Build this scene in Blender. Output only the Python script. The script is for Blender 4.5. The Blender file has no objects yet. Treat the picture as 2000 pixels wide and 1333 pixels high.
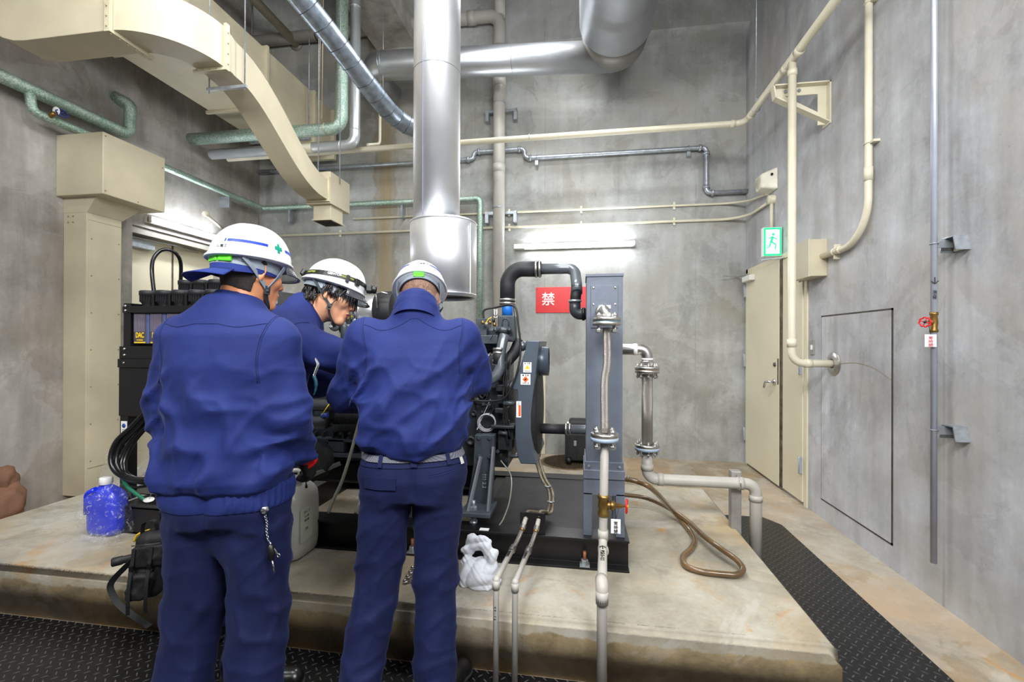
import bpy, bmesh, math, random
import numpy as np
from mathutils import Vector, Matrix, noise as mnoise
random.seed(7)
SC = bpy.context.scene
COL = SC.collection
PI = math.pi
# ---------------------------------------------------------------- camera
CAM_H = 1.4
F_PX = 873.0                      # focal length for a 2000 px wide frame
YAW, PITCH, ROLL = .15276, .002446, -.003645
def ray(px, py):
    u = [(px-1000)/F_PX, 1.0, -(py-666.5)/F_PX]
    c, s = math.cos(ROLL), math.sin(ROLL); u = [c*u[0]+s*u[2], u[1], -s*u[0]+c*u[2]]
    c, s = math.cos(PITCH), math.sin(PITCH); u = [u[0], c*u[1]-s*u[2], s*u[1]+c*u[2]]
    c, s = math.cos(YAW), math.sin(YAW)
    return Vector((c*u[0]-s*u[1], s*u[0]+c*u[1], u[2]))
EYE = Vector((0, 0, CAM_H))
def on_x(px, py, X): u = ray(px, py); return EYE+u*(X/u.x)
def on_y(px, py, Y): u = ray(px, py); return EYE+u*(Y/u.y)
def on_z(px, py, Z): u = ray(px, py); return EYE+u*((Z-CAM_H)/u.z)
def at(px, py, d): return EYE+ray(px, py)*d
cd = bpy.data.cameras.new('camera'); cam = bpy.data.objects.new('camera', cd); COL.objects.link(cam)
fw = ray(1000, 666.5).normalized(); rt = (ray(1100, 666.5)-ray(1000, 666.5)).normalized(); up = rt.cross(fw).normalized()
M = Matrix((rt, up, -fw)).transposed().to_4x4(); M.translation = EYE
cam.matrix_world = M
cd.sensor_width = 36; cd.lens = F_PX/2000*36; cd.clip_start = .05; cd.clip_end = 60
SC.camera = cam
SC.view_settings.view_transform = 'Standard'; SC.view_settings.look = 'None'
SC.view_settings.gamma = 1; SC.view_settings.use_curve_mapping = False
SC.view_settings.exposure = 0.14
# ---------------------------------------------------------------- world + lights
w = bpy.data.worlds.new('world'); SC.world = w; w.use_nodes = True
w.node_tree.nodes['Background'].inputs[0].default_value = (.86, .93, 1, 1)
w.node_tree.nodes['Background'].inputs[1].default_value = .18
def area(name, loc, target, sx, sy, power, col=(1, 1, 1)):
    l = bpy.data.lights.new(name, 'AREA'); l.shape = 'RECTANGLE'; l.size = sx; l.size_y = sy; l.energy = power; l.color = col
    o = bpy.data.objects.new(name, l); COL.objects.link(o); o.location = loc
    o.rotation_euler = (Vector(target)-Vector(loc)).to_track_quat('-Z', 'Y').to_euler()
    o['kind'] = 'structure'
    return o
area('unseen_lamp', (-1.0, -1.3, 3.9), (-.9, 3.0, 1.5), 1.8, .9, 165, (1, 1, 1))
area('unseen_lamp', (1.2, -.4, 3.5), (.2, 4.0, 1.3), 1.2, .6, 85, (.96, .98, 1))
area('unseen_overhead_lamp', (-.5, 1.35, 4.9), (-.5, 1.55, 0), 2.4, .4, 150, (1, 1, .99))  # downlight added to brighten shoulders and plinth; no fixture in view
area('unseen_overhead_lamp', (-.4, 4.1, 5.0), (-.2, 3.9, 0), 1.2, .3, 70, (.97, .99, 1))
area('unseen_lamp', (1.75, -.7, 2.9), (-.9, 2.0, 1.45), 1.2, .25, 45, (1, .99, .97))  # added to brighten the middle worker's face; no fixture seen there
# ---------------------------------------------------------------- materials
def lin(c):
    return tuple(((x/255)/12.92 if x/255 <= .04045 else ((x/255+.055)/1.055)**2.4) for x in c)+(1,)
MATS = {}
class NT:
    def __init__(s, name):
        s.m = bpy.data.materials.new(name); s.m.use_nodes = True; s.t = s.m.node_tree
        s.b = s.t.nodes['Principled BSDF']
    def n(s, ty, **k):
        n = s.t.nodes.new('ShaderNode'+ty)
        for a, v in k.items():
            if a.startswith('i_'):
                key = a[2:]; key = int(key) if key.isdigit() else key.replace('_', ' ')
                n.inputs[key].default_value = v
            else: setattr(n, a, v)
        return n
    def l(s, a, b): s.t.links.new(a, b)
    def math(s, op, a, b=None, c=None, clamp=False):
        n = s.n('Math', operation=op, use_clamp=clamp)
        for i, v in enumerate((a, b, c)):
            if v is None: continue
            if isinstance(v, (int, float)): n.inputs[i].default_value = v
            else: s.l(v, n.inputs[i])
        return n.outputs[0]
    def mix(s, f, a, b, mode='MIX'):
        n = s.n('Mix', data_type='RGBA', blend_type=mode)
        for i, v in ((0, f), (6, a), (7, b)):
            if isinstance(v, (int, float)): n.inputs[i].default_value = v
            elif isinstance(v, tuple): n.inputs[i].default_value = v
            else: s.l(v, n.inputs[i])
        return n.outputs[2]
    def ramp(s, fac, *st):
        n = s.n('ValToRGB'); r = n.color_ramp
        while len(r.elements) < len(st): r.elements.new(.5)
        for e, (p, c) in zip(r.elements, st):
            e.position = p; e.color = c if isinstance(c, tuple) else (c, c, c, 1)
        s.l(fac, n.inputs[0]); return n.outputs[0]
    def pos(s, scale=(1, 1, 1)):
        g = s.n('NewGeometry'); m = s.n('Vector' + 'Math', operation='MULTIPLY'); m.inputs[1].default_value = scale
        s.l(g.outputs['Position'], m.inputs[0]); return m.outputs[0]
    def noise(s, vec, scale, detail=4, rough=.55, dist=0):
        n = s.n('TexNoise'); n.inputs['Scale'].default_value = scale; n.inputs['Detail'].default_value = detail
        n.inputs['Roughness'].default_value = rough; n.inputs['Distortion'].default_value = dist
        s.l(vec, n.inputs['Vector']); return n.outputs[0]
    def bump(s, h, strength=.3, dist=.01, nrm=None):
        n = s.n('Bump'); n.inputs['Strength'].default_value = strength; n.inputs['Distance'].default_value = dist
        s.l(h, n.inputs['Height'])
        if nrm is not None: s.l(nrm, n.inputs['Normal'])
        return n.outputs[0]
def P(name, col, rough=.5, metal=0, var=.06, vs=9, bmp=0, bs=60, spec=None, coat=0, obj=False, emit=None, es=1, trans=0, alpha=1, ior=None):
    """simple procedural paint/metal/plastic: base colour broken by soft noise, optional bump"""
    if name in MATS: return MATS[name]
    t = NT(name); c = lin(col)
    tc = t.n('TexCoord').outputs['Object'] if obj else t.pos()
    nz = t.noise(tc, vs, 4)
    dark = tuple(x*(1-var*2.2) for x in c[:3])+(1,); lite = tuple(min(1, x*(1+var*1.6)) for x in c[:3])+(1,)
    t.l(t.ramp(nz, (.3, dark), (.7, lite)), t.b.inputs['Base Color'])
    t.b.inputs['Roughness'].default_value = rough; t.b.inputs['Metallic'].default_value = metal
    if spec is not None: t.b.inputs['Specular IOR Level'].default_value = spec
    if coat: t.b.inputs['Coat Weight'].default_value = coat; t.b.inputs['Coat Roughness'].default_value = .15
    if ior: t.b.inputs['IOR'].default_value = ior
    if trans: t.b.inputs['Transmission Weight'].default_value = trans
    if alpha < 1: t.b.inputs['Alpha'].default_value = alpha
    if emit: t.b.inputs['Emission Color'].default_value = lin(emit); t.b.inputs['Emission Strength'].default_value = es
    if bmp: t.l(t.bump(t.noise(tc, bs, 3), bmp, .004), t.b.inputs['Normal'])
    MATS[name] = t.m; return t.m
def concrete(name, dark, mid, light, streak=.5, warm=None, stainx=None, seams=None, rust=.0, top=False, coat=None, drip=None):
    t = NT(name); p = t.pos()
    a = t.noise(p, .75, 6, .62, .4); b = t.noise(p, 3.2, 7, .65, .3)
    c = t.noise(t.pos((3.5, 3.5, .35)) if not top else t.pos((1, 1, 1)), 2.2, 5, .6)
    d = t.noise(p, 42, 3, .6)
    s = t.math('ADD', t.math('MULTIPLY', a, .42), t.math('MULTIPLY', b, .30))
    s = t.math('ADD', s, t.math('MULTIPLY', c, .28*streak*2))
    s = t.math('ADD', s, t.math('MULTIPLY', d, .07))
    lo = .42*.5+.30*.5+.28*streak+.035
    col = t.ramp(t.math('ADD', s, .5-lo), (.36, lin(dark)), (.5, lin(mid)), (.62, lin(light)))
    if warm:
        wz = t.ramp(t.noise(p, 1.1, 6, .68, .6), (.46, 0.0), (.68, 1.0))
        col = t.mix(t.math('MULTIPLY', wz, .8), col, lin(warm), 'MIX')
    if rust:
        rz = t.ramp(t.noise(p, 3.1, 6, .7, .8), (.60, 0.0), (.72, 1.0))
        col = t.mix(t.math('MULTIPLY', rz, rust), col, lin((176, 128, 66)))
        rz = t.ramp(t.noise(t.pos((1, 1.3, 1)), 2.3, 7, .72, 1.2), (.56, 0.0), (.66, 1.0))
        col = t.mix(t.math('MULTIPLY', rz, .55), col, lin((128, 118, 100)))
    if coat:
        g = t.n('NewGeometry'); sp = t.n('SeparateXYZ'); t.l(g.outputs['Position'], sp.inputs[0])
        e = t.math('ADD', sp.outputs[2], t.math('MULTIPLY', t.math('SUBTRACT', t.noise(t.pos((1, 1, .4)), 4.5, 6, .7), .5), .09))
        mk = t.ramp(e, (coat-.004, 0.0), (coat+.004, 1.0)); nb = t.ramp(t.noise(p, 5, 6, .7, .5), (.35, lin((118, 102, 76))), (.55, lin((152, 135, 104))), (.68, lin((168, 140, 92))))
        col = t.mix(mk, nb, col)
    pz = t.ramp(t.noise(p, .85, 9, .62, .8), (.505, 0.0), (.52, 1.0)); col = t.mix(t.math('MULTIPLY', pz, .10), col, lin((225, 226, 228)))
    pz = t.ramp(t.noise(t.pos((1, 1, .7)), 1.3, 9, .66, 1.0), (.56, 0.0), (.575, 1.0)); col = t.mix(t.math('MULTIPLY', pz, .14), col, lin((92, 92, 90)))
    if drip:
        g = t.n('NewGeometry'); sp = t.n('SeparateXYZ'); t.l(g.outputs['Position'], sp.inputs[0])
        dx = t.math('ABSOLUTE', t.math('ADD', t.math('SUBTRACT', sp.outputs[1], drip), t.math('MULTIPLY', t.math('SUBTRACT', t.noise(t.pos((1, 1, .5)), 6, 4), .5), .05)))
        col = t.mix(t.math('MULTIPLY', t.math('MULTIPLY', t.ramp(dx, (.02, 1.0), (.06, 0.0)), .6), t.ramp(t.math('DIVIDE', sp.outputs[2], 5), (.40, 0.0), (.50, 1.0))), col, lin((196, 178, 142)))
    # pores
    v = t.n('TexVoronoi'); v.inputs['Scale'].default_value = 26; t.l(p, v.inputs['Vector'])
    pore = t.ramp(v.outputs['Distance'], (.04, 1.0), (.075, 0.0))
    gate = t.ramp(t.noise(p, 6, 2), (.56, 0.0), (.62, 1.0))
    pm = t.math('MULTIPLY', pore, gate)
    col = t.mix(t.math('MULTIPLY', pm, .5), col, lin((70, 68, 64)))
    if stainx:
        g = t.n('NewGeometry'); sp = t.n('SeparateXYZ'); t.l(g.outputs['Position'], sp.inputs[0])
        wob = t.math('MULTIPLY', t.math('SUBTRACT', t.noise(t.pos((1, 1, .6)), 5, 5, .65), .5), .28)
        dx = t.math('ABSOLUTE', t.math('ADD', t.math('SUBTRACT', sp.outputs[0], stainx), wob))
        m = t.ramp(dx, (.07, 1.0), (.17, 0.0))
        edge = t.ramp(dx, (.10, 0.0), (.14, 1.0), (.17, 0.0))
        st = t.noise(t.pos((14, 1, .5)), 2.5, 4)
        mm = t.math('MULTIPLY', m, t.math('ADD', .25, t.math('MULTIPLY', st, .9)), clamp=True)
        col = t.mix(mm, col, lin((146, 128, 92)))
        col = t.mix(t.math('MULTIPLY', edge, .35), col, lin((120, 104, 78)))
    if seams:
        g = t.n('NewGeometry'); sp = t.n('SeparateXYZ'); t.l(g.outputs['Position'], sp.inputs[0])
        ax, per = seams
        fr = t.math('ABSOLUTE', t.math('SUBTRACT', t.math('FRACT', t.math('DIVIDE', sp.outputs[ax], per)), .5))
        sm = t.ramp(fr, (.0, 1.0), (.007, 0.0))
        sm = t.math('MULTIPLY', sm, t.ramp(t.noise(p, 1.7, 3), (.4, 0.0), (.6, 1.0)))
        col = t.mix(t.math('MULTIPLY', sm, .35), col, lin((92, 90, 86)))
    t.l(col, t.b.inputs['Base Color'])
    t.b.inputs['Roughness'].default_value = .78; t.b.inputs['Specular IOR Level'].default_value = .35
    h = t.math('ADD', t.math('MULTIPLY', b, .5), t.math('MULTIPLY', d, .25))
    h = t.math('SUBTRACT', h, t.math('MULTIPLY', pm, .5))
    t.l(t.bump(h, .35, .012), t.b.inputs['Normal'])
    MATS[name] = t.m; return t.m
# ---------------------------------------------------------------- mesh builder
def frames(pts):
    pts = [Vector(p) for p in pts]; n = len(pts); T = []
    for i in range(n):
        a = pts[max(0, i-1)]; b = pts[min(n-1, i+1)]; T.append((b-a).normalized())
    u = T[0].orthogonal().normalized(); out = []
    for i in range(n):
        if i:
            ax = T[i-1].cross(T[i])
            if ax.length > 1e-7: u = Matrix.Rotation(T[i-1].angle(T[i]), 3, ax.normalized()) @ u
        u = (u-T[i]*u.dot(T[i])).normalized(); out.append((u, T[i].cross(u)))
    return pts, out
def fillet(pts, R, n=7):
    pts = [Vector(p) for p in pts]; out = [pts[0]]
    for i in range(1, len(pts)-1):
        a, b, c = pts[i-1], pts[i], pts[i+1]
        d0 = (a-b); d1 = (c-b); L = min(d0.length, d1.length)*.499; d0.normalize(); d1.normalize()
        ang = d0.angle(d1)
        if ang > PI-.02: out.append(b); continue
        r = R[i-1] if isinstance(R, (list, tuple)) else R
        t = min(r/math.tan(ang/2), L)
        p0 = b+d0*t; p1 = b+d1*t; rr = t*math.tan(ang/2)
        bis = (d0+d1).normalized(); ctr = b+bis*math.sqrt(t*t+rr*rr)
        v0 = p0-ctr; v1 = p1-ctr; A = v0.angle(v1); ax = v0.cross(v1).normalized()
        for k in range(n+1): out.append(ctr+Matrix.Rotation(A*k/n, 3, ax) @ v0)
    out.append(pts[-1]); return out
def spline(pts, n=8):
    pts = [Vector(p) for p in pts]; P_ = [pts[0]*2-pts[1]]+pts+[pts[-1]*2-pts[-2]]; out = []
    for i in range(1, len(P_)-2):
        a, b, c, d = P_[i-1:i+3]
        for k in range(n):
            t = k/n; out.append(.5*((2*b)+(c-a)*t+(2*a-5*b+4*c-d)*t*t+(3*b-a-3*c+d)*t**3))
    out.append(pts[-1]); return out
class MB:
    def __init__(s): s.v = []; s.f = []; s.sm = []; s.mi = []; s.cuts = []
    def add(s, vs, fs, smooth=False, mi=0, M=None):
        o = len(s.v); s.cuts.append((len(s.v), len(s.f)))
        s.v += [tuple(M @ Vector(v)) if M is not None else tuple(v) for v in vs]
        s.f += [tuple(i+o for i in f) for f in fs]; s.sm += [smooth]*len(fs); s.mi += [mi]*len(fs); return s
    def box(s, x0, y0, z0, x1, y1, z1, mi=0, M=None):
        x0, x1 = sorted((x0, x1)); y0, y1 = sorted((y0, y1)); z0, z1 = sorted((z0, z1))
        vs = [(x, y, z) for z in (z0, z1) for y in (y0, y1) for x in (x0, x1)]
        return s.add(vs, [(0, 2, 3, 1), (4, 5, 7, 6), (0, 1, 5, 4), (2, 6, 7, 3), (0, 4, 6, 2), (1, 3, 7, 5)], False, mi, M)
    def bar(s, a, b, wx, wy, upv=(0, 0, 1), mi=0):
        a, b = Vector(a), Vector(b); T = (b-a).normalized(); U = Vector(upv)
        if abs(T.dot(U)) > .98: U = Vector((0, 1, 0))
        S = T.cross(U).normalized(); U = S.cross(T).normalized(); vs = []
        for p in (a, b):
            for i, j in ((-1, -1), (1, -1), (1, 1), (-1, 1)): vs.append(p+S*(wx/2*i)+U*(wy/2*j))
        return s.add(vs, [(3, 2, 1, 0), (4, 5, 6, 7), (0, 1, 5, 4), (1, 2, 6, 5), (2, 3, 7, 6), (3, 0, 4, 7)], False, mi)
    def tube(s, pts, r, seg=14, caps=True, mi=0, closed=False, flat=1.0):
        pts, fr = frames(pts); n = len(pts); vs = []
        for i, (p, (u, v)) in enumerate(zip(pts, fr)):
            rr = r[i] if isinstance(r, (list, tuple)) else r
            for k in range(seg):
                a = 2*PI*k/seg; vs.append(p+u*(math.cos(a)*rr)+v*(math.sin(a)*rr*flat))
        fs = [(i*seg+k, i*seg+(k+1) % seg, (i+1)*seg+(k+1) % seg, (i+1)*seg+k) for i in range(n-1) for k in range(seg)]
        s.add(vs, fs, True, mi)
        if caps:
            o = len(s.v)-len(vs)
            s.f += [tuple(o+k for k in reversed(range(seg))), tuple(o+(n-1)*seg+k for k in range(seg))]; s.sm += [False]*2; s.mi += [mi]*2
        return s
    def cyl(s, a, b, r, r1=None, seg=24, mi=0, caps=True):
        return s.tube([a, b], [r, r if r1 is None else r1], seg, caps, mi)
    def lathe(s, o, d, prof, seg=32, mi=0, smooth=True, up=None, sx=1, sy=1):
        o = Vector(o); d = Vector(d).normalized(); u = Vector(up) if up else d.orthogonal(); u = (u-d*u.dot(d)).normalized(); v = d.cross(u)
        vs = [o+d*t+(u*(math.cos(2*PI*k/seg)*sx)+v*(math.sin(2*PI*k/seg)*sy))*max(r, 1e-5) for r, t in prof for k in range(seg)]
        n = len(prof)
        fs = [(i*seg+k, i*seg+(k+1) % seg, (i+1)*seg+(k+1) % seg, (i+1)*seg+k) for i in range(n-1) for k in range(seg)]
        s.add(vs, fs, smooth, mi)
        return s
    def prism(s, poly, ax, a0, a1, mi=0, smooth=False):
        """poly: 2D points in the plane normal to axis ax (0:x->(y,z), 1:y->(x,z), 2:z->(x,y))"""
        def mk(q, a): return [(a, q[0], q[1]), (q[0], a, q[1]), (q[0], q[1], a)][ax]
        n = len(poly); vs = [mk(q, a0) for q in poly]+[mk(q, a1) for q in poly]
        fs = [tuple(range(n))[::-1], tuple(range(n, 2*n))]+[(i, (i+1) % n, n+(i+1) % n, n+i) for i in range(n)]
        return s.add(vs, fs, smooth, mi)
    def loft(s, secs, caps=True, smooth=True, mi=0, closed=True):
        n = len(secs[0]); vs = [p for q in secs for p in q]; m = n if closed else n-1
        fs = [(i*n+k, i*n+(k+1) % n, (i+1)*n+(k+1) % n, (i+1)*n+k) for i in range(len(secs)-1) for k in range(m)]
        if caps and closed: fs += [tuple(range(n))[::-1], tuple((len(secs)-1)*n+k for k in range(n))]
        return s.add(vs, fs, smooth, mi)
    def torus(s, c, d, R, r, seg=28, sr=8, mi=0):
        c = Vector(c); d = Vector(d).normalized(); u = d.orthogonal().normalized(); v = d.cross(u); vs = []
        for i in range(seg):
            a = 2*PI*i/seg; e = u*math.cos(a)+v*math.sin(a)
            for k in range(sr): b = 2*PI*k/sr; vs.append(c+e*(R+r*math.cos(b))+d*(r*math.sin(b)))
        fs = [(i*sr+k, ((i+1) % seg)*sr+k, ((i+1) % seg)*sr+(k+1) % sr, i*sr+(k+1) % sr) for i in range(seg) for k in range(sr)]
        return s.add(vs, fs, True, mi)
    def ball(s, c, r, seg=16, sx=1, sy=1, sz=1, mi=0):
        n = seg//2; prof = [(math.sin(PI*i/n), -math.cos(PI*i/n)) for i in range(n+1)]
        vs = [(c[0]+max(a, 1e-4)*math.cos(2*PI*k/seg)*r*sx, c[1]+max(a, 1e-4)*math.sin(2*PI*k/seg)*r*sy, c[2]+b*r*sz) for a, b in prof for k in range(seg)]
        fs = [(i*seg+k, i*seg+(k+1) % seg, (i+1)*seg+(k+1) % seg, (i+1)*seg+k) for i in range(n) for k in range(seg)]
        return s.add(vs, fs, True, mi)
    def hexnut(s, c, d, r, h, mi=0):
        return s.lathe(c, d, [(0, 0), (r*.92, 0), (r, h*.12), (r, h*.88), (r*.92, h), (0, h)], 6, mi, False)
    def build(s, name, mat, parent=None, bevel=0, seg=2, subd=0):
        me = bpy.data.meshes.new(name); me.from_pydata(s.v, [], s.f)
        me.polygons.foreach_set('use_smooth', s.sm); me.polygons.foreach_set('material_index', s.mi)
        for m in (mat if isinstance(mat, (list, tuple)) else [mat]): me.materials.append(m)
        bm = bmesh.new(); bm.from_mesh(me); bmesh.ops.recalc_face_normals(bm, faces=bm.faces); bm.to_mesh(me); bm.free()
        me.update()
        o = bpy.data.objects.new(name, me); COL.objects.link(o)
        if parent is not None:
            o.parent = parent
            if parent.parent is None or True: o.matrix_parent_inverse = world(parent).inverted()
        if bevel:
            b = o.modifiers.new('bevel', 'BEVEL'); b.width = bevel; b.segments = seg; b.limit_method = 'ANGLE'; b.angle_limit = .6; b.harden_normals = False
        if subd: q = o.modifiers.new('sub', 'SUBSURF'); q.levels = subd; q.render_levels = subd
        return o
def build_each(mb, name, mat, parent, **k):
    # every piece added to the builder becomes an object of its own
    out = []
    for (v0, f0), (v1, f1) in zip(mb.cuts, mb.cuts[1:]+[(len(mb.v), len(mb.f))]):
        q = MB(); q.v = mb.v[v0:v1]; q.f = [tuple(i-v0 for i in f) for f in mb.f[f0:f1]]; q.sm = mb.sm[f0:f1]; q.mi = mb.mi[f0:f1]
        if q.v: out.append(q.build(name, mat, parent, **k))
    return out
def world(o):
    m = o.matrix_basis.copy()
    if o.parent is not None: m = world(o.parent) @ o.matrix_parent_inverse @ m
    return m
def tag(o, label, cat, group=None, kind=None):
    o['label'] = label; o['category'] = cat
    if group: o['group'] = group
    if kind: o['kind'] = kind
    return o
def thing(name, loc, label, cat, group=None, rz=0):
    o = bpy.data.objects.new(name, None); COL.objects.link(o); o.location = loc; o.rotation_euler.z = rz; o.empty_display_size = .1
    return tag(o, label, cat, group)
def struct(name, mb, mat, **k):
    o = mb.build(name, mat, **k); o['kind'] = 'structure'; return o
def copy_tree(o, parent=None):
    c = o.copy(); COL.objects.link(c); c.parent = parent
    for k in o.children: copy_tree(k, c)
    return c
def text(name, body, loc, rot, size, mat, parent=None, align='CENTER', depth=.0006, squash=1, spacing=1, bold=.004):
    cu = bpy.data.curves.new(name, 'FONT'); cu.body = body; cu.size = size; cu.extrude = depth; cu.align_x = align; cu.align_y = 'CENTER'
    cu.space_line = spacing; cu.offset = size*bold; cu.resolution_u = 3
    tmp = bpy.data.objects.new(name, cu); COL.objects.link(tmp)
    dg = bpy.context.evaluated_depsgraph_get(); me = bpy.data.meshes.new_from_object(tmp.evaluated_get(dg)); bpy.data.objects.remove(tmp); me.name = name
    me.materials.clear(); me.materials.append(mat)
    o = bpy.data.objects.new(name, me); COL.objects.link(o)
    if isinstance(rot, Matrix): m = rot.to_4x4(); m.translation = Vector(loc)
    else: m = Matrix.Translation(Vector(loc)) @ rot_xyz(*rot)
    me.transform(m @ Matrix.Diagonal((squash, 1, 1, 1)))
    if parent is not None: o.parent = parent; o.matrix_parent_inverse = world(parent).inverted()
    return o
def rot_xyz(x, y, z): return Matrix.Rotation(z, 4, 'Z') @ Matrix.Rotation(y, 4, 'Y') @ Matrix.Rotation(x, 4, 'X')
FACE_CAM = (PI/2, 0, 0)            # text on a face turned towards -Y
FACE_LEFT = (PI/2, 0, -PI/2)       # text on a face turned towards -X
FACE_ROOM = (PI/2, 0, PI/2)        # text on a face turned towards +X
XL, XR, YB, ZC = -4.42, 1.91, 5.6, 6.3
# palette
cream = P('cream_paint', (192, 183, 158), .42, var=.06, vs=2.5, bmp=.06, bs=25)
cream_d = P('cream_door_paint', (220, 212, 186), .5, var=.03, vs=2)
white_p = P('white_paint', (232, 232, 228), .4, var=.02)
pvc = P('grey_pvc', (176, 172, 164), .45, var=.04, vs=6)
creampipe = P('cream_pipe_paint', (216, 209, 186), .38, var=.04, vs=5)
galv = P('galvanised_steel', (168, 174, 180), .38, .6, var=.12, vs=22, bmp=.1, bs=35)
steelpipe = P('silver_pipe_paint', (176, 182, 196), .33, .35, var=.05, vs=8)
stainless = P('stainless_steel', (200, 198, 194), .36, 1, var=.06, vs=30)
chrome = P('bright_steel', (212, 214, 218), .16, 1, var=.03, vs=12)
alu = P('aluminium_jacket', (232, 234, 238), .45, .9, var=.04, vs=3, bmp=.05, bs=9)
alu_d = P('dull_aluminium', (186, 189, 193), .36, .9, var=.05, vs=4)
black = P('black_paint', (16, 16, 18), .38, var=.08)
blackrub = P('black_rubber', (28, 29, 32), .6, var=.08, bmp=.1, bs=90)
darkeng = P('dark_engine_paint', (46, 50, 54), .42, .25, var=.12, vs=18, bmp=.25, bs=40)
mideng = P('grey_engine_paint', (72, 79, 85), .38, .3, var=.10, vs=14, bmp=.2, bs=30)
bluegrey = P('blue_grey_enamel', (106, 113, 126), .42, .25, var=.05, vs=10, bmp=.12, bs=120)
brass = P('brass', (148, 118, 66), .4, .9, var=.15, vs=20)
red = P('red_plastic', (214, 20, 26), .32, var=.03)
whitepl = P('white_plastic', (238, 238, 236), .35, var=.02)
inkblk = P('black_ink', (12, 12, 14), .6, var=0)
bluetape = P('blue_tape', (20, 110, 205), .45, var=.04)
yellow = P('yellow_plastic', (240, 200, 30), .4, var=.03)
# ================================================================ ROOM
c_back = concrete('concrete_back_wall', (116, 117, 112), (153, 154, 150), (180, 182, 180), .34, (152, 148, 136), stainx=on_y(752, 450, YB).x, seams=(0, .9))
c_right = concrete('concrete_right_wall', (136, 136, 136), (173, 174, 177), (200, 201, 205), .5, (164, 160, 152), seams=(1, 1.8), drip=3.34)
c_left = concrete('concrete_left_wall', (112, 108, 103), (150, 145, 139), (178, 174, 168), .5, (136, 128, 116), seams=(1, 1.8))
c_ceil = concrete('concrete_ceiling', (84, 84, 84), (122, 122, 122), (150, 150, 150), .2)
c_floor = concrete('concrete_floor', (104, 94, 78), (152, 140, 120), (184, 176, 160), .1, (170, 138, 94), rust=.9, top=True)
c_plinth = concrete('concrete_plinth', (112, 105, 90), (160, 154, 138), (188, 185, 174), .1, (170, 146, 108), rust=.8, coat=.175, top=True)
struct('floor', MB().box(XL-.3, -2.6, -.12, XR+.3, YB+.3, 0), c_floor)
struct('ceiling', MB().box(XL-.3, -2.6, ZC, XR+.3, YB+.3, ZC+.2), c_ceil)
struct('wall_back', MB().box(XL-.3, YB, 0, XR+.3, YB+.25, ZC), c_back)
struct('wall_right', MB().box(XR, -2.6, 0, XR+.25, YB, ZC), c_right)
# left wall with a door opening
D0, D1, DT = 3.80, 5.05, 2.56
struct('wall_left', MB().box(XL-.3, -2.6, 0, XL, D0, ZC).box(XL-.3, D1, 0, XL, YB, ZC).box(XL-.3, D0, DT, XL, D1, ZC), c_left)
# haunch beam along the top of the back wall and the cross beam towards the viewer
zb = 4.98
struct('trim_1', MB().prism([(YB+.0, zb), (YB-.13, zb+.12), (YB-.13, ZC), (YB, ZC)], 0, XL, XR), c_back)
bx0, bx1 = on_y(735, 100, YB-.13).x, on_y(812, 80, YB-.13).x
struct('trim_2', MB().box(bx0, -.5, 5.2, bx1, YB-.13, ZC), concrete('concrete_beam', (128, 124, 116), (176, 171, 162), (204, 200, 192), .3))
# plinth
PX0, PX1, PY0, PY1, PH = -3.71, .985, 1.87, 3.75, .24
mb = MB(); mb.prism([(PX0, 0), (PX0, PH), (PX1-.03, PH), (PX1, PH-.03), (PX1, 0)], 1, PY0, PY1)
pl = mb.build('equipment_plinth', c_plinth); 
bm = bmesh.new(); bm.from_mesh(pl.data)
es = [e for e in bm.edges if all(abs(v.co.y-PY0) < 1e-4 and v.co.z > .2 for v in e.verts)]
bmesh.ops.bevel(bm, geom=es, offset=.03, segments=3, affect='EDGES'); bm.to_mesh(pl.data); bm.free()
pl.data.polygons.foreach_set('use_smooth', [True]*len(pl.data.polygons)); wn = pl.modifiers.new('wn', 'WEIGHTED_NORMAL'); wn.keep_sharp = False; wn.weight = 90
tag(pl, 'long low concrete plinth with rust stains carrying the engine frame', 'plinth')
# ---- checker-plate rubber mats
def mat_rubber():
    t = NT('black_rubber_checker_plate'); 
    pv = t.pos((1/.034, 1/.034, 1)); sp = t.n('SeparateXYZ'); t.l(pv, sp.inputs[0])
    x, y = sp.outputs[0], sp.outputs[1]
    # rotate the pattern 45 degrees
    u = t.math('MULTIPLY', t.math('ADD', x, y), .7071); v = t.math('MULTIPLY', t.math('SUBTRACT', x, y), .7071)
    fu, fv = t.math('FLOOR', u), t.math('FLOOR', v)
    par = t.math('ABSOLUTE', t.math('MODULO', t.math('ADD', fu, fv), 2))
    a = t.math('SUBTRACT', t.math('FRACT', u), .5); b = t.math('SUBTRACT', t.math('FRACT', v), .5)
    def bar3(a, b):
        # a lozenge long in a, thin in b
        q = t.math('ADD', t.math('POWER', t.math('MULTIPLY', t.math('ABSOLUTE', a), 2.2), 2), t.math('POWER', t.math('MULTIPLY', t.math('ABSOLUTE', b), 8), 2))
        return t.math('SUBTRACT', 1, q, clamp=True)
    h1 = bar3(a, b); h2 = bar3(b, a)
    n = t.n('Mix', data_type='FLOAT'); t.l(par, n.inputs[0]); t.l(h1, n.inputs[2]); t.l(h2, n.inputs[3]); h = n.outputs[0]
    h = t.ramp(h, (.1, 0.0), (.6, 1.0))
    base = t.ramp(t.noise(t.pos(), 2.6, 6, .7), (.35, lin((11, 11, 12))), (.7, lin((25, 24, 24))))
    col = t.mix(t.math('MULTIPLY', h, .45), base, lin((104, 104, 106)))  # lozenges mixed lighter, so their pale glints are part of the colour
    t.l(col, t.b.inputs['Base Color']); t.b.inputs['Roughness'].default_value = .34
    t.l(t.bump(h, 1.0, .005), t.b.inputs['Normal']); return t.m
m_mat = mat_rubber()
m1 = MB().box(-4.3, -1.2, 0, 1.03, PY0-.012, .008).build('rubber_mat', m_mat)
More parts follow.
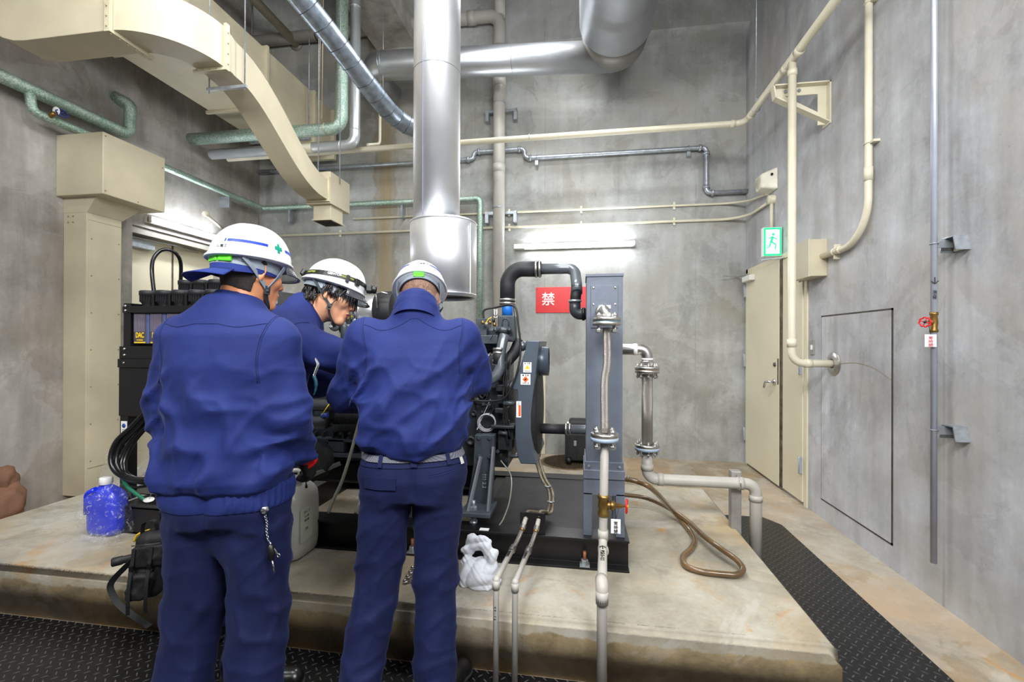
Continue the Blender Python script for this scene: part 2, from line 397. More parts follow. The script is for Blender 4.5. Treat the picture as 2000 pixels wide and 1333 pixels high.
tag(m1, 'wide black checker-plate rubber mat in front of the plinth, under the workers', 'mat')
m2 = MB().prism([(1.035, -1.2), (1.525, -1.2), (1.525, 3.70), (1.44, 3.84), (1.0, 3.84), (1.0, PY0), (1.035, PY0-.02)], 2, 0, .008).build('rubber_mat', m_mat)
tag(m2, 'long narrow black checker-plate mat running between plinth and right wall', 'mat')
# floor drain cover
g = thing('drain_cover', on_z(1115, 903, 0), 'round brown slotted metal drain cover in the floor beside the black case', 'drain cover')
gc = on_z(1112, 903, 0)
MB().lathe((gc.x, gc.y, 0), (0, 0, 1), [(0, .004), (.33, .004), (.34, 0)], 40).build('cover_plate', P('rusty_iron', (104, 88, 62), .6, .3, var=.2, vs=12), g)
mb = MB()
for i in range(-10, 11):
    wv = math.sqrt(max(0, .30**2-(i*.029)**2))
    mb.box(gc.x-wv, gc.y+i*.029-.004, .003, gc.x+wv, gc.y+i*.029+.004, .009)
    mb.box(gc.x+i*.029-.004, gc.y-wv, .003, gc.x+i*.029+.004, gc.y+wv, .009)
mb.build('grating', P('rusty_iron_dark', (70, 58, 42), .7, .3, var=.2), g)
# ================================================================ RIGHT WALL
rustm = P('rusty_edge', (96, 86, 74), .7, .2, var=.3, vs=14)
d = bpy.data.objects.new('door_1', None); COL.objects.link(d); d.location = (XR, 4.9, 0); d['kind'] = 'structure'
ya, yb_, yc, top = 5.50, 4.60, 4.185, 2.20
fr = MB().box(XR-.012, ya+.0, 0, XR+.0, ya+.05, top+.05).box(XR-.012, yc-.05, 0, XR, yc, top+.05).box(XR-.012, yc-.05, top, XR, ya+.05, top+.05)
fr.build('door_frame', cream_d, d)
lf = MB().box(XR-.035, yb_+.02, .03, XR-.004, ya-.01, top-.01).build('door_leaf', cream_d, d, bevel=.002)
rl = MB().box(XR-.022, yc+.005, .03, XR-.004, yb_-.03, top-.01).build('door_leaf', cream_d, d, bevel=.002)
MB().box(XR-.03, yb_-.03, .03, XR-.002, yb_+.02, top).build('meeting_stile', rustm, d)
for z in (.35, 1.2, 2.0):
    for yy, px in ((ya+.008, lf), (yc+.0, rl)):
        MB().box(XR-.05, yy-.012, z-.07, XR-.03, yy+.012, z+.07).cyl((XR-.045, yy, z-.075), (XR-.045, yy, z+.075), .009, seg=10).build('hinge', steelpipe, px)
hz = on_x(1505, 742, XR-.04); hy = yb_+.11
MB().tube(fillet([(XR-.03, hy, 1.02), (XR-.10, hy, 1.02), (XR-.10, hy+.06, 1.015), (XR-.085, hy+.13, .955)], .03), .011, 10).lathe((XR-.035, hy, 1.02), (-1, 0, 0), [(0, 0), (.03, 0), (.03, .012), (.012, .02)], 20).build('lever_handle', chrome, lf)
MB().lathe((XR-.035, hy-.005, 1.19), (-1, 0, 0), [(0, .012), (.018, .012), (.022, 0)], 16).build('lock_cylinder', rustm, lf)
MB().box(XR-.037, yb_+.022, 1.0, XR-.03, yb_+.05, 1.25).build('latch_plate', rustm, lf)
# door closers (arms open into the room)
MB().box(XR-.09, 5.22, 2.09, XR-.035, 5.46, 2.15).build('door_closer', white_p, lf, bevel=.006)
MB().bar((XR-.06, 5.3, 2.165), (XR-.10, 5.58, 2.17), .016, .006).bar((XR-.10, 5.57, 2.172), (XR-.3, 5.45, 2.172), .016, .006).build('closer_arm', galv, lf)
q0, q1 = on_y(1487, 494, 4.62), on_y(1545, 497, 4.62)
MB().bar((q0.x, 4.62, 2.20), (XR-.03, 4.52, 2.20), .03, .008).build('closer_arm', galv, d)
# access hatch in the wall
h = thing('access_hatch', (XR, 3.5, .9), 'large flush concrete access hatch with dark joint in the right wall', 'hatch')
Y0, Y1, Z0, Z1 = 3.09, 3.92, .15, 1.62
MB().box(XR-.008, Y0+.012, Z0+.012, XR, Y1-.012, Z1-.012).build('hatch_slab', c_right, h)
jm = P('dark_joint_sealant', (72, 66, 58), .8, var=.2)
MB().box(XR-.004, Y0, Z0, XR, Y0+.014, Z1).box(XR-.004, Y1-.014, Z0, XR, Y1, Z1).box(XR-.004, Y0, Z1-.014, XR, Y1, Z1).box(XR-.004, Y0, Z0, XR, Y1, Z0+.014).build('joint', jm, h)
crk = spline([on_x(*q, XR-.0085) for q in ((1640, 711), (1670, 709), (1700, 716), (1722, 728), (1740, 742))], 6)
MB().tube(crk, .0018, 5).build('crack', P('crack_line', (150, 138, 114), .9), h)
# switch plate
s = thing('light_switch', on_x(1587, 679, XR), 'small metal light switch plate beside the cream double door', 'switch')
p = on_x(1587, 679, XR)
MB().box(XR-.008, p.y-.035, p.z-.06, XR, p.y+.035, p.z+.06).build('switch_plate', stainless, s, bevel=.002)
MB().box(XR-.014, p.y-.012, p.z-.02, XR-.006, p.y+.012, p.z+.02).build('rocker', whitepl, s, bevel=.002)
# junction box
a = on_x(1562, 480, 1.80)
jb = thing('junction_box', (XR, 4.0, 2.1), 'cream steel junction box on the right wall behind the vertical pipe', 'box')
MB().box(1.78, 3.84, 1.93, XR, 4.14, 2.22).build('box_body', cream, jb, bevel=.004)
MB().box(1.772, 3.835, 1.925, 1.782, 4.145, 2.225).build('box_lid', cream, jb, bevel=.003)
def collar(mb, p, d, r, L=.05, k=1.16, seg=18):
    p = Vector(p); d = Vector(d).normalized()
    mb.lathe(p-d*L/2, d, [(r*.9, 0), (r*k, 0), (r*k, L), (r*.9, L)], seg)
# conduit right: from the box, curves up the wall
cp = thing('conduit_pipe', (1.87, 3.3, 2.1), 'cream conduit curving from the junction box up the right wall', 'conduit')
pth = [(1.87, 3.86, 2.08), (1.87, 3.55, 2.09), (1.87, 3.27, 2.12), (1.87, 3.27, 6.2)]
pth = fillet([(1.875, 3.85, 2.085), (1.875, 3.275, 2.085), (1.875, 3.275, 6.25)], .33, 12)
MB().tube(pth, .0225, 16).build('pipe', creampipe, cp)
mb = MB(); collar(mb, (1.875, 3.275, 2.52), (0, 0, 1), .0225, .09); collar(mb, (1.875, 3.6, 2.085), (0, 1, 0), .0225, .03)
build_each(mb, 'coupling', creampipe, cp)
for z in (2.72, 3.65):
    MB().torus((1.875, 3.275, z), (0, .12, 1), .025, .004).box(1.87, 3.215, z-.008, XR, 3.25, z+.008).build('pipe_clip', creampipe, cp)
MB().torus((1.875, 3.67, 2.085), (0, 1, 0), .025, .004).box(1.87, 3.663, 2.03, XR, 3.677, 2.14).build('pipe_clip', creampipe, cp)
# cream drain pipe: along back wall then towards the viewer, with a branch going down into the hatch
dp = thing('drain_pipe', (1.61, 4.72, 3.58), 'long cream pipe crossing the room high up, then coming forward along the right wall', 'pipe')
ZP = 3.585
MB().tube(fillet([(-4.15, 4.73, ZP-.02), (1.60, 4.73, ZP), (1.605, -1.5, ZP+.02)], .09, 6), .031, 18).build('pipe', creampipe, dp)
mb = MB(); collar(mb, (1.605, 4.58, ZP), (0, 1, 0), .031, .06); collar(mb, (1.49, 4.73, ZP), (1, 0, 0), .031, .04); collar(mb, (1.605, 3.62, ZP), (0, 1, 0), .031, .05); collar(mb, (1.605, 3.84, ZP), (0, 1, 0), .031, .05)
collar(mb, (1.605, 3.73, ZP-.1), (0, 0, 1), .030, .05); build_each(mb, 'coupling', creampipe, dp)
MB().tube(fillet([(1.605, 3.73, ZP), (1.605, 3.73, 1.245), (XR-.004, 3.73, 1.245)], .09, 7), .029, 18).build('branch_pipe', creampipe, dp)
mb = MB(); collar(mb, (1.605, 3.73, 1.40), (0, 0, 1), .029, .06); collar(mb, (1.72, 3.73, 1.245), (1, 0, 0), .029, .05); build_each(mb, 'coupling', creampipe, dp)
MB().lathe((XR-.012, 3.73, 1.245), (-1, 0, 0), [(.036, .014), (.05, .016), (.085, .006), (.09, 0)], 28).build('wall_flange', stainless, dp)
MB().torus((1.605, 4.45, ZP+.0), (0, 1, 0), .034, .004).cyl((1.605, 4.45, ZP+.04), (1.605, 4.45, ZC), .005, seg=8).box(1.59, 4.44, ZP+.045, 1.62, 4.46, ZP+.09).build('hanger_rod', galv, dp)
MB().torus((-.55, 4.73, ZP), (1, 0, 0), .034, .004).build('pipe_clip', galv, dp)
# triangular bracket holding the branch
br = thing('wall_bracket', (XR, 3.85, 3.3), 'cream triangular steel bracket on the right wall holding the vertical pipe', 'bracket')
bp = MB(); yb2 = 3.84; th = .05
pts = [(XR, 3.45), (1.56, 3.45), (1.52, 3.40), (1.52, 3.33), (XR-.02, 3.12), (XR, 3.14)]
inn = [(1.83, 3.36), (1.62, 3.36), (1.66, 3.31), (1.83, 3.22)]
def bar2(mb, a, b, w_, y0, y1):
    a, b = Vector((a[0], 0, a[1])), Vector((b[0], 0, b[1])); d_ = (b-a).normalized(); n_ = Vector((-d_.z, 0, d_.x))*w_/2
    mb.prism([((a+n_).x, (a+n_).z), ((b+n_).x, (b+n_).z), ((b-n_).x, (b-n_).z), ((a-n_).x, (a-n_).z)], 1, y0, y1)
bar2(bp, (1.53, 3.40), (XR, 3.40), .07, yb2, yb2+.012); bar2(bp, (XR-.035, 3.12), (XR-.035, 3.43), .07, yb2+.001, yb2+.011); bar2(bp, (1.54, 3.37), (XR-.02, 3.16), .05, yb2-.001, yb2+.013)
bar2(bp, (1.50, 3.435), (XR, 3.435), .01, yb2-.05, yb2+.06); bar2(bp, (1.515, 3.34), (XR-.01, 3.125), .01, yb2-.05, yb2+.012); bar2(bp, (1.50, 3.44), (1.515, 3.335), .01, yb2-.05, yb2+.012)
bp.box(XR-.01, yb2-.05, 3.11, XR, yb2+.06, 3.44); bp.build('bracket_frame', creampipe, br)
MB().hexnut((1.60, yb2-.012, 3.40), (0, 1, 0), .014, .012).hexnut((1.70, yb2-.012, 3.40), (0, 1, 0), .014, .012).build('bolt', galv, br)
# silver riser pipe with valve
sp_ = thing('riser_pipe', (1.78, 2.59, .29), 'silver vertical riser pipe with brass valve standing off the right wall', 'pipe')
RX, RY = 1.80, 2.61
MB().cyl((RX, RY, .27), (RX, RY, 6.2), .0140, seg=20).build('pipe', steelpipe, sp_)
vz = 1.51
k_ = .52
v = MB().lathe((RX, RY, vz-.052), (0, 0, 1), [(.02*k_, 0), (.034*k_, 0), (.036*k_, .02*k_), (.028*k_, .04*k_), (.034*k_, .10*k_), (.028*k_, .16*k_), (.036*k_, .18*k_), (.034*k_, .20*k_), (.02*k_, .20*k_)], 16)
v.cyl((RX, RY, vz), (RX-.03, RY-.015, vz), .011, seg=14).cyl((RX-.03, RY-.015, vz), (RX-.055, RY-.025, vz), .006, seg=10)
vo = v.build('valve_body', brass, sp_)
def handwheel(name, c, d, R, parent, mats=(red,), lobes=8, hub=inkblk):
    mb = MB(); c = Vector(c); d = Vector(d).normalized(); u = d.orthogonal().normalized(); w_ = d.cross(u); pts = []
    n = lobes*6
    for i in range(n+1):
        a = 2*PI*i/n; r = R*(1+.10*math.cos(a*lobes)); pts.append(c+u*math.cos(a)*r+w_*math.sin(a)*r)
    mb.tube(pts, R*.16, 8, caps=False)
    for k in range(4):
        a = PI/2*k+.3; mb.tube([c, c+(u*math.cos(a)+w_*math.sin(a))*R*.95], R*.10, 8)
    o = mb.build(name, mats[0], parent)
    MB().lathe(c-d*R*.1, d, [(0, 0), (R*.26, 0), (R*.26, R*.35), (0, R*.4)], 12).build('hub', hub, o)
    return o
handwheel('handwheel', (RX-.062, RY-.032, vz+.0), (-1, -.75, 0), .023, sp_)
for z in (1.915, .955):
    MB().torus((RX, RY, z), (0, .05, 1), .017, .003).build('pipe_clip', galv, sp_)
    mb = MB(); mb.box(RX+.012, RY-.006, z-.022, XR-.02, RY+.0, z+.022)
    ya_, yb_ = RY+.03, RY-.075
    mb.prism([(ya_, z-.045), (ya_-.015, z+.03), (yb_+.015, z+.03), (yb_, z-.045), (yb_+.006, z-.045), (yb_+.02, z+.024), (ya_-.02, z+.024), (ya_-.006, z-.045)], 0, RX+.045, XR)
    mb.build('standoff_bracket', galv, sp_)
MB().box(XR-.012, RY-.06, 1.875, XR-.001, RY+.015, 1.925).build('backing_block', creampipe, sp_, bevel=.003)
MB().hexnut((XR-.012, RY-.022, 1.90), (-1, 0, 0), .011, .012).build('bolt', brass, sp_)
text('lettering', '↓', (RX-.006, RY-.0148, 1.72), (PI/2, 0, -.35), .05, inkblk, sp_)
text('lettering', '消\n火\n栓', (RX-.006, RY-.0148, 1.65), (PI/2, 0, -.35), .018, inkblk, sp_, spacing=.8)
def valve_tag(c, rz, wd, hg, ink, label, hang):
    t = thing('valve_tag', c, label, 'tag'); c = Vector(c)
    M_ = Matrix.Translation(c) @ Matrix.Rotation(rz, 4, 'Z')
    mb = MB(); mb.box(-wd/2, -.0015, -hg/2, wd/2, .0015, hg/2, M=M_); mb.build('tag_plate', whitepl, t, bevel=.001)
    for k, ch in enumerate('常時開'):
        o = text('lettering', ch, M_ @ Vector((0, -.0025, hg*(.20-.29*k))), (PI/2, 0, rz), hg*.30, ink, t)
    MB().tube([M_ @ Vector((0, 0, hg/2)), hang], .0012, 5).build('tag_chain', inkblk, t)
pc = Vector((RX-.030, RY-.022, 1.415))
valve_tag(pc, -.35, .046, .064, P('red_ink', (200, 20, 50), .5, var=0), 'white tag with red characters hanging from the riser pipe valve', (RX-.04, RY-.02, vz))
# speaker + its junction + conduits
sk = on_x(1510, 355, XR); 
so = thing('wall_speaker', sk, 'cream wedge shaped wall speaker high on the right wall above the door', 'speaker')
sy, sz = 4.86, 2.93
sy = on_x(1520, 355, XR).y
mb = MB()
A = [(XR, sy-.0, sz-.11), (XR, sy+.26, sz-.11), (XR, sy+.26, sz+.11), (XR, sy, sz+.11)]
B_ = [(XR-.13, sy+.07, sz-.07), (XR-.13, sy+.22, sz-.07), (XR-.13, sy+.22, sz+.07), (XR-.13, sy+.07, sz+.07)]
sz2 = on_x(1510, 355, XR).z
off = Vector((0, 0, sz2-sz))
mb.loft([[Vector(q)+off for q in A], [Vector(q)+off for q in B_]], smooth=False); mb.build('speaker_body', P('speaker_cream', (228, 224, 206), .45), so, bevel=.015, seg=3)
MB().lathe(Vector((XR-.13, sy+.145, sz))+off, (-1, 0, 0), [(0, .004), (.055, .004), (.06, 0)], 24).build('grille', P('grille_cream', (196, 190, 168), .7, bmp=.5, bs=400), so)
MB().lathe(Vector((XR-.05, sy+.02, sz+.04))+off, (-.3, -1, 0), [(0, .012), (.012, .012), (.012, 0)], 12).build('port', inkblk, so)
MB().lathe((XR, sy+.09, sz2-.19), (-1, 0, 0), [(0, .06), (.045, .06), (.045, 0)], 20).build('junction', creampipe, so)
# exit sign
e = thing('exit_sign', (XR-.15, 4.85, 2.45), 'lit green and white running man exit sign above the cream door', 'sign')
ec = on_x(1507, 475, XR)
ey = on_x(1512, 475, XR-.08).y; ez = on_x(1507, 475, XR-.08).z
MB().box(XR-.18, ey, ez-.14, XR-.01, ey+.05, ez+.14).build('sign_housing', white_p, e, bevel=.004)
lit = P('lit_sign_face', (236, 255, 246), .4, emit=(226, 255, 240), es=1.6, var=0); grn = P('lit_sign_green', (40, 190, 130), .4, emit=(40, 200, 135), es=.8, var=0)
MB().box(XR-.175, ey-.004, ez-.135, XR-.015, ey-.001, ez+.135).build('sign_face', grn, e)
MB().box(XR-.155, ey-.0055, ez-.115, XR-.035, ey-.003, ez+.115).build('sign_field', lit, e)
mb = MB()   # the running figure
cx = XR-.095; mb.ball((cx+.005, ey-.006, ez+.07), .014, 10, 1, .15, 1)
for a_, b_, w_ in (((cx, ez+.05), (cx-.015, ez-.005), .022), ((cx, ez+.045), (cx+.04, ez+.02), .010), ((cx, ez+.045), (cx-.04, ez+.03), .010), ((cx-.012, ez), (cx+.028, ez-.03), .014), ((cx+.028, ez-.03), (cx+.022, ez-.075), .012), ((cx-.015, ez), (cx-.03, ez-.05), .014), ((cx-.03, ez-.05), (cx-.055, ez-.06), .010)):
    bar2(mb, a_, b_, w_, ey-.0075, ey-.005)
mb.build('running_figure', grn, e)
# thin conduits on the back wall
def conduit(pts, r, label, R=.25, clips=()):
    t = thing('conduit', pts[0], label, 'conduit')
    MB().tube(fillet(pts, R, 8), r, 10).build('pipe', creampipe, t)
    for c in clips: MB().box(c[0]-.012, c[1]-.002, c[2]-.045, c[0]+.012, c[1]+.02, c[2]+.045).build('conduit_clip', creampipe, t)
    return t
y1 = YB-.02
zc1 = on_y(1200, 407, y1).z; zc2 = on_y(1200, 437, y1).z
yj = sy+.17
conduit([(on_y(690, 428, y1).x, y1, zc1-.0), (XR-.02, y1, zc1), (XR-.03, yj, sz2-.10)], .013, 'upper of two thin cream conduits across the back wall, rising to the speaker', .3, [(x, y1, zc1) for x in (-.9, .0, 1.1)])
conduit([(on_y(525, 459, y1).x, y1, zc2), (XR-.02, y1, zc2), (XR-.03, sy+.11, sz2-.2)], .016, 'lower of two thin cream conduits across the back wall above the tube light', .3, [(x, y1, zc2) for x in (-3.2, -.9, .0, 1.1)])
conduit([(XR-.025, sy+.09, sz2-.22), (XR-.025, sy+.09, ez+.13)], .016, 'short vertical cream conduit between the wall speaker and the exit sign')
# galvanised water pipe on the back wall
yg = YB-.06
gp = thing('water_pipe', (0, yg, 3.9), 'galvanised water pipe with stepped offsets high across the back wall', 'pipe')
G = lambda x, y, yy=yg: on_y(x, y, yy)
pth = [G(505, 340), G(925, 311), G(928, 297), G(1020, 291), G(1028, 309), G(1380, 287), G(1384, 377), G(1462, 376)]
pth = [Vector((p.x, yg, p.z)) for p in pth]
z1_ = pth[0].z; 
for i, zz in ((0, pth[1].z), ): pth[i].z = zz
pth[3].z = pth[2].z; pth[5].z = pth[4].z; pth[7].z = pth[6].z; pth[3].x = pth[4].x-.02; pth[2].x = pth[1].x; pth[4].x = pth[3].x; pth[6].x = pth[5].x
MB().tube(fillet(pth, .05, 5), .026, 14).build('pipe', galv, gp)
mb = MB()
for i, d_ in ((1, (1, 0, 0)), (2, (1, 0, 0)), (3, (1, 0, 0)), (4, (1, 0, 0)), (5, (1, 0, 0)), (6, (1, 0, 0))):
    s_ = -1 if i in (1, 3, 5) else 1
    collar(mb, pth[i]+Vector((s_*.07, 0, 0)), (1, 0, 0), .03, .03, 1.3)
for z in (pth[5].z-.07, pth[6].z+.07): collar(mb, (pth[5].x, yg, z), (0, 0, 1), .03, .03, 1.3)
build_each(mb, 'coupling', galv, gp)
for x in (G(1048, 300).x, G(1345, 300).x, G(620, 320).x):
    z = pth[5].z if x > -.8 else pth[0].z
    MB().torus((x, yg, z), (1, 0, 0), .033, .004).box(x-.02, yg, z-.09, x+.02, YB, z-.035).build('pipe_clip', galv, gp)
# grey PVC drain stack
dv = thing('drain_stack', (0, 5.45, 3), 'grey plastic drain stack running down the back wall, with a high side branch', 'pipe')
ys = 5.38; xs = on_y(975, 250, ys).x; zt = on_y(972, 30, ys).z
MB().tube(fillet([(xs, ys, 0), (xs, ys, zt), (on_y(486, 62, ys).x, ys, zt)], .14, 6), .072, 20).build('pipe', pvc, dv)
mb = MB(); collar(mb, (xs, ys, on_y(975, 160, ys).z), (0, 0, 1), .072, .12, 1.12); collar(mb, (xs, ys, on_y(972, 100, ys).z-.0), (0, 0, 1), .072, .1, 1.12); collar(mb, (xs, ys, on_y(972, 330, ys).z), (0, 0, 1), .072, .10, 1.06)
collar(mb, (xs-.35, ys, zt), (1, 0, 0), .072, .1, 1.12); build_each(mb, 'coupling', pvc, dv)
MB().cyl((xs, ys, zt-.02), (xs, ys, ZC), .07, seg=18).build('vent_pipe', pvc, dv)
for zz in (on_y(975, 203, ys).z, on_y(975, 407, ys).z):
    mb = MB().torus((xs, ys, zz), (0, 0, 1), .074, .006).bar((xs-.2, YB-.08, zz-.02), (xs+.2, YB-.08, zz-.02), .035, .035)
    mb.box(xs-.2, YB-.10, zz-.14, xs-.16, YB, zz).box(xs+.16, YB-.10, zz-.14, xs+.2, YB, zz); mb.build('pipe_clamp', galv, dv)
for px_, x2, zs in ((620, 'a', 0),):
    MB().torus((on_y(620, 50, ys).x, ys, zt), (1, 0, 0), .074, .006).cyl((on_y(620, 50, ys).x, ys, zt+.07), (on_y(620, 50, ys).x, ys, ZC), .006, seg=6).build('hanger_rod', black, dv)
lb = on_y(966, 612, ys-.08)
MB().box(lb.x-.01, ys-.078, lb.z-.055, lb.x+.035, ys-.074, lb.z+.05).build('direction_label', whitepl, dv)
text('lettering', '↓', (lb.x+.012, ys-.0785, lb.z-.02), FACE_CAM, .09, inkblk, dv)
text('lettering', '排\n水', (lb.x+.012, ys-.0785, lb.z+.035), FACE_CAM, .02, inkblk, dv)
# a cream pipe behind the chimney & one dark cream pipe up high on the left
vp = thing('vertical_pipe', (0, 5.5, 3.7), 'thin cream vertical pipe dropping from the silver flue beside the spiral duct', 'pipe')
q = on_y(742, 290, 5.0); q2 = on_y(745, 150, 5.0)
MB().tube(fillet([(q.x, 5.0, 4.55), (q.x, 5.0, 3.75), (q.x-.03, 4.75, 3.63)], .08, 5), .016, 10).build('pipe', creampipe, vp)
vp = thing('ceiling_pipe', (0, 5.5, 5.7), 'faded cream pipe sloping through the dark ceiling above the main duct', 'pipe')
a_, b_ = on_y(490, 0, 5.2), on_y(578, 85, 5.45)
MB().tube([(b_.x, YB-.12, b_.z), (b_.x, 2.0, b_.z)], .055, 14).build('pipe', P('dull_cream', (170, 160, 138), .6), vp)
MB().lathe((b_.x, YB-.13, b_.z), (0, -1, 0), [(.056, .02), (.09, .01), (.09, 0)], 20).build('wall_flange', P('dull_steel', (120, 118, 112), .6, .4), vp)
# red prohibition sign
a_, b_ = on_y(1047, 562, YB), on_y(1147, 611, YB)
r_ = thing('warning_sign', ((a_.x+b_.x)/2, YB, a_.z), 'red prohibition sign with a white character on the back wall', 'sign')
MB().box(a_.x, YB-.012, b_.z, b_.x+.16, YB-.004, a_.z).build('sign_plate', P('glossy_red_enamel', (206, 6, 14), .35, var=.02), r_, bevel=.002)
text('lettering', '禁', (on_y(1071, 587, YB).x, YB-.0135, (a_.z+b_.z)/2), FACE_CAM, .17, whitepl, r_, bold=.010)
MB().ball((a_.x+.02, YB-.012, a_.z-.02), .006, 8).ball((a_.x+.02, YB-.012, b_.z+.02), .006, 8).ball((b_.x-.02, YB-.012, a_.z-.02), .006, 8).build('screw', red, r_)
cs_ = on_y(1061, 700, YB-.03)
cst = thing('wall_conduit', (cs_.x, YB-.03, 0), 'cream vertical conduit low on the back wall behind the belt guard', 'conduit')
MB().box(cs_.x-.03, YB-.04, 0, cs_.x+.03, YB, cs_.z).build('conduit_body', creampipe, cst, bevel=.01)
# tube lights
tube_m = P('lit_fluorescent_tube', (255, 255, 255), .4, var=0, emit=(240, 247, 255), es=60)
def tube_light(a, b, off, label, lit0=0.0):
    a, b, off = Vector(a), Vector(b), Vector(off); d_ = (b-a).normalized()
    t = thing('tube_light', a, label, 'lamp')
    MB().bar(a+off*.35, b+off*.35, .055, .07).build('lamp_housing', white_p, t, bevel=.004)
    MB().tube([a+d_*lit0+off, b-d_*.02+off], .026, 14).build('lamp_tube', tube_m, t)
    build_each(MB().bar(a+d_*.0+off*.8, a+d_*max(.03, lit0)+off*.8, .05, .06).bar(b-d_*.03+off*.8, b+off*.8, .05, .06), 'lamp_holder', white_p, t, bevel=.004)
zt_ = on_y(1120, 479, YB-.06).z
tube_light((on_y(1004, 480, YB-.06).x, YB, zt_), (on_y(1240, 477, YB-.06).x, YB, zt_), (0, -.075, 0), 'lit fluorescent tube light on the back wall above the red sign', .14)
l0, l1 = on_x(290, 427, XL+.05), on_x(428, 468, XL+.05)
zl = (l0.z+l1.z)/2
tube_light((XL, l0.y, zl), (XL, l1.y, zl), (.075, 0, 0), 'lit fluorescent tube light on the left wall over the doorway', .02)
# ================================================================ LEFT WALL
d2 = bpy.data.objects.new('door_2', None); COL.objects.link(d2); d2.location = (XL, 4.4, 0); d2['kind'] = 'structure'
MB().box(XL-.22, D0, 0, XL-.17, D1, DT).build('door_leaf', cream_d, d2)
MB().box(XL-.17, D0, DT-.07, XL-.02, D1, DT).box(XL-.17, D1-.05, 0, XL-.02, D1, DT).build('door_frame', P('grey_door_frame', (150, 146, 136), .6, .1), d2)
MB().box(XL-.17, D0+.02, DT-.2, XL-.08, D0+.34, DT-.12).build('door_closer', galv, d2, bevel=.005)
MB().bar((XL-.12, D0+.12, DT-.10), (XL-.05, D0+.55, DT-.10), .02, .008).bar((XL-.05, D0+.55, DT-.10), (XL-.15, D0+.95, DT-.09), .02, .008).build('closer_arm', galv, d2)
MB().box(XL-.172, 4.42, 0, XL-.165, 4.44, DT-.08).build('door_seam', rustm, d2)
struct('trim_3', MB().box(XL, 3.66, 0, XL+.05, 3.78, 2.60), c_left)
# white stub pipe by the lamp
stub = on_x(402, 418, XL+.1)
st = thing('stub_pipe', stub, 'short white capped pipe poking from the left wall above the tube light', 'pipe')
a_ = on_x(402, 418, XL+.28); b_ = on_x(450, 437, XL+.02)
MB().tube([a_, (XL, a_.y+.55, a_.z-.02)], .016, 10).build('pipe', creampipe, st)
MB().ball(a_, .035, 14).build('end_cap', creampipe, st)
# vertical supply duct with hood
vd = thing('vertical_duct', (-4.3, 3.4, 0), 'cream vertical duct with a square hood against the left wall', 'duct')
hx = -3.95; hy0, hy1, hz0, hz1 = 3.165, 3.73, 2.63, 3.15
MB().box(XL, hy0, hz0, hx, hy1, hz1).build('hood', cream, vd, bevel=.006)
dx, dy0, dy1 = -4.185, 3.225, 3.52
MB().box(XL, dy0, .06, dx, dy1, 2.55).build('duct_body', cream, vd, bevel=.004)
tr = MB().loft([[(XL, dy0-.002, 2.50), (dx+.004, dy0-.002, 2.50), (dx+.004, dy1+.004, 2.50), (XL, dy1+.004, 2.50)], [(XL, dy0-.002, 2.64), (dx+.1, dy0-.002, 2.64), (dx+.1, dy1+.12, 2.64), (XL, dy1+.12, 2.64)]], smooth=False)
tr.build('transition', cream, vd)
MB().box(dx-.005, dy0+.018, .30, dx+.006, dy1-.012, 2.36).build('access_panel', cream, vd, bevel=.002)
MB().box(dx-.005, dy0+.008, 2.44, dx+.004, dy1-.008, 2.455).build('seam', cream, vd)
mb = MB()
for k in range(7):
    for yy in (dy0+.035, dy1-.03): mb.ball((dx+.007, yy, .36+k*.32), .006, 8)
for a_ in ((XL+.05, 2.47), (XL+.1, 2.47), (XL+.05, 2.42), (XL+.1, 2.42)): mb.ball((a_[0], dy0-.002, a_[1]), .007, 8)
for a_ in ((hx+.002, hy0+.02, hz0+.03), (hx+.002, hy1-.03, hz1-.1), (hx+.002, hy0+.3, hz0+.02), (hx+.002, hy0+.02, hz1-.03)): mb.ball(a_, .006, 8)
build_each(mb, 'screw', P('dull_screw', (158, 140, 108), .5, .5), vd)
# main rectangular duct towards the back wall
MX0, MX1, MZ0, MZ1 = -3.93, -3.27, 3.86, 4.46
md = thing('main_duct', (-3.6, 4, 4.1), 'large rectangular cream air duct running high along the left side to the back wall', 'duct')
MB().box(MX0, -.6, MZ0, MX1, 5.5, MZ1).build('duct_body', cream, md, bevel=.004)
mb = MB()
for y_ in (1.2, on_z(232, 107, MZ0-.03).y, on_x(517, 100, MX1).y, 5.05):
    w_ = .03
    mb.box(MX0-.035, y_, MZ0-.03, MX1+.03, y_+w_, MZ0).box(MX1, y_, MZ0, MX1+.03, y_+w_, MZ1).box(MX0-.035, y_, MZ1, MX1+.03, y_+w_, MZ1+.03)
mb.box(MX0-.05, 5.46, MZ0-.05, MX1+.05, 5.51, MZ0).box(MX1, 5.46, MZ0, MX1+.05, 5.51, MZ1)
build_each(mb, 'flange', cream, md)
mb = MB()
for y_ in (4.9,):
    for x_ in (MX0-.05, MX1+.05): mb.cyl((x_, y_, MZ0-.04), (x_, y_, ZC), .006, seg=6)
    mb.bar((MX0-.07, y_, MZ0-.035), (MX1+.07, y_, MZ0-.035), .03, .03)
build_each(mb, 'hanger', galv, md)
# branch duct
bd = thing('branch_duct', (-2.6, 2.4, 3.3), 'curved cream branch duct bending forward then dropping to a boxed outlet', 'duct')
W_, H_ = .215, .27
def rect_sweep(secs):   # secs: (centre, sideways vector, up vector, half width, half height)
    out = []
    for c, s_, u_, a, b in secs:
        c, s_, u_ = Vector(c), Vector(s_), Vector(u_); out.append([c-s_*a-u_*b, c+s_*a-u_*b, c+s_*a+u_*b, c-s_*a+u_*b])
    return out
z0 = 3.24; zc_ = z0+H_/2; yc_ = 2.355
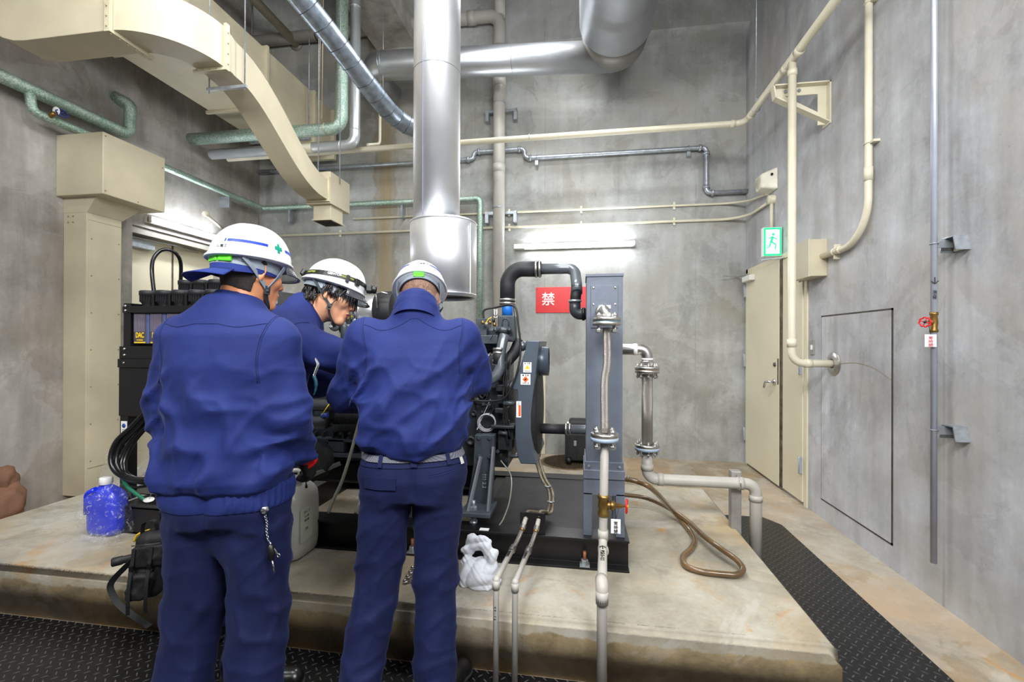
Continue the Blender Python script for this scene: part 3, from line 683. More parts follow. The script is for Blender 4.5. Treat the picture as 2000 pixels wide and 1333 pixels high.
# left elbow rising
secs = []
R_ = .28
for k in range(9):
    a = PI/2*(1-k/8)
    cx, cz = -3.38, zc_+R_
    # from vertical (a=90deg) to horizontal
    c = Vector((cx-R_*math.sin(a), yc_, cz-R_*math.cos(a))); tan = Vector((math.cos(a), 0, -math.sin(a)))
    u_ = Vector((math.sin(a), 0, math.cos(a)))
    secs.append((c, (0, 1, 0), u_, W_/2, H_/2*(1 if k else 1)))
secs.insert(0, (secs[0][0]+Vector((0, 0, .9)), (0, 1, 0), secs[0][2], W_/2, H_/2))
secs.append(((-2.77, yc_, zc_), (0, 1, 0), (0, 0, 1), W_/2, H_/2))
MB().loft(rect_sweep(secs), smooth=False).build('elbow_run', cream, bd, bevel=.003)
# horizontal 90 degree bend to +Y
secs = []; R_ = .30; cxx = -2.77; w2 = .20
for k in range(15):
    a = PI/2*k/14; c = Vector((cxx+R_*math.sin(a), yc_+R_*(1-math.cos(a)), zc_)); s_ = Vector((-math.sin(a), math.cos(a), 0))
    secs.append((c, s_, (0, 0, 1), (W_*(1-k/14)+w2*k/14)/2, H_/2))
mb = MB().loft(rect_sweep(secs), smooth=True); o = mb.build('bend', cream, bd); m_ = o.modifiers.new('e', 'EDGE_SPLIT'); m_.split_angle = .7
bxx = cxx+R_; by_ = yc_+R_
# S drop towards +Y
secs = []; zt2 = z0-.03; zl2 = 2.745; hh = .19
ys0, ys1 = by_+.10, 3.92
secs.append(((bxx, by_, zc_), (1, 0, 0), (0, 0, 1), w2/2, H_/2)); secs.append(((bxx, by_+.08, zc_-.01), (1, 0, 0), (0, 0, 1), w2/2, H_/2*.92))
top_z = zc_-.02
for k in range(17):
    t_ = k/16; y_ = ys0+(ys1-ys0)*t_
    e_ = .5-.5*math.cos(PI*min(1, t_/.95)); z_ = top_z+(zl2+hh/2-top_z)*e_
    dz = (zl2+hh/2-top_z)*.5*PI*math.sin(PI*min(1, t_/.95))/(ys1-ys0)
    u_ = Vector((0, -dz, 1)).normalized(); secs.append(((bxx, y_, z_), (1, 0, 0), u_, w2/2, (H_*.9*(1-t_)+hh*t_)/2))
mb = MB().loft(rect_sweep(secs), smooth=True); o = mb.build('drop', cream, bd); m_ = o.modifiers.new('e', 'EDGE_SPLIT'); m_.split_angle = .7
MB().box(bxx-w2/2-.03, ys1, zl2-.035, bxx+w2/2+.02, ys1+.36, zl2+.27).build('outlet_box', cream, bd, bevel=.004)
MB().box(bxx-w2/2+.02, ys1+.04, zl2-.17, bxx+w2/2-.0, ys1+.26, zl2-.03).build('outlet_neck', cream, bd, bevel=.003)
mb = MB().box(bxx-w2/2+.01, ys1+.03, zl2-.182, bxx+w2/2+.01, ys1+.27, zl2-.170)
gro = mb.build('grille_frame', cream, bd)
mb = MB()
for k in range(7): mb.box(bxx-w2/2+.025, ys1+.05+k*.03, zl2-.188, bxx+w2/2-.005, ys1+.062+k*.03, zl2-.183)
mb.build('grille_slats', P('dark_grille', (60, 58, 54), .7), gro)
mb = MB()
x0_, x1_ = -2.775, -2.755
mb.box(x0_-.0, yc_-W_/2-.022, z0-.02, x1_+.015, yc_+W_/2+.04, z0).box(x0_, yc_-W_/2-.022, z0, x1_+.015, yc_-W_/2-.001, z0+H_+.02)
mb.box(bxx-w2/2-.03, by_+.0, z0-.022, bxx+w2/2+.022, by_+.03, z0).box(bxx+w2/2+.001, by_+.0, z0, bxx+w2/2+.022, by_+.03, z0+H_+.02)
mb.box(bxx-w2/2-.02, ys1-.02, zl2-.02, bxx+w2/2+.02, ys1, zl2).box(bxx+w2/2+.001, ys1-.02, zl2, bxx+w2/2+.02, ys1, zl2+hh+.02)
build_each(mb, 'flange', P('cream_flange', (196, 188, 160), .45), bd)
mb = MB()
for k in range(5): mb.ball((x1_-.002, yc_-W_/2-.024, z0+.01+k*.06), .006, 8).ball((x1_+.002, yc_-W_/2+.05*k, z0-.022), .006, 8)
for k in range(4): mb.ball((bxx-w2/2+.05*k, by_-.002, z0-.01), .005, 8).ball((bxx+w2/2+.024, by_+.015, z0+.02+k*.07), .005, 8)
build_each(mb, 'bolt', P('flange_bolt', (168, 158, 128), .4, .4), bd)
mb = MB()
yh = by_+.14; mb.bar((bxx-w2/2-.05, yh, z0-.06), (bxx+w2/2+.06, yh, z0-.06), .02, .02)
for x_ in (bxx-w2/2-.035, bxx+w2/2+.045): mb.cyl((x_, yh, z0-.09), (x_, yh, ZC), .0045, seg=6)
for x_ in (bxx-w2/2-.0, bxx+w2/2+.03): mb.cyl((x_, ys1+.15, zl2+.2), (x_, ys1+.15, ZC), .0045, seg=6)
build_each(mb, 'hanger', galv, bd)
# spiral duct
sd = thing('spiral_duct', (-1, 3, 4), 'galvanised spiral duct slanting down from the upper left behind the exhaust pipe', 'duct')
y_s = 4.3
A_ = on_y(815, 252, y_s); B2 = on_y(745, 212, y_s)
sdp = spline([A_+Vector((.30, .06, -.03)), A_, on_y(778, 233, 4.15), on_y(745, 200, 3.9), on_y(650, 75, 3.35), on_y(590, 0, 3.08), on_y(560, -38, 2.96), on_y(455, -175, 2.6)], 8)
MB().tube(sdp, .088, 22).build('duct_body', P('spiral_galvanised', (146, 157, 170), .36, .8, var=.12, vs=22, bmp=.1, bs=60), sd)
P2, F2 = frames(sdp); mb = MB()
acc = 0; last = P2[0]
for i in range(1, len(P2)-1):
    acc += (P2[i]-last).length; last = P2[i]
    if acc > .12:
        acc = 0; mb.torus(P2[i], (P2[i+1]-P2[i-1]).normalized()+Vector((.0, .1, .15)), .089, .0035, 26, 6)
mb.build('spiral_seam', P('seam_dark_grey', (88, 94, 102), .4, .8), sd)  # spiral seams in a darker grey than the duct
# ---- foil-wrapped pipes
def foil():
    t = NT('green_tinted_foil'); p = t.pos(); n = t.noise(p, 85, 5, .7); n2 = t.noise(p, 7, 3)
    t.l(t.ramp(t.math('ADD', t.math('MULTIPLY', n2, .15), t.math('MULTIPLY', n, .85)), (.36, lin((112, 164, 140))), (.50, lin((174, 198, 184))), (.62, lin((222, 229, 223)))), t.b.inputs['Base Color'])
    t.b.inputs['Metallic'].default_value = .75; t.b.inputs['Roughness'].default_value = .34
    t.l(t.bump(n, .8, .008), t.b.inputs['Normal']); return t.m
foilm = foil(); silv = P('silver_jacket', (206, 210, 214), .38, .7, var=.05, vs=5)
yf = 4.35
gp_ = thing('insulated_pipe', (0, yf, 3.6), 'foil wrapped pipe with green tint running across then up under the beam', 'pipe')
a_, b_ = on_y(372, 273, yf), on_y(667, 250, yf)
zz = (a_.z+b_.z)/2
MB().tube(fillet([(a_.x, yf, zz), (b_.x, yf, zz), (b_.x, yf, 6.2)], .12, 6), .062, 20).build('pipe', foilm, gp_)
yf2 = 4.55; a2, b2 = on_y(413, 296, yf2), on_y(693, 280, yf2); z2 = on_y(693, 283, yf2).z
gp2 = thing('insulated_pipe', (0, yf2, 3.5), 'smooth silver jacketed pipe just behind and below the foil wrapped pipe', 'pipe')
MB().tube(fillet([(a2.x, yf2, z2), (b2.x, yf2, z2), (b2.x, yf2, 6.2)], .10, 6), .055, 20).build('pipe', silv, gp2)
c1, c2 = on_y(555, 290, yf2).x, on_y(612, 285, yf2).x
MB().cyl((c1, yf2, z2), (c2, yf2, z2), .058, seg=20).build('painted_sleeve', creampipe, gp2)
mb = MB(); collar(mb, (b2.x-.16, yf2, z2), (1, 0, 0), .055, .012, 1.06); collar(mb, (b2.x, yf2, z2+.16), (0, 0, 1), .055, .012, 1.06); collar(mb, (b2.x, yf2, z2+1.5), (0, 0, 1), .055, .012, 1.06); build_each(mb, 'band', silv, gp2)
mb = MB()
x_ = on_y(637, 240, yf).x
mb.cyl((x_, yf-.08, zz+.07), (x_+.02, yf-.08, ZC), .006, seg=6).cyl((x_-.03, yf-.08, zz+.0), (x_+.0, yf-.08, ZC), .004, seg=6).torus((x_, yf, zz), (1, 0, 0), .064, .004)
build_each(mb, 'hanger_rod', P('hanger_wire', (176, 164, 138), .5, .4), gp_)
# left wall foil pipe
xw = XL+.10
lw = thing('insulated_pipe', (xw, 3, 3.4), 'thick green foil pipe high on the left wall that hooks back into the wall', 'pipe')
zA = on_x(0, 148, xw+.02).z; 
p1 = on_x(252, 246, xw)
MB().tube(fillet([(xw+.02, .2, zA), (xw+.02, p1.y-.02, zA), (xw+.02, p1.y, zA+.30), (XL, p1.y-.06, zA+.36)], .07, 6), .05, 18).build('pipe', foilm, lw)
yb3 = on_x(55, 180, xw+.02).y
lw2 = thing('insulated_pipe', (xw, 3, 3.2), 'thinner green foil pipe running along the left wall and round onto the back wall', 'pipe')
zB = zA-.17; yq = YB-.10
xq = on_y(938, 380, yq).x
MB().tube(fillet([(xw+.03, yb3, zA), (xw+.03, yb3+.02, zB), (xw+.03, yq, zB), (xq, yq, zB), (xq, yq, 1.2)], .055, 6), .034, 16).build('pipe', foilm, lw2)
mb = MB(); 
for x_ in (-3.9, -2.3, -1.6): mb.box(x_-.012, yq, zB-.20, x_+.012, YB, zB-.03)
mb.box(XL, 4.9, zB-.16, xw+.04, 4.93, zB-.03); build_each(mb, 'support_bracket', galv, lw2)
bluev = P('blue_cast_wheel', (36, 44, 120), .5)
vb = on_x(98, 198, xw+.06)
MB().cyl((xw+.03, vb.y, zB), (xw+.11, vb.y, zB+.03), .016, seg=12).build('valve_body', brass, lw2)
handwheel('handwheel', (xw+.12, vb.y+.04, zB+.05), (1, -.5, .3), .033, lw2, (bluev,), 6, bluev)
wp = on_x(110, 217, xw+.1)
wt = thing('pipe_tag', wp, 'small white oval tag hanging under the blue valve on the left wall pipe', 'tag')
MB().lathe(wp, (1, -1, 0), [(0, 0), (.022, 0), (.022, .003), (0, .003)], 20, sy=1.6, up=(1, 1, 0)).build('tag_plate', whitepl, wt)
# ================================================================ EXHAUST
ex = thing('exhaust_pipe', (-1, 3, 3), 'tall bright silver exhaust chimney with wider lower sleeve above the engine', 'exhaust pipe')
Ye = 3.0
xa, xb = on_y(810, 200, Ye).x, on_y(898, 200, Ye).x; xe = (xa+xb)/2; re = (xb-xa)/2*.985
zj = on_y(855, 446, Ye).z; zbt = on_y(868, 583, Ye).z
MB().cyl((xe, Ye, zj-.05), (xe, Ye, 6.25), re, seg=56).build('pipe', alu, ex)
mb = MB()
for z_ in (on_y(855, 145, Ye).z,): mb.torus((xe, Ye, z_), (0, 0, 1), re, .0025, 48, 6)
mb.box(xe-.045, Ye-re-.002, zj, xe-.042, Ye-re+.02, 6.2).build('seam', P('seam_grey', (138, 142, 150), .5, .6), ex)
xs0, xs1 = on_y(804, 520, Ye).x, on_y(930, 520, Ye).x; xc = (xs0+xs1)/2; rs = (xs1-xs0)/2*.985
sl = MB().lathe((xc, Ye, zbt), (0, 0, 1), [(rs-.012, .012), (rs-.012, 0), (rs, 0), (rs, zj-zbt+.03), (rs-.01, zj-zbt+.036), (re*.9, zj-zbt+.036)], 64)
sl.build('lower_sleeve', alu, ex)
MB().lathe((xc, Ye, zbt+.025), (0, 0, 1), [(0, 0), (rs-.012, 0)], 48).build('sleeve_dark_disc', P('shaded_sleeve_steel', (54, 54, 56), .6, .5), ex)  # dark disc painted as the shaded hollow of the open-bottomed sleeve
mb = MB().torus((xc, Ye, zbt+.02), (0, 0, 1), rs, .004, 56, 6).torus((xc, Ye, zj+.022-.0), (0, 0, 1), rs, .004, 56, 6)
mb.box(xc+rs*.93, Ye-rs*.42, zbt+.02, xc+rs*.95, Ye-rs*.40, zj).build('rolled_edge', alu, ex)
bdx = thing('flue_duct', (0, 4.9, 4.7), 'horizontal silver flue near the ceiling joining the big overhead duct', 'duct')
Yx = 4.9; p0, p1_ = on_y(722, 128, Yx), on_y(1150, 90, Yx); zf = (p0.z+p1_.z)/2; rf = .155
Yb_ = 4.62; RB = on_y(1203, 45, Yb_); rb = (on_y(1275, 45, Yb_).x-on_y(1131, 45, Yb_).x)/2
MB().tube(fillet([(p0.x-.0, YB-.13, zf-.02), (p0.x-.0, Yx, zf), (RB.x, Yx, RB.z-.16)], .2, 7), rf, 32).build('duct_body', alu_d, bdx)
mb = MB()
for x_ in (on_y(1002, 100, Yx).x, p0.x+.16): mb.torus((x_, Yx, zf+(RB.z-.16-zf)*(x_-p0.x)/(RB.x-p0.x)), (1, 0, 0), rf+.001, .003, 32, 6)
build_each(mb, 'band', alu_d, bdx)
MB().torus((on_y(752, 120, Yx).x, Yx, zf+.01), (1, 0, 0), rf+.004, .003, 32, 6).cyl((on_y(752, 120, Yx).x, Yx-.05, 4.0), (on_y(752, 120, Yx).x, Yx-.05, ZC), .006, seg=6).build('hanger_rod', galv, bdx)
bg = thing('overhead_duct', (RB.x, 3, RB.z), 'very large round silver duct overhead coming towards the viewer at top centre', 'duct')
MB().lathe((RB.x, .2, RB.z), (0, 1, 0), [(rb, 0), (rb, Yb_-.2-.04), (rb-.02, Yb_-.2), (0, Yb_-.2)], 64).build('duct_body', alu_d, bg)
MB().tube(fillet([(RB.x, Yb_-.03, RB.z), (RB.x, Yb_+.30, RB.z), (RB.x, Yb_+.31, RB.z+1.4)], .25, 8), rb*.93, 48).build('elbow', P('dull_zinc', (120, 116, 110), .5, .4), bg)
MB().torus((RB.x, 3.2, RB.z), (0, 1, 0), rb, .003, 64, 6).build('band', alu_d, bg)
# ================================================================ BASE FRAME
BX0, BX1, BY0, BY1, BZ0, BZ1 = -2.77, .245, 2.31, 3.42, PH, .40
bf = thing('skid_frame', (-1.2, 2.9, PH), 'long black steel skid frame on the concrete plinth under the engine', 'frame')
def ibeam_x(y0, y1, x0=BX0, x1=BX1):
    mb = MB(); ym = (y0+y1)/2; t = .012
    mb.prism([(y0, BZ0), (y1, BZ0), (y1, BZ0+t), (ym+.005, BZ0+t), (ym+.005, BZ1-t), (y1, BZ1-t), (y1, BZ1), (y0, BZ1), (y0, BZ1-t), (ym-.005, BZ1-t), (ym-.005, BZ0+t), (y0, BZ0+t)], 0, x0, x1)
    return mb
ibeam_x(BY0, BY0+.12).build('side_beam', black, bf, bevel=.002)
ibeam_x(BY1-.12, BY1).build('side_beam', black, bf, bevel=.002)
for x in (BX0, -1.9, -1.1, -.62, BX1-.09): MB().box(x, BY0+.12, BZ0, x+.09, BY1-.12, BZ1-.012).build('cross_beam', black, bf, bevel=.003)
MB().box(-.55, BY0+.10, BZ1-.03, BX1, BY1-.10, BZ1-.005).build('deck_plate', P('dull_black_steel', (42, 40, 42), .5, .4, var=.2, vs=7), bf)
MB().box(BX0, BY0, BZ0, BX0+.3, BY1, BZ1+.004).build('end_plate', black, bf)
def anchor(px, py, i=0):
    p = on_z(px, py, PH+.012); 
    t = thing('anchor_bolt', p, ('galvanised anchor bolt with nut on the skid frame foot, nearest the front pipes' if i == 0 else 'galvanised anchor bolt seen between the legs of the heavyset worker'), 'bolt')
    y = BY0+.02
    MB().box(p.x-.025, y-.02, PH+.012, p.x+.025, y+.03, PH+.018).build('washer', galv, t)
    MB().hexnut((p.x, y+.002, PH+.018), (0, 0, 1), .019, .026).build('nut', galv, t)
    MB().cyl((p.x, y+.002, PH+.04), (p.x, y+.002, PH+.085), .009, seg=10).build('stud', P('rusty_stud', (150, 96, 66), .6, .4), t)
anchor(1142, 1107, 0); anchor(806, 1078, 1)
# ================================================================ HEAT EXCHANGER TOWER
tw = thing('heat_exchanger_tower', (.12, 2.45, BZ1), 'tall narrow blue-grey steel heat exchanger cabinet standing on the skid', 'cabinet')
TX0, TX1, TY0, TY1 = .028, .213, 2.36, 2.62
zt = on_y(1146, 537, TY0).z; zl = on_y(1140, 905, TY0).z
MB().box(TX0, TY0, zl, TX1, TY1, zt).build('cabinet_body', bluegrey, tw, bevel=.003)
MB().box(TX0-.004, TY0-.006, zt-.01, TX1+.004, TY1, zt+.003).build('top_lip', bluegrey, tw)
MB().box(TX0-.006, TY0-.012, zl-.03, TX1+.006, TY1+.01, zl+.012).build('seam_flange', bluegrey, tw, bevel=.002)
MB().box(TX0-.012, TY0-.02, zl-.075, TX1+.012, TY1+.02, zl-.028).build('base_flange', bluegrey, tw, bevel=.003)
MB().box(TX0-.012, TY0-.01, zl-.16, TX1+.012, TY1+.01, zl-.075).build('top_rail', bluegrey, tw, bevel=.002)
for x in (TX0-.012, TX1+.012-.045):
    for y in (TY0-.01, TY1-.035): MB().box(x, y, BZ1, x+.045, y+.045, zl-.15).build('leg', bluegrey, tw, bevel=.002)
for x in (TX0+.015, TX1-.015): MB().hexnut((x, TY0-.012, zl-.01), (0, -1, 0), .007, .006).build('bolt', galv, tw)
pa, pb = on_y(1154, 558, TY0), on_y(1207, 641, TY0)
MB().box(pa.x, TY0-.006, pb.z, pb.x, TY0, pa.z).build('cover_plate', bluegrey, tw, bevel=.0015)
for x in (pa.x+.014, pb.x-.014):
    for z in (pa.z-.014, pa.z-.10, pb.z+.02): MB().lathe((x, TY0-.006, z), (0, -1, 0), [(0, .004), (.004, .003), (.007, 0)][::-1], 12).build('screw', stainless, tw)
la = on_y(1181, 600, TY0)
MB().box(la.x-.03, TY0-.0075, la.z-.008, la.x+.03, TY0-.006, la.z+.008).build('name_label', whitepl, tw)
text('lettering', '冷却水入口', (la.x, TY0-.0078, la.z), FACE_CAM, .011, P('faint_ink', (90, 90, 90), .6, var=0), tw, depth=.0002)
# ---- flanged hose assembly 1 (front of the tower)
def flange_pair(c, R, t, parent, gasket, lower=stainless, bolts=4, up=True, rb=.0125, k=.78):
    c = Vector(c)
    MB().lathe(c, (0, 0, 1), [(0, 0), (R, 0), (R, t*.92), (R*.97, t), (0, t)], 40).build('flange', stainless, parent)
    MB().lathe(c-Vector((0, 0, t+.003)), (0, 0, 1), [(0, 0), (R, 0), (R, t), (0, t)], 40).build('flange', lower, parent)
    MB().lathe(c-Vector((0, 0, .003)), (0, 0, 1), [(0, 0), (R*.985, 0), (R*.985, .003), (0, .003)], 40).build('gasket', gasket, parent)
    for i in range(bolts):
        a = PI/4+2*PI*i/bolts; x, y = c.x+R*k*math.cos(a), c.y+R*k*math.sin(a)
        b = MB(); b.hexnut((x, y, c.z+t), (0, 0, 1), rb*1.25, rb*1.2).hexnut((x, y, c.z-2*t-.003), (0, 0, -1), rb*1.25, rb*1.2).cyl((x, y, c.z-2*t-.02), (x, y, c.z+t+.022), rb*.65, seg=10)
        b.build('bolt', stainless, parent)
def braid(name='steel_braid'):
    if name in MATS: return MATS[name]
    t = NT(name); tc = t.n('TexCoord'); g = t.pos((1, 1, 1)); sp = t.n('SeparateXYZ'); t.l(g, sp.inputs[0])
    a = t.math('SINE', t.math('MULTIPLY', t.math('ADD', sp.outputs[2], t.math('MULTIPLY', sp.outputs[0], 2)), 900)); b = t.math('SINE', t.math('MULTIPLY', t.math('SUBTRACT', sp.outputs[2], t.math('MULTIPLY', sp.outputs[0], 2)), 900))
    h = t.math('MULTIPLY', a, b)
    t.l(t.ramp(t.math('ADD', t.math('MULTIPLY', h, .5), .5), (.1, lin((120, 112, 104))), (.7, lin((205, 200, 192)))), t.b.inputs['Base Color'])
    t.b.inputs['Metallic'].default_value = .85; t.b.inputs['Roughness'].default_value = .32
    t.l(t.bump(h, .6, .0015), t.b.inputs['Normal']); MATS[name] = t.m; return t.m
braidm = braid()
bluegask = P('blue_gasket', (96, 160, 180), .5); bluefl = P('pale_blue_flange', (150, 168, 188), .45, var=.04)
h1 = thing('flexible_hose_assembly', (.12, 2.27, 1.5), 'narrow braided steel hose between two flanges in front of the grey tower', 'hose')
HY = 2.20
f1 = on_y(1185, 628, HY); f2 = on_y(1181, 853, HY); R1 = (on_y(1213, 628, HY).x-on_y(1158, 628, HY).x)/2
e0 = on_y(1180, 603, HY)
MB().tube(fillet([(e0.x-.005, TY0-.004, e0.z-.005), (e0.x, HY, e0.z-.005), (f1.x, HY, f1.z+.02)], .028, 7), .0225, 20).lathe((e0.x, TY0-.004, e0.z-.005), (0, -1, 0), [(.035, 0), (.036, .018), (.025, .02)], 24).build('elbow', stainless, h1)
MB().lathe((f1.x, HY, f1.z+.012), (0, 0, 1), [(.026, 0), (.028, .012), (.026, .024), (.023, .03)], 8, smooth=False).build('union_nut', stainless, h1)
flange_pair((f1.x, HY, f1.z), R1, .018, h1, bluegask)
pts = spline([(f1.x, HY, f1.z-.03), (f1.x+.002, HY, f1.z-.2), (f2.x-.002, HY, f2.z+.25), (f2.x, HY, f2.z+.02)], 8)
MB().tube(pts, .0195, 18).build('braided_hose', braidm, h1)
flange_pair((f2.x, HY, f2.z), R1, .017, h1, whitepl, bluefl)
# inlet pipe with valve
ip = thing('inlet_pipe', (f2.x, HY, 0), 'white-grey cooling water inlet pipe with brass valve, bending over the plinth edge', 'pipe')
xv = f2.x-.004; zv = on_y(1179, 987, HY).z
za = on_y(1178, 1068, HY).z
FY = 1.80; pE = on_y(1176, 1145, FY)
path = fillet([(f2.x, HY, f2.z-.036), (xv, HY, zv), (xv-.003, HY, za+.01), (pE.x, FY+.01, pE.z), (pE.x, FY, .004)], .05, 6)
MB().tube(path, .0205, 18).build('pipe', pvc, ip)
mb = MB(); collar(mb, (xv-.002, HY, za+.055), (0, 0, 1), .0205, .05, 1.22); collar(mb, (xv-.003, HY-.035, za-.0), (0, -1, 0), .0205, .04, 1.22)
collar(mb, (pE.x, FY, pE.z-.045), (0, 0, 1), .0205, .05, 1.22)
mb.tube(fillet([(pE.x, FY+.055, pE.z-.002), (pE.x, FY+.002, pE.z), (pE.x, FY, pE.z-.06)], .03, 6), .0252, 18)
build_each(mb, 'coupling', pvc, ip)
v = MB().lathe((xv, HY, zv-.05), (0, 0, 1), [(.018, 0), (.027, 0), (.029, .015), (.022, .025), (.027, .05), (.022, .075), (.029, .085), (.027, .10), (.018, .10)], 18)
v.cyl((xv, HY, zv), (xv+.045, HY-.0, zv), .019, seg=16).lathe((xv+.035, HY, zv), (1, 0, 0), [(.024, 0), (.024, .015), (.012, .022), (.010, .05), (.005, .055), (.005, .075)], 14)
v.build('valve_body', brass, ip)
handwheel('handwheel', (xv+.108, HY, zv), (1, -.15, 0), .030, ip, (red,), 6, yellow)
ta = on_y(1206, 1029, HY-.03); valve_tag((ta.x-.008, HY-.03, ta.z), .0, .045, .068, inkblk, 'white tag with black characters hanging from the inlet pipe valve', (xv+.075, HY, zv))
tmid = Vector(((xv+pE.x)/2, (HY+FY)/2, (za+pE.z)/2)); p0v = Vector((xv-.003, HY, za+.01)); dirv = (Vector((pE.x, FY+.01, pE.z))-p0v).normalized()
side = Vector((1, 0, 0)); nrm = side.cross(-dirv).normalized()
if nrm.z < 0: nrm = -nrm
Rm = Matrix((side, nrm.cross(side), nrm)).transposed()
text('lettering', '↑', p0v+dirv*.09+nrm*.0215, Rm, .05, inkblk, ip)
for k, ch in enumerate('冷却水入口'): text('lettering', ch, p0v+dirv*(.13+.021*k)+nrm*.0215, Rm, .021, inkblk, ip)
# ---- flanged hose assembly 2 (right, behind)
SY = 2.93
h2 = thing('flexible_hose_assembly', (.35, SY, 1), 'thicker braided steel hose between flanges to the right of the grey tower', 'hose')
q = on_y(1262, 683, SY); g1 = on_y(1264, 722, SY); g2 = on_y(1264, 873, SY); R2 = (on_y(1288, 872, SY).x-on_y(1240, 872, SY).x)/2
MB().tube(fillet([(TX1-.02, SY, q.z), (g1.x, SY, q.z), (g1.x, SY, g1.z+.03)], .055, 8), .035, 22).build('elbow', stainless, h2)
for x in (g1.x-.075,): MB().cyl((x-.012, SY, q.z), (x+.012, SY, q.z), .0375, seg=22).build('seal_tape', whitepl, h2)
MB().cyl((g1.x, SY, q.z-.055), (g1.x, SY, q.z-.067), .037, seg=22).build('seal_tape', whitepl, h2)
MB().lathe((g1.x, SY, g1.z+.02), (0, 0, 1), [(.036, 0), (.041, .006), (.041, .03), (.036, .036)], 8, smooth=False).build('union_nut', stainless, h2)
flange_pair((g1.x, SY, g1.z), R2, .018, h2, P('bronze_gasket', (150, 110, 70), .5), bolts=8, rb=.008)
MB().tube([(g1.x, SY, g1.z-.03), (g2.x, SY, g2.z+.02)], .035, 24).build('braided_hose', braidm, h2)
flange_pair((g2.x, SY, g2.z), R2, .017, h2, whitepl, bluefl, bolts=8, rb=.008)
MB().tube(fillet([(TX1-.02, TY1+.0, q.z), (TX1-.02, SY, q.z)], .02), .034, 20).build('link_pipe', stainless, h2)
op = thing('outlet_pipe', (g2.x, SY, .6), 'thick grey outlet pipe crossing the plinth edge then dropping to the floor', 'pipe')
zz = on_y(1350, 940, SY).z; xr = on_y(1476, 1000, SY).x
MB().tube(fillet([(g2.x, SY, g2.z-.036), (g2.x, SY, zz), (xr, SY, zz), (xr, SY, .0)], .06, 8), .034, 22).build('pipe', pvc, op)
mb = MB()
for c, d_ in (((g2.x, SY, zz+.075), (0, 0, 1)), ((g2.x+.08, SY, zz), (1, 0, 0)), ((xr-.09, SY, zz), (1, 0, 0)), ((xr, SY, zz-.085), (0, 0, 1))): collar(mb, c, d_, .034, .035, 1.14)
build_each(mb, 'coupling', pvc, op)
ps = thing('support_post', (xr-.12, SY+.05, 0), 'square grey post with a U-bolt holding the thick outlet pipe', 'post')
pxx = on_y(1436, 940, SY+.06).x; zp = on_y(1436, 922, SY+.03).z
MB().box(pxx-.03, SY+.035, .0, pxx+.03, SY+.095, zp).build('post', P('grey_galvanised_post', (158, 156, 150), .5, .4, var=.1), ps, bevel=.004)
MB().tube(fillet([(pxx+.0, SY+.05, zz+.038), (pxx, SY-.04, zz+.038), (pxx, SY-.04, zz-.038), (pxx, SY+.05, zz-.038)], .035, 6), .004, 8).build('u_bolt', stainless, ps)
# ================================================================ FUEL PIPES
def fuel(top, mid, low, elb, label, n):
    t = thing('fuel_pipe', (elb[0], FY, 0), label, 'pipe')
    top, mid, low = Vector(top), Vector(mid), Vector(low)
    e = Vector(elb)
    MB().tube(spline([mid, (mid+low)/2+Vector((0, 0, -.006)), low], 6), .0105, 14).build('braided_hose', braidm, t)
    d_ = (mid-top).normalized()
    MB().tube([top, top+(mid-top)*.6], .0115, 14).build('pipe_stub', pvc, t)
    MB().cyl(mid-d_*.012, mid+d_*.002, .0125, seg=12).build('brass_ferrule', brass, t)
    MB().lathe(top+(mid-top)*.55, d_, [(.012, 0), (.0155, .002), (.0155, .022), (.012, .026)], 8, smooth=False).build('union_nut', stainless, t)
    dd = (e-low).normalized()
    MB().lathe(low-dd*.03, dd, [(.011, 0), (.0155, .004), (.0155, .028), (.0165, .03), (.0165, .05), (.013, .06)], 14).build('union_nut', stainless, t)
    MB().tube(fillet([low, e, (e.x, e.y, .008)], .02, 6), .0125, 16).build('pipe', pvc, t)
    mb = MB(); mb.ball((e.x, e.y+.003, e.z-.002), .0158, 16); collar(mb, (e.x, e.y, e.z-.02), (0, 0, 1), .0125, .035, 1.24); build_each(mb, 'coupling', pvc, t)
    # lettering along the sloping part
    side = Vector((1, 0, 0)); side = (side-dd*side.dot(dd)).normalized(); nr = side.cross(-dd).normalized(); nr = -nr if nr.z < 0 else nr
    Rm = Matrix((side, nr.cross(side), nr)).transposed()
    text('lettering', '↑' if n == 0 else '↓', low+dd*.045+nr*.0132, Rm, .03, inkblk, t)
    for k, ch in enumerate('燃料給油口' if n == 0 else '燃料戻り口'): text('lettering', ch, low+dd*(.066+.0125*k)+nr*.0132, Rm, .0135, inkblk, t)
    for k, ch in enumerate('VP-16'): text('lettering', ch, (e.x-.002, e.y-.0128, .32-.012*k), (PI/2, PI/2, 0), .012, inkblk, t) if n == 0 else None
YB_ = 2.33
def on_line(px, py, f, A=(2.29, .0), B_=None): pass
fuel(on_y(1027, 1013, 2.30), on_y(1019, 1037, 2.24), on_y(1001, 1073, 2.12), on_y(969, 1133, FY), 'left of two slim white pipes with braided couplings over the plinth edge', 0)
fuel(on_y(1052, 1016, 2.30), on_y(1046, 1040, 2.24), on_y(1032, 1076, 2.12), on_y(1006, 1138, FY), 'right of two slim white pipes with braided couplings over the plinth edge', 1)
ca, cb = on_y(1016, 1008, 2.32), on_y(1065, 1040, 2.32)
fb = thing('hose_bracket', (ca.x, 2.33, BZ1), 'small black bracket plate with two braided hoses passing through on the skid', 'bracket')
MB().box(ca.x, 2.318, BZ1-.005, cb.x, 2.324, ca.z+.02).build('bracket_plate', black, fb, bevel=.001)
braidy = P('braided_hose_worn', (132, 122, 104), .45, .5, var=.2, vs=60, bmp=.5, bs=260)
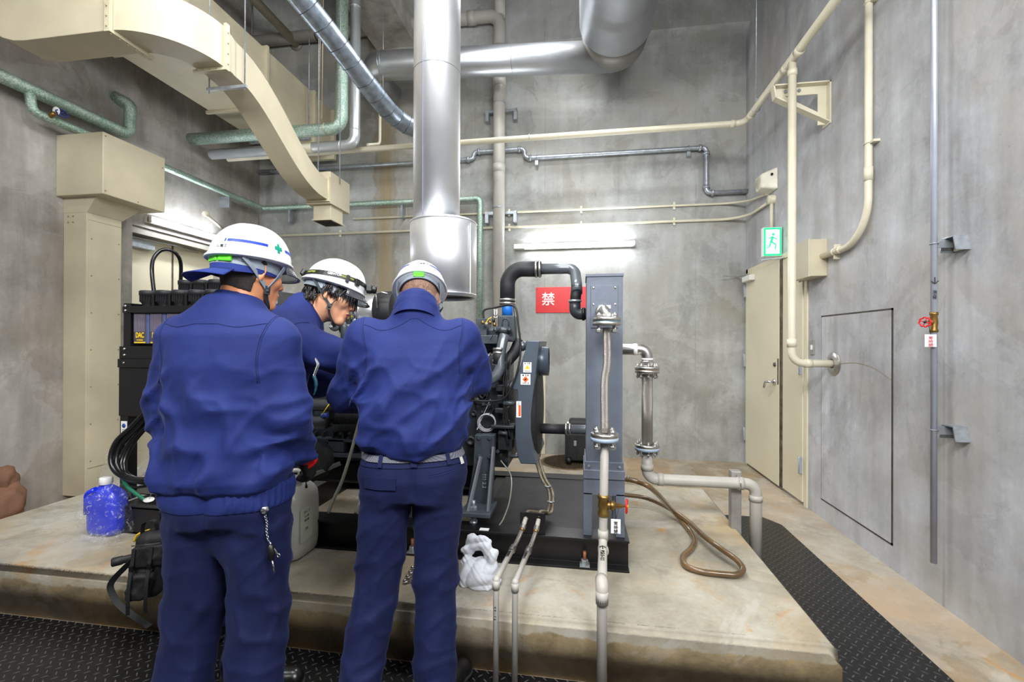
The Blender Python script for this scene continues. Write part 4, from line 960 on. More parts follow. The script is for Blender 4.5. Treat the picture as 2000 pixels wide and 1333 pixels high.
for k, (a_, b_) in enumerate(((1027, 1079), (1052, 1072))):
    pts = spline([on_y(a_, 1012, 2.32), on_y(a_+3, 1001, 2.36), on_y(a_+12, 1000, 2.42)] + ([on_y(1060, 1003, 2.5)] if k == 0 else [])+[on_y(b_-3, 1002, 2.55), on_y(b_+1, 985, 2.57), on_y(b_-0, 960, 2.60), on_y(b_-14, 935, 2.63), on_y(b_-24, 905, 2.68), on_y(b_-32, 880, 2.75)], 7)
    MB().tube(pts, .009, 10).build('braided_hose', braidy, fb)
for pp in ((1070, 950, 2.6), (1076, 980, 2.57)): MB().torus(on_y(*pp), (0, .1, 1), .018, .004).build('cable_tie', galv, fb)
# ================================================================ DRAIN HOSE
dh = thing('drain_hose', on_z(1340, 1080, PH+.03), 'brown ribbed drain hose looping over the plinth to the right', 'hose')
hp = [on_y(1218, 935, 2.55), on_y(1245, 941, 2.53), on_y(1275, 957, 2.52)]
for px, py, z in ((1318, 1003, .30), (1345, 1034, .262), (1356, 1055, .258), (1350, 1072, .258), (1334, 1088, .258), (1340, 1106, .258), (1370, 1117, .258), (1410, 1122, .259), (1440, 1123, .262), (1451, 1112, .275), (1438, 1094, .29), (1410, 1074, .30), (1375, 1048, .295), (1340, 1016, .29), (1300, 990, .30), (1260, 973, .31), (1217, 967, .32)):
    hp.append(on_z(px, py, z))
hp += [hp[-1]+Vector((-.15, .03, 0))]
hs = spline(hp, 12); 
dhm = P('brown_translucent_hose', (102, 78, 48), .28, var=.25, vs=6, coat=.5)
rr = [.0138+(.0012 if i % 2 else 0) for i in range(len(hs))]
MB().tube(hs, rr, 14).build('hose', dhm, dh)
t0 = hp[0]; MB().cyl(t0+Vector((-.03, 0, 0)), t0+Vector((.012, 0, 0)), .016, seg=14).build('hose_barb', pvc, dh)
MB().torus(t0+Vector((.022, 0, -.001)), (1, 0, -.1), .0155, .004, 20, 6).build('hose_clip', galv, dh)
# ================================================================ ENGINE
en = thing('diesel_engine', (-1.2, 2.85, BZ1), 'large dark grey diesel engine with pipes and black hoses behind the workers', 'engine')
EY0, EY1 = 2.62, 3.22
E0 = lambda px, py, y=EY0: on_y(px, py, y)
def eb(name, px0, py0, px1, py1, y0, y1, m=darkeng, bv=.006):
    a, b = E0(px0, py0, y0), E0(px1, py1, y0); zt_ = (a.z+E0(px1, py0, y0).z)/2; zb_ = (b.z+E0(px0, py1, y0).z)/2
    return MB().box(a.x, y0, zb_, b.x, y1, zt_).build(name, m, en, bevel=bv)
eb('cylinder_block', 600, 752, 992, 905, 2.66, 3.15)
eb('cylinder_head', 610, 690, 985, 752, 2.70, 3.10, mideng)
eb('valve_cover', 668, 640, 975, 690, 2.76, 3.02, mideng, .02)
eb('oil_pan', 606, 905, 940, 950, 2.72, 3.08, black, .02)
eb('thermostat_housing', 972, 616, 1004, 668, 2.66, 2.80, mideng, .008)
eb('intake_box', 926, 655, 972, 672, 2.62, 2.8, mideng, .004)
eb('bell_housing', 560, 720, 606, 900, 2.62, 3.2, darkeng, .01)
# thermostat ear
a, b = E0(969, 645, 2.64), E0(996, 645, 2.64)
MB().tube([a, b], .021, 18).build('housing_ear', mideng, en)
mb = MB(); 
for p_ in (a, b): mb.lathe(p_+Vector((0, -.021, 0)), (0, -1, 0), [(.014, -.004), (.014, .004), (.008, .005), (.008, .012), (0, .012)], 16)
build_each(mb, 'sensor_boss', P('dark_boss', (70, 76, 84), .4, .4), en)
# arch relief on housing
c_ = E0(987, 632, 2.655); MB().tube(fillet([c_+Vector((-.02, 0, -.03)), c_+Vector((-.02, 0, .03)), c_+Vector((.02, 0, .03)), c_+Vector((.02, 0, -.03))], .02, 6), .003, 6).build('relief', mideng, en)
# black coolant hose and overhead pipe
nk = E0(991, 612, 2.72)
tape = MB().cyl(nk+Vector((0, 0, -.02)), nk+Vector((0, 0, .065)), .033, seg=24); tape.build('taped_neck', bluetape, en)
hz = [nk+Vector((0, 0, .05)), E0(991, 540, 2.72), E0(1055, 525, 2.66)]
xh = hz[0].x; hz = [Vector((xh, 2.72, nk.z+.05)), Vector((xh, 2.72, E0(991, 526, 2.72).z)), Vector((E0(1052, 526, 2.70).x, 2.70, E0(1052, 526, 2.70).z))]
MB().tube(fillet(hz, .115, 12), .0465, 26).build('coolant_hose', blackrub, en)
def clamp(c, d, r, n=2):
    c, d = Vector(c), Vector(d).normalized(); mb = MB()
    for k in range(n):
        cc = c+d*(k-.5*(n-1))*.022; mb.lathe(cc-d*.007, d, [(r, 0), (r+.004, 0), (r+.004, .014), (r, .014)], 28)
    s_ = d.orthogonal().normalized()
    mb.cyl(c+s_*(r+.008)-d.cross(s_)*.014, c+s_*(r+.008)+d.cross(s_)*.014, .006, seg=8)
    return mb.build('hose_clamp', stainless, en)
clamp((xh, 2.72, E0(991, 590, 2.72).z), (0, 0, 1), .047, 2)
hc = Vector((E0(1051, 526, 2.70).x, 2.70, E0(1051, 526, 2.70).z)); clamp(hc, (1, 0, 0), .047, 2)
gpipe = P('grey_enamel_pipe', (110, 116, 122), .28, .5, var=.06, vs=10)
xd = E0(1122, 560, 2.66).x
pe = Vector((TX0+.01, 2.50, E0(1140, 612, 2.5).z))
MB().tube(fillet([hc, (xd, 2.70, hc.z), (xd+.012, 2.62, hc.z-.10), (xd+.015, 2.58, hc.z-.16)], [.055, .05], 8), .032, 22).build('overhead_pipe', gpipe, en)
xd2 = E0(1123, 600, 2.58).x
MB().tube([(xd+.013, 2.60, hc.z-.12), (xd2, 2.58, pe.z+.05)], .031, 20).build('rubber_sleeve', blackrub, en)
MB().tube(fillet([(xd2, 2.58, pe.z+.075), (xd2, 2.58, pe.z), (TX0-.0, 2.58, pe.z)], .045, 8), .0325, 22).build('lower_elbow', P('dark_elbow', (66, 70, 74), .35, .4), en)
MB().cyl((xd2, 2.58, pe.z+.068), (xd2, 2.58, pe.z+.08), .038, seg=22).build('seal_ring', P('pale_ring', (190, 192, 196), .3, .6), en)
MB().cyl((TX0-.022, 2.58, pe.z), (TX0-.006, 2.58, pe.z), .038, seg=22).build('seal_ring', black, en)
# curved coolant pipe below the thermostat
cpz = [E0(985, 655, 2.62), E0(981, 672, 2.60), E0(976, 700, 2.58), E0(975, 722, 2.57), E0(964, 739, 2.56), E0(942, 747, 2.56), E0(905, 750, 2.56)]
MB().tube(spline(cpz, 6), .030, 20).build('coolant_pipe', gpipe, en)
for q_ in ((974, 686), (973, 709)): clamp(E0(*q_, 2.585), (0, .05, 1), .031, 2)
MB().tube([E0(974, 684, 2.583), E0(973, 712, 2.578)], .0325, 20).build('rubber_sleeve', blackrub, en)
MB().tube(spline([E0(1014, 668, 2.75), E0(1004, 690, 2.7), E0(985, 712, 2.66), E0(975, 735, 2.66)], 5), .036, 18).build('radiator_hose', blackrub, en)
MB().tube([E0(917, 773, 2.55), E0(944, 742, 2.60)], .026, 16).build('lower_pipe', gpipe, en)
MB().tube([E0(926, 764, 2.555), E0(934, 755, 2.57)], .029, 16).build('blue_band', bluetape, en)
# right end cover with the radiator cap
MB().ball(E0(1019, 676, 2.74), .034, 16).build('end_cap', gpipe, en)
# wiring loops
wire = P('black_loom', (22, 22, 24), .5)
MB().tube(spline([E0(945, 622, 2.60), E0(944, 610, 2.60), E0(950, 604, 2.60), E0(972, 600, 2.6), E0(995, 596, 2.58), E0(1008, 604, 2.57), E0(1013, 640, 2.56), E0(1017, 680, 2.56), E0(1013, 715, 2.55), E0(1002, 750, 2.55), E0(985, 778, 2.55), E0(960, 784, 2.56), E0(915, 783, 2.56)], 7), .0062, 8).build('wiring_loom', wire, en)
MB().tube(spline([E0(977, 641, 2.61), E0(966, 650, 2.60), E0(958, 664, 2.60)], 6), .0025, 6).build('sensor_wire', wire, en)
MB().tube(spline([E0(1003, 600, 2.6), E0(1006, 630, 2.58), E0(1008, 665, 2.58)], 6), .003, 6).build('sensor_wire', wire, en)
mb = MB()
cw = E0(950, 827, 2.58)
for k in range(4): mb.torus(cw+Vector((.004*(k % 2), .004*k, .003*k)), (.1, -1, .1*k-.1), .052-.002*k, .0022, 26, 6)
mb.tube(spline([E0(938, 830, 2.58), E0(932, 838, 2.58), E0(958, 780, 2.6)], 5), .002, 6)
mb.build('coiled_wire', P('grey_wire', (176, 174, 182), .4), en)
MB().tube(spline([E0(960, 752, 2.58), E0(958, 775, 2.58), E0(963, 800, 2.58), E0(955, 812, 2.58)], 5), .0025, 6).tube(spline([E0(938, 842, 2.58), E0(930, 872, 2.58), E0(918, 882, 2.58)], 5), .0025, 6).build('sensor_wire', wire, en)
# yellow/brass bits on top
mb = MB()
mb.tube(spline([E0(948, 634, 2.64), E0(953, 625, 2.64), E0(960, 620, 2.64)], 4), .003, 6); mb.build('yellow_wire', yellow, en)
for k, (px, py) in enumerate(((943, 630), (950, 633), (957, 630), (964, 626), (966, 634))): MB().cyl(E0(px, py+4, 2.66), E0(px, py-3, 2.66), .009, seg=10).build('fitting', [brass, galv, brass, black, brass][k], en)
eb('sensor_block', 930, 622, 950, 655, 2.70, 2.85, mideng, .003)
# block front greebles: bosses, covers, ribs
rnd = random.Random(3)
for px, py, r in ((945, 770, .034), (927, 806, .02), (921, 860, .03), (958, 862, .012), (938, 775, .05)):
    MB().lathe(E0(px, py, 2.66), (0, -1, 0), [(r, 0), (r, .02), (r*.85, .028), (r*.5, .028), (r*.45, .02), (0, .02)], 22).build('block_cover', darkeng, en)
for px0, py0, px1, py1, y in ((972, 690, 990, 745, 2.62), (968, 752, 986, 765, 2.60), (970, 772, 986, 790, 2.60), (966, 798, 990, 808, 2.58), (958, 832, 1004, 838, 2.56), (985, 755, 1003, 762, 2.6), (972, 850, 1000, 880, 2.6), (930, 790, 962, 850, 2.64), (990, 836, 1003, 860, 2.6)):
    eb('block_casting', px0, py0, px1, py1, y, y+.1, darkeng, .005)
for k in range(26):
    px = rnd.uniform(926, 1000); py = rnd.uniform(755, 900)
    MB().hexnut(E0(px, py, 2.62 if px > 962 else 2.64), (0, -1, 0), rnd.choice((.008, .010, .012)), .02).build('bolt', darkeng if k % 3 else mideng, en)
for k in range(5):
    p_ = E0(rnd.uniform(972, 1000), rnd.uniform(770, 895), 2.58); MB().cyl(p_, p_+Vector((rnd.uniform(.05, .1), .0, rnd.uniform(-.01, .01))), rnd.uniform(.008, .015), seg=12).build('shaft', mideng, en)
for k in range(4): MB().tube(spline([E0(rnd.uniform(975, 1000), 700+k*12, 2.6), E0(rnd.uniform(975, 990), 760+k*15, 2.58), E0(rnd.uniform(985, 1005), 830+k*14, 2.58)], 6), .004, 6).build('oil_line', wire, en)
# head-side: manifold pipes behind the worker's arm
for k in range(4):
    p_ = E0(930+k*14, 690, 2.64); MB().tube(spline([p_, p_+Vector((-.01, -.03, -.03)), p_+Vector((-.0, -.02, -.08))], 4), .006, 8).build('injector_line', stainless, en)
# ---- mounting bracket and foot
mp = P('mount_grey', (76, 84, 92), .4, .3, var=.08, vs=14)
a, b = E0(932, 848, 2.56), E0(966, 905, 2.56)
MB().prism([(E0(930, 848, 2.56).x, E0(930, 848, 2.56).z), (E0(968, 848, 2.56).x, E0(968, 848, 2.56).z), (E0(966, 905, 2.56).x, E0(966, 905, 2.56).z), (E0(962, 988, 2.56).x, BZ1+.06), (E0(915, 988, 2.56).x, BZ1+.06), (E0(928, 905, 2.56).x, E0(928, 905, 2.56).z)], 1, 2.52, 2.58).build('mount_plate', mp, en, bevel=.003)
for px, py in ((936, 855), (957, 855), (936, 892), (957, 892)): MB().hexnut(E0(px, py, 2.52), (0, -1, 0), .013, .012).build('mount_bolt', mp, en)
zf = BZ1+.045
MB().box(E0(905, 990, 2.45).x, 2.37, zf, E0(963, 990, 2.45).x, 2.58, zf+.022).build('mount_foot', mp, en, bevel=.003)
gx0, gx1 = E0(932, 900, 2.5).x, E0(963, 900, 2.5).x
MB().bar((E0(938, 900, 2.5).x, 2.515, .74), (E0(915, 975, 2.4).x, 2.40, zf+.02), .012, .02).build('gusset', P('gusset_light', (140, 146, 154), .4, .4), en)
MB().bar((gx1, 2.515, .80), (gx1-.01, 2.42, zf+.02), .012, .03).build('gusset', P('gusset_light', (140, 146, 154), .4, .4), en)
text('lettering', '⇡⇡⇡ 2.2', (E0(945, 935, 2.51).x, 2.518, .60), (PI/2, PI/2, 0), .03, P('cast_light', (168, 174, 180), .4), en)
xb_ = E0(925, 985, 2.42).x
MB().lathe((xb_, 2.42, BZ1), (0, 0, 1), [(.022, 0), (.022, .01), (.012, .01), (.012, .045), (.0, .045)], 16).hexnut((xb_, 2.42, zf+.022), (0, 0, 1), .02, .022).hexnut((xb_, 2.42, BZ1+.012), (0, 0, 1), .018, .018).cyl((xb_, 2.42, zf+.04), (xb_, 2.42, zf+.075), .01, seg=12).build('levelling_bolt', galv, en)
# ---- belt guard
FX = lambda px, py: (E0(px, py, 2.56).x, E0(px, py, 2.56).z)
gd = [FX(*q_) for q_ in ((1028, 665), (1055, 666), (1052, 680), (1048, 715), (1044, 745), (1040, 780), (1037, 812), (1037, 845), (1042, 885), (1049, 908), (1017, 907), (1010, 890), (1006, 857), (1006, 815), (1011, 776), (1010, 763), (1001, 761), (1001, 752), (1017, 713), (1026, 684))]
MB().prism(gd, 1, 2.56, 3.10).build('belt_guard', P('guard_enamel', (84, 94, 106), .35, .3, var=.04, vs=8), en, bevel=.006)
mc = E0(1040, 815, 2.8)
mesh_m = P('black_mesh_guard', (44, 45, 48), .55, .4, var=.1, bmp=1, bs=320)
MB().lathe((gd[7][0]-.02, 2.83, .985), (1, 0, 0), [(.31, 0), (.31, .03), (.28, .05), (.1, .066), (0, .068)], 40, up=(0, 0, 1), sx=1.12, sy=.82).build('mesh_guard', mesh_m, en)
zg = E0(1060, 706, 2.75).z; xg = E0(1047, 706, 2.75).x; xg2 = E0(1072, 706, 2.75).x
MB().lathe((xg-.02, 2.75, zg), (1, 0, 0), [(0, 0), (.088, 0), (.088, xg2-xg+.02), (.080, xg2-xg+.02), (.078, .02), (0, .02)], 36).build('pulley_cover', P('guard_enamel', (84, 94, 106), .35, .3), en)
def sticker(px0, py0, px1, py1, y, parent, col, sh, ttl=None):
    a, b = E0(px0, py0, y), E0(px1, py1, y); x0, x1, z0_, z1_ = a.x, b.x, b.z, a.z
    st_ = MB().box(x0, y-.0015, z0_, x1, y, z1_).build('warning_label', whitepl, parent)
    cx, w_ = (x0+x1)/2, x1-x0; cz = z0_+(z1_-z0_)*.5
    s_ = w_*.32
    if sh == 'tri': MB().prism([(cx-s_, cz-s_*.6), (cx+s_, cz-s_*.6), (cx, cz+s_*.9)], 1, y-.0025, y-.001).build('pictogram', yellow, st_); text('lettering', '!', (cx, y-.0026, cz), FACE_CAM, s_, inkblk, st_, depth=.0002)
    if sh == 'dia': MB().prism([(cx-s_, cz), (cx, cz-s_), (cx+s_, cz), (cx, cz+s_)], 1, y-.0025, y-.001).build('pictogram', P('orange_ink', (238, 96, 30), .5), st_); MB().prism([(cx-s_*.5, cz-.002), (cx, cz-s_*.3), (cx+s_*.5, cz+.003), (cx, cz+s_*.3)], 1, y-.003, y-.0024).build('pictogram', inkblk, st_)
    if sh == 'strip': MB().box(x0+w_*.45, y-.0025, z0_+.008, x0+w_*.9, y-.001, z1_-(z1_-z0_)*.25).build('pictogram', P('orange_ink', (238, 96, 30), .5), st_); text('lettering', '⚠', (x0+w_*.5, y-.0026, z1_-.015), FACE_CAM, .016, inkblk, st_, depth=.0002)
    if sh != 'strip':
        text('lettering', ttl, (cx, y-.002, z1_-w_*.14), FACE_CAM, w_*.22, inkblk, st_, depth=.0002)
        text('lettering', '作業時注意', (cx, y-.002, z0_+w_*.14), FACE_CAM, w_*.15, P('faint_ink', (90, 90, 90), .6, var=0), st_, depth=.0002)
sticker(1022, 708, 1038, 728, 2.5585, en, yellow, 'tri', '▲ 注意'); sticker(1017, 731, 1036, 752, 2.5585, en, yellow, 'dia', '● 危険'); sticker(1008.5, 784, 1018, 816, 2.5585, en, yellow, 'strip')
# lower hose to the tower
zl_ = E0(1080, 838, 2.75).z
MB().cyl((E0(1050, 838, 2.75).x, 2.75, zl_), (E0(1107, 838, 2.75).x, 2.75, zl_), .031, seg=22).build('lower_hose', blackrub, en)
clamp((E0(1109, 838, 2.75).x, 2.75, zl_), (1, 0, 0), .032, 2)
MB().tube(fillet([(E0(1107, 838, 2.75).x, 2.75, zl_), (.12, 2.75, zl_), (.12, 2.60, zl_)], .04), .029, 22).build('lower_pipe', gpipe, en)
# ---- left visible part: air cleaner, filters, starter, block
ac = E0(688, 628, 2.85)
def axial(pxa, pxb, py, y, r, m, name, n=36):
    a_, b_ = E0(pxa, py, y), E0(pxb, py, y); zc = (a_.z+b_.z)/2
    return MB().lathe((a_.x, y, zc), (1, 0, 0), [(0, 0), (r*.96, 0), (r, .006), (r, b_.x-a_.x-.006), (r*.96, b_.x-a_.x), (0, b_.x-a_.x)], n).build(name, m, en)
axial(676, 701, 627, 2.95, .125, blackrub, 'air_cleaner_end'); axial(701, 712, 615, 2.95, .128, chrome, 'clamp_ring'); axial(712, 742, 608, 2.95, .11, P('cast_aluminium', (196, 198, 200), .35, .8, bmp=.2, bs=40), 'turbo_inlet'); axial(742, 775, 606, 2.95, .13, blackrub, 'air_cleaner_body')
MB().tube(fillet([E0(737, 602, 2.80), E0(734, 574, 2.80), E0(745, 571, 2.80), E0(757, 574, 2.8)], .015), .006, 8).build('handle', stainless, en)
vc = E0(651, 638, 2.68)
MB().lathe(vc+Vector((0, .02, 0)), (.2, -1, .1), [(0, .03), (.022, .03), (.024, .024), (.03, .022), (.032, 0), (0, 0)][::-1], 26).build('oil_filler_cap', P('filler_cap_grey', (92, 98, 102), .35, .3), en)
text('lettering', 'OIL', vc+Vector((-.002, -.016, -.0)), rot_xyz(PI/2, 0, .2).to_3x3(), .018, whitepl, en)
MB().tube(fillet([vc+Vector((.03, .05, .03)), vc+Vector((.05, .05, .0)), vc+Vector((.045, .05, -.14))], .02), .022, 14).build('filler_neck', mideng, en)
eb('gear_cover', 664, 634, 700, 690, 2.74, 2.9, P('pale_engine_paint', (140, 148, 152), .4, .3), .006)
for k, (px, py) in enumerate(((662, 622), (668, 626), (674, 620), (665, 612))): MB().cyl(E0(px, py, 2.8), E0(px+5, py, 2.8), .012, seg=10).build('yellow_fitting', yellow if k % 2 == 0 else galv, en)
dkc = P('dark_cylinder', (70, 72, 74), .35, .5, var=.1)
for px0, px1, py, r in ((598, 650, 792, .036), (592, 640, 823, .038)): axial(px0, px1, py, 2.50, r, dkc, 'starter_motor')
eb('starter_foot', 596, 833, 634, 838, 2.47, 2.55, dkc, .002)
axial(650, 712, 812, 2.58, .05, blackrub, 'manifold_hose')
for k in range(7): MB().torus(E0(655+k*8, 812, 2.58), (1, 0, 0), .051, .004, 22, 6).build('manifold_rib', blackrub, en)
MB().tube(spline([E0(628, 812, 2.45), E0(636, 800, 2.44), E0(643, 790, 2.46), E0(646, 788, 2.47)], 5), .0028, 6).build('yellow_wire', yellow, en)
MB().cyl(E0(628, 812, 2.46), E0(640, 812, 2.46), .014, seg=12).build('blue_connector', P('blue_connector', (40, 70, 150), .5), en)
for k, px in enumerate((612, 628, 648, 668, 688)): eb('block_rib', px, 845, px+3, 900, 2.62, 2.67, darkeng, .001)
eb('block_ledge', 604, 858, 716, 864, 2.60, 2.67, mideng, .002); eb('block_ledge', 604, 886, 716, 894, 2.59, 2.67, mideng, .002)
eb('core_cover', 640, 858, 672, 884, 2.60, 2.65, mideng, .006)
for k in range(14): MB().hexnut(E0(rnd.uniform(606, 712), rnd.uniform(845, 892), 2.62), (0, -1, 0), .009, .018).build('bolt', mideng, en)
for k in range(9): axial(rnd.uniform(640, 690), rnd.uniform(692, 712), rnd.uniform(700, 845), 2.64, rnd.uniform(.01, .02), [darkeng, mideng, dkc][k % 3], 'fuel_rail', 12)
MB().lathe(E0(610, 900, 2.55), (0, -1, 0), [(.12, -.05), (.12, .01), (.1, .02), (.03, .02), (0, .02)], 30).build('flywheel_cover', P('dull_black_casting', (30, 31, 33), .75, var=.2), en)
MB().bar(E0(606, 930, 2.5), E0(665, 905, 2.6), .03, .02).build('brace', P('brace_grey', (92, 92, 88), .6, .2), en)
# clear sampling tubes
clr = P('clear_vinyl_tube', (170, 172, 158), .15, var=.06, trans=.45, coat=.6)
MB().tube(spline([E0(705, 812, 2.45), E0(696, 845, 2.44), E0(684, 890, 2.42), E0(668, 940, 2.40), E0(652, 975, 2.38), E0(641, 1003, 2.36)], 7), .0095, 12).build('clear_tube', clr, en)
MB().tube(spline([E0(709, 815, 2.5), E0(708, 870, 2.48), E0(710, 930, 2.46), E0(706, 970, 2.42), E0(694, 1004, 2.36)], 7), .008, 12).build('clear_tube', clr, en)
# thin clear tube near the foot on the right
MB().tube(spline([E0(978, 900, 2.55), E0(998, 930, 2.5), E0(996, 975, 2.45), E0(985, 1010, 2.42), E0(975, 1027, 2.40)], 7), .004, 8).build('clear_tube', clr, en)
# green-topped oil cloth hanging (key lanyard and valve at the worker's waist)
# ================================================================ BATTERY RACK
RY0 = 2.40
rk = thing('filter_rack', (-2.6, 2.5, BZ1), 'black steel rack holding rows of capped canisters at the left end of the skid', 'rack')
A0, A1 = on_y(241, 600, RY0), on_y(452, 600, RY0)
rx0, rx1 = A0.x, A1.x
def rz(py): return on_y(300, py, RY0).z
MB().box(rx0, RY0, rz(700), rx0+.05, RY0+.5, rz(592)).build('side_frame', black, rk, bevel=.003)
MB().box(rx1-.03, RY0, rz(700), rx1+.02, RY0+.5, rz(592)).build('side_frame', black, rk, bevel=.003)
MB().box(rx0, RY0-.006, rz(611), rx1, RY0+.004, rz(598)).build('top_rail', black, rk, bevel=.002)
MB().box(rx0-.02, RY0-.008, rz(702), rx1, RY0+.5, rz(677)).build('shelf_box', black, rk, bevel=.003)
MB().box(rx0-.025, RY0-.014, rz(719), rx1, RY0+.5, rz(702)).build('shelf_rail', black, rk, bevel=.002)
MB().box(rx0-.025, RY0-.006, rz(815), rx1, RY0+.5, rz(719)).build('lower_cabinet', black, rk, bevel=.004)
for x in (rx0-.02, rx1-.06):
    for y in (RY0, RY0+.44): MB().box(x, y, BZ1, x+.06, y+.06, rz(813)).build('leg', black, rk, bevel=.002)
MB().box(rx0-.02, RY0-.002, on_y(243, 964, RY0).z-.0, rx0+.3, RY0+.5, BZ1+.05).build('base_plate', black, rk)
for px, py in ((245, 598), (245, 607), (243, 682), (243, 694), (242, 709)): MB().ball(on_y(px, py, RY0-.01), .008, 10).build('bolt', stainless, rk)
la, lb_ = on_y(237, 823, RY0-.004), on_y(248, 849, RY0-.004)
st = MB().box(la.x, RY0-.006, lb_.z, lb_.x, RY0-.003, la.z).build('safety_label', whitepl, rk)
MB().lathe(((la.x+lb_.x)/2, RY0-.0055, la.z-.028), (0, -1, 0), [(.014, 0), (.014, .001), (0, .001)], 20).build('pictogram', P('label_blue', (30, 80, 160), .5), st)
for k in range(3): MB().box(la.x+.006, RY0-.007, lb_.z+.01+k*.009, lb_.x-.006, RY0-.0055, lb_.z+.013+k*.009).build('print_line', P('faint_ink', (90, 90, 90), .6, var=0), st)
MB().cyl((la.x+.0, RY0-.04, on_y(240, 868, RY0).z), (la.x+.03, RY0-.0, on_y(240, 868, RY0).z), .008, seg=10).build('tap', stainless, rk)
MB().cyl((la.x+.0, RY0-.03, on_y(240, 870, RY0).z), (la.x+.0, RY0-.03, on_y(240, 884, RY0).z), .02, seg=14).build('green_fitting', P('green_rubber', (20, 110, 80), .5), rk)
# canisters
purp = P('dark_ribbed_plastic', (74, 70, 84), .45, var=.08, vs=20); blst = P('blue_grey_plastic', (78, 92, 140), .4, var=.05)
def canister(x0, w_, y0, zb_, zt_, label, group, tall=0):
    t = thing('capped_canister', (x0+w_/2, y0+.1, zb_), label, 'canister', group)
    MB().box(x0, y0, zb_, x0+w_*.76, y0+.2, zt_).build('case', purp, t, bevel=.003)
    mb = MB()
    for k in range(9): mb.box(x0+.006+k*w_*.076, y0-.0025, zb_+.075, x0+.009+k*w_*.076, y0+.001, zt_-.004)
    mb.build('ribs', P('rib_light', (120, 112, 128), .5), t)
    MB().box(x0+w_*.76, y0+.002, zb_, x0+w_*.93, y0+.2, zt_).build('side_rail', blst, t, bevel=.003)
    o = MB().box(x0+.008, y0-.002, zb_+.004, x0+w_*.74, y0, zb_+.012).build('yellow_line', yellow, t)
    text('lettering', 'DAC', (x0+w_*.42, y0-.003, zb_+.052), FACE_CAM, .046, yellow, t, squash=.62, bold=.03)
    text('lettering', 'POWER', (x0+w_*.42, y0-.003, zb_+.022), FACE_CAM, .013, yellow, t, squash=1, bold=.02)
    MB().box(x0-.002, y0-.004, zt_, x0+w_-.002, y0+.2, zt_+.045).build('lid', black, t, bevel=.003)
    MB().box(x0+.012, y0-.0055, zt_+.018, x0+w_*.72, y0-.003, zt_+.024).build('yellow_line', yellow, t)
    cx = x0+w_*.36; cy = y0+.06; zc = zt_+.045
    mb = MB().lathe((cx, cy, zc), (0, 0, 1), [(.030, 0), (.034, .020), (.042, .030), (.044, .07), (.049, .072), (.049, .098), (.045, .101), (0, .103)], 26)
    for k in range(20): a = 2*PI*k/20; mb.box(cx+.0435*math.cos(a)-.002, cy+.0435*math.sin(a)-.002, zc+.03, cx+.0435*math.cos(a)+.002, cy+.0435*math.sin(a)+.002, zc+.07)
    mb.build('cap', blackrub, t)
    MB().lathe((cx, cy, zc+.099), (0, 0, 1), [(.047, 0), (.041, .004), (0, .006)], 26).build('cap_top', P('cap_blue_grey', (62, 66, 84), .5), t)
    MB().box(x0+w_*.78, y0+.03, zt_+.045, x0+w_*.95, y0+.09, zt_+.12).build('connector', black, t, bevel=.004)
    return t
pitch = .118
x = on_y(257, 640, RY0).x
ords = ['leftmost', 'second from the left', 'third from the left', 'fourth from the left', 'fifth from the left']
for k in range(5):
    canister(x+k*pitch, pitch, RY0+.012, rz(672), rz(612), f'ribbed canister in the front row of the rack, {ords[k]}', 'front row of capped canisters')
for k, nm in enumerate(('left', 'middle', 'right')):
    xk = on_y(341, 555, RY0+.27).x+k*.118
    canister(xk, pitch, RY0+.26, rz(650), rz(612)+.10, f'capped canister in the raised back row of the rack, {nm} one', 'back row of capped canisters')
    MB().box(xk-.014, RY0+.25, rz(612)+.11, xk-.002, RY0+.26, rz(612)+.145).build('yellow_tab', yellow, rk)
# looping black cable
MB().tube(spline([on_y(303, 590, RY0+.1), on_y(297, 535, RY0+.1), on_y(299, 508, RY0+.12), on_y(312, 491, RY0+.15), on_y(329, 488, RY0+.18), on_y(345, 497, RY0+.22), on_y(353, 515, RY0+.27), on_y(353, 548, RY0+.3)], 8), .0115, 12).build('loop_cable', P('glossy_black_cable', (18, 18, 20), .25), rk)
# cable bundle in front
cbm = P('glossy_black_cable', (18, 18, 20), .25)
cb_t = thing('cable_bundle', on_y(245, 900, 2.3), 'thick bundle of black cables looping down beside the blue jug', 'cable')
for k in range(6):
    o_ = Vector((rnd.uniform(-.02, .02), rnd.uniform(-.03, .03), rnd.uniform(-.02, .02)))
    MB().tube(spline([on_y(305, 800, 2.38)+o_, on_y(270, 838, 2.36)+o_, on_y(243, 868, 2.33)+o_*1.2, on_y(230, 900, 2.30)+o_, on_y(236, 925, 2.28)+o_*.7, on_y(262, 938, 2.28)+o_*.6, on_y(300, 942, 2.3)+o_, on_y(340, 940, 2.32)], 7), .0135, 10).build('cable', cbm, cb_t)
MB().tube(spline([on_y(236, 925, 2.30), on_y(246, 948, 2.27), on_y(262, 962, 2.26), on_y(284, 978, 2.26)], 6), .010, 8).build('green_hose', P('green_rubber', (20, 110, 80), .5), cb_t)
MB().tube(spline([on_y(236, 930, 2.36), on_y(255, 952, 2.33), on_y(300, 948, 2.34)], 6), .008, 8).build('cable', cbm, cb_t)
wt = on_y(291, 977, 2.25)
t_ = thing('wire_tag', wt, 'small white oval tag on a thin wire at the left end of the skid', 'tag')
MB().lathe(wt, (0, -.5, 1), [(0, .0), (.034, 0), (.034, .003), (0, .003)], 22, sy=.6, up=(1, 0, 0)).build('tag_plate', whitepl, t_)
MB().tube(spline([wt, wt+Vector((.02, 0, .05)), on_y(300, 955, 2.25), on_y(304, 940, 2.26)], 5), .0015, 5).build('tag_wire', galv, t_)
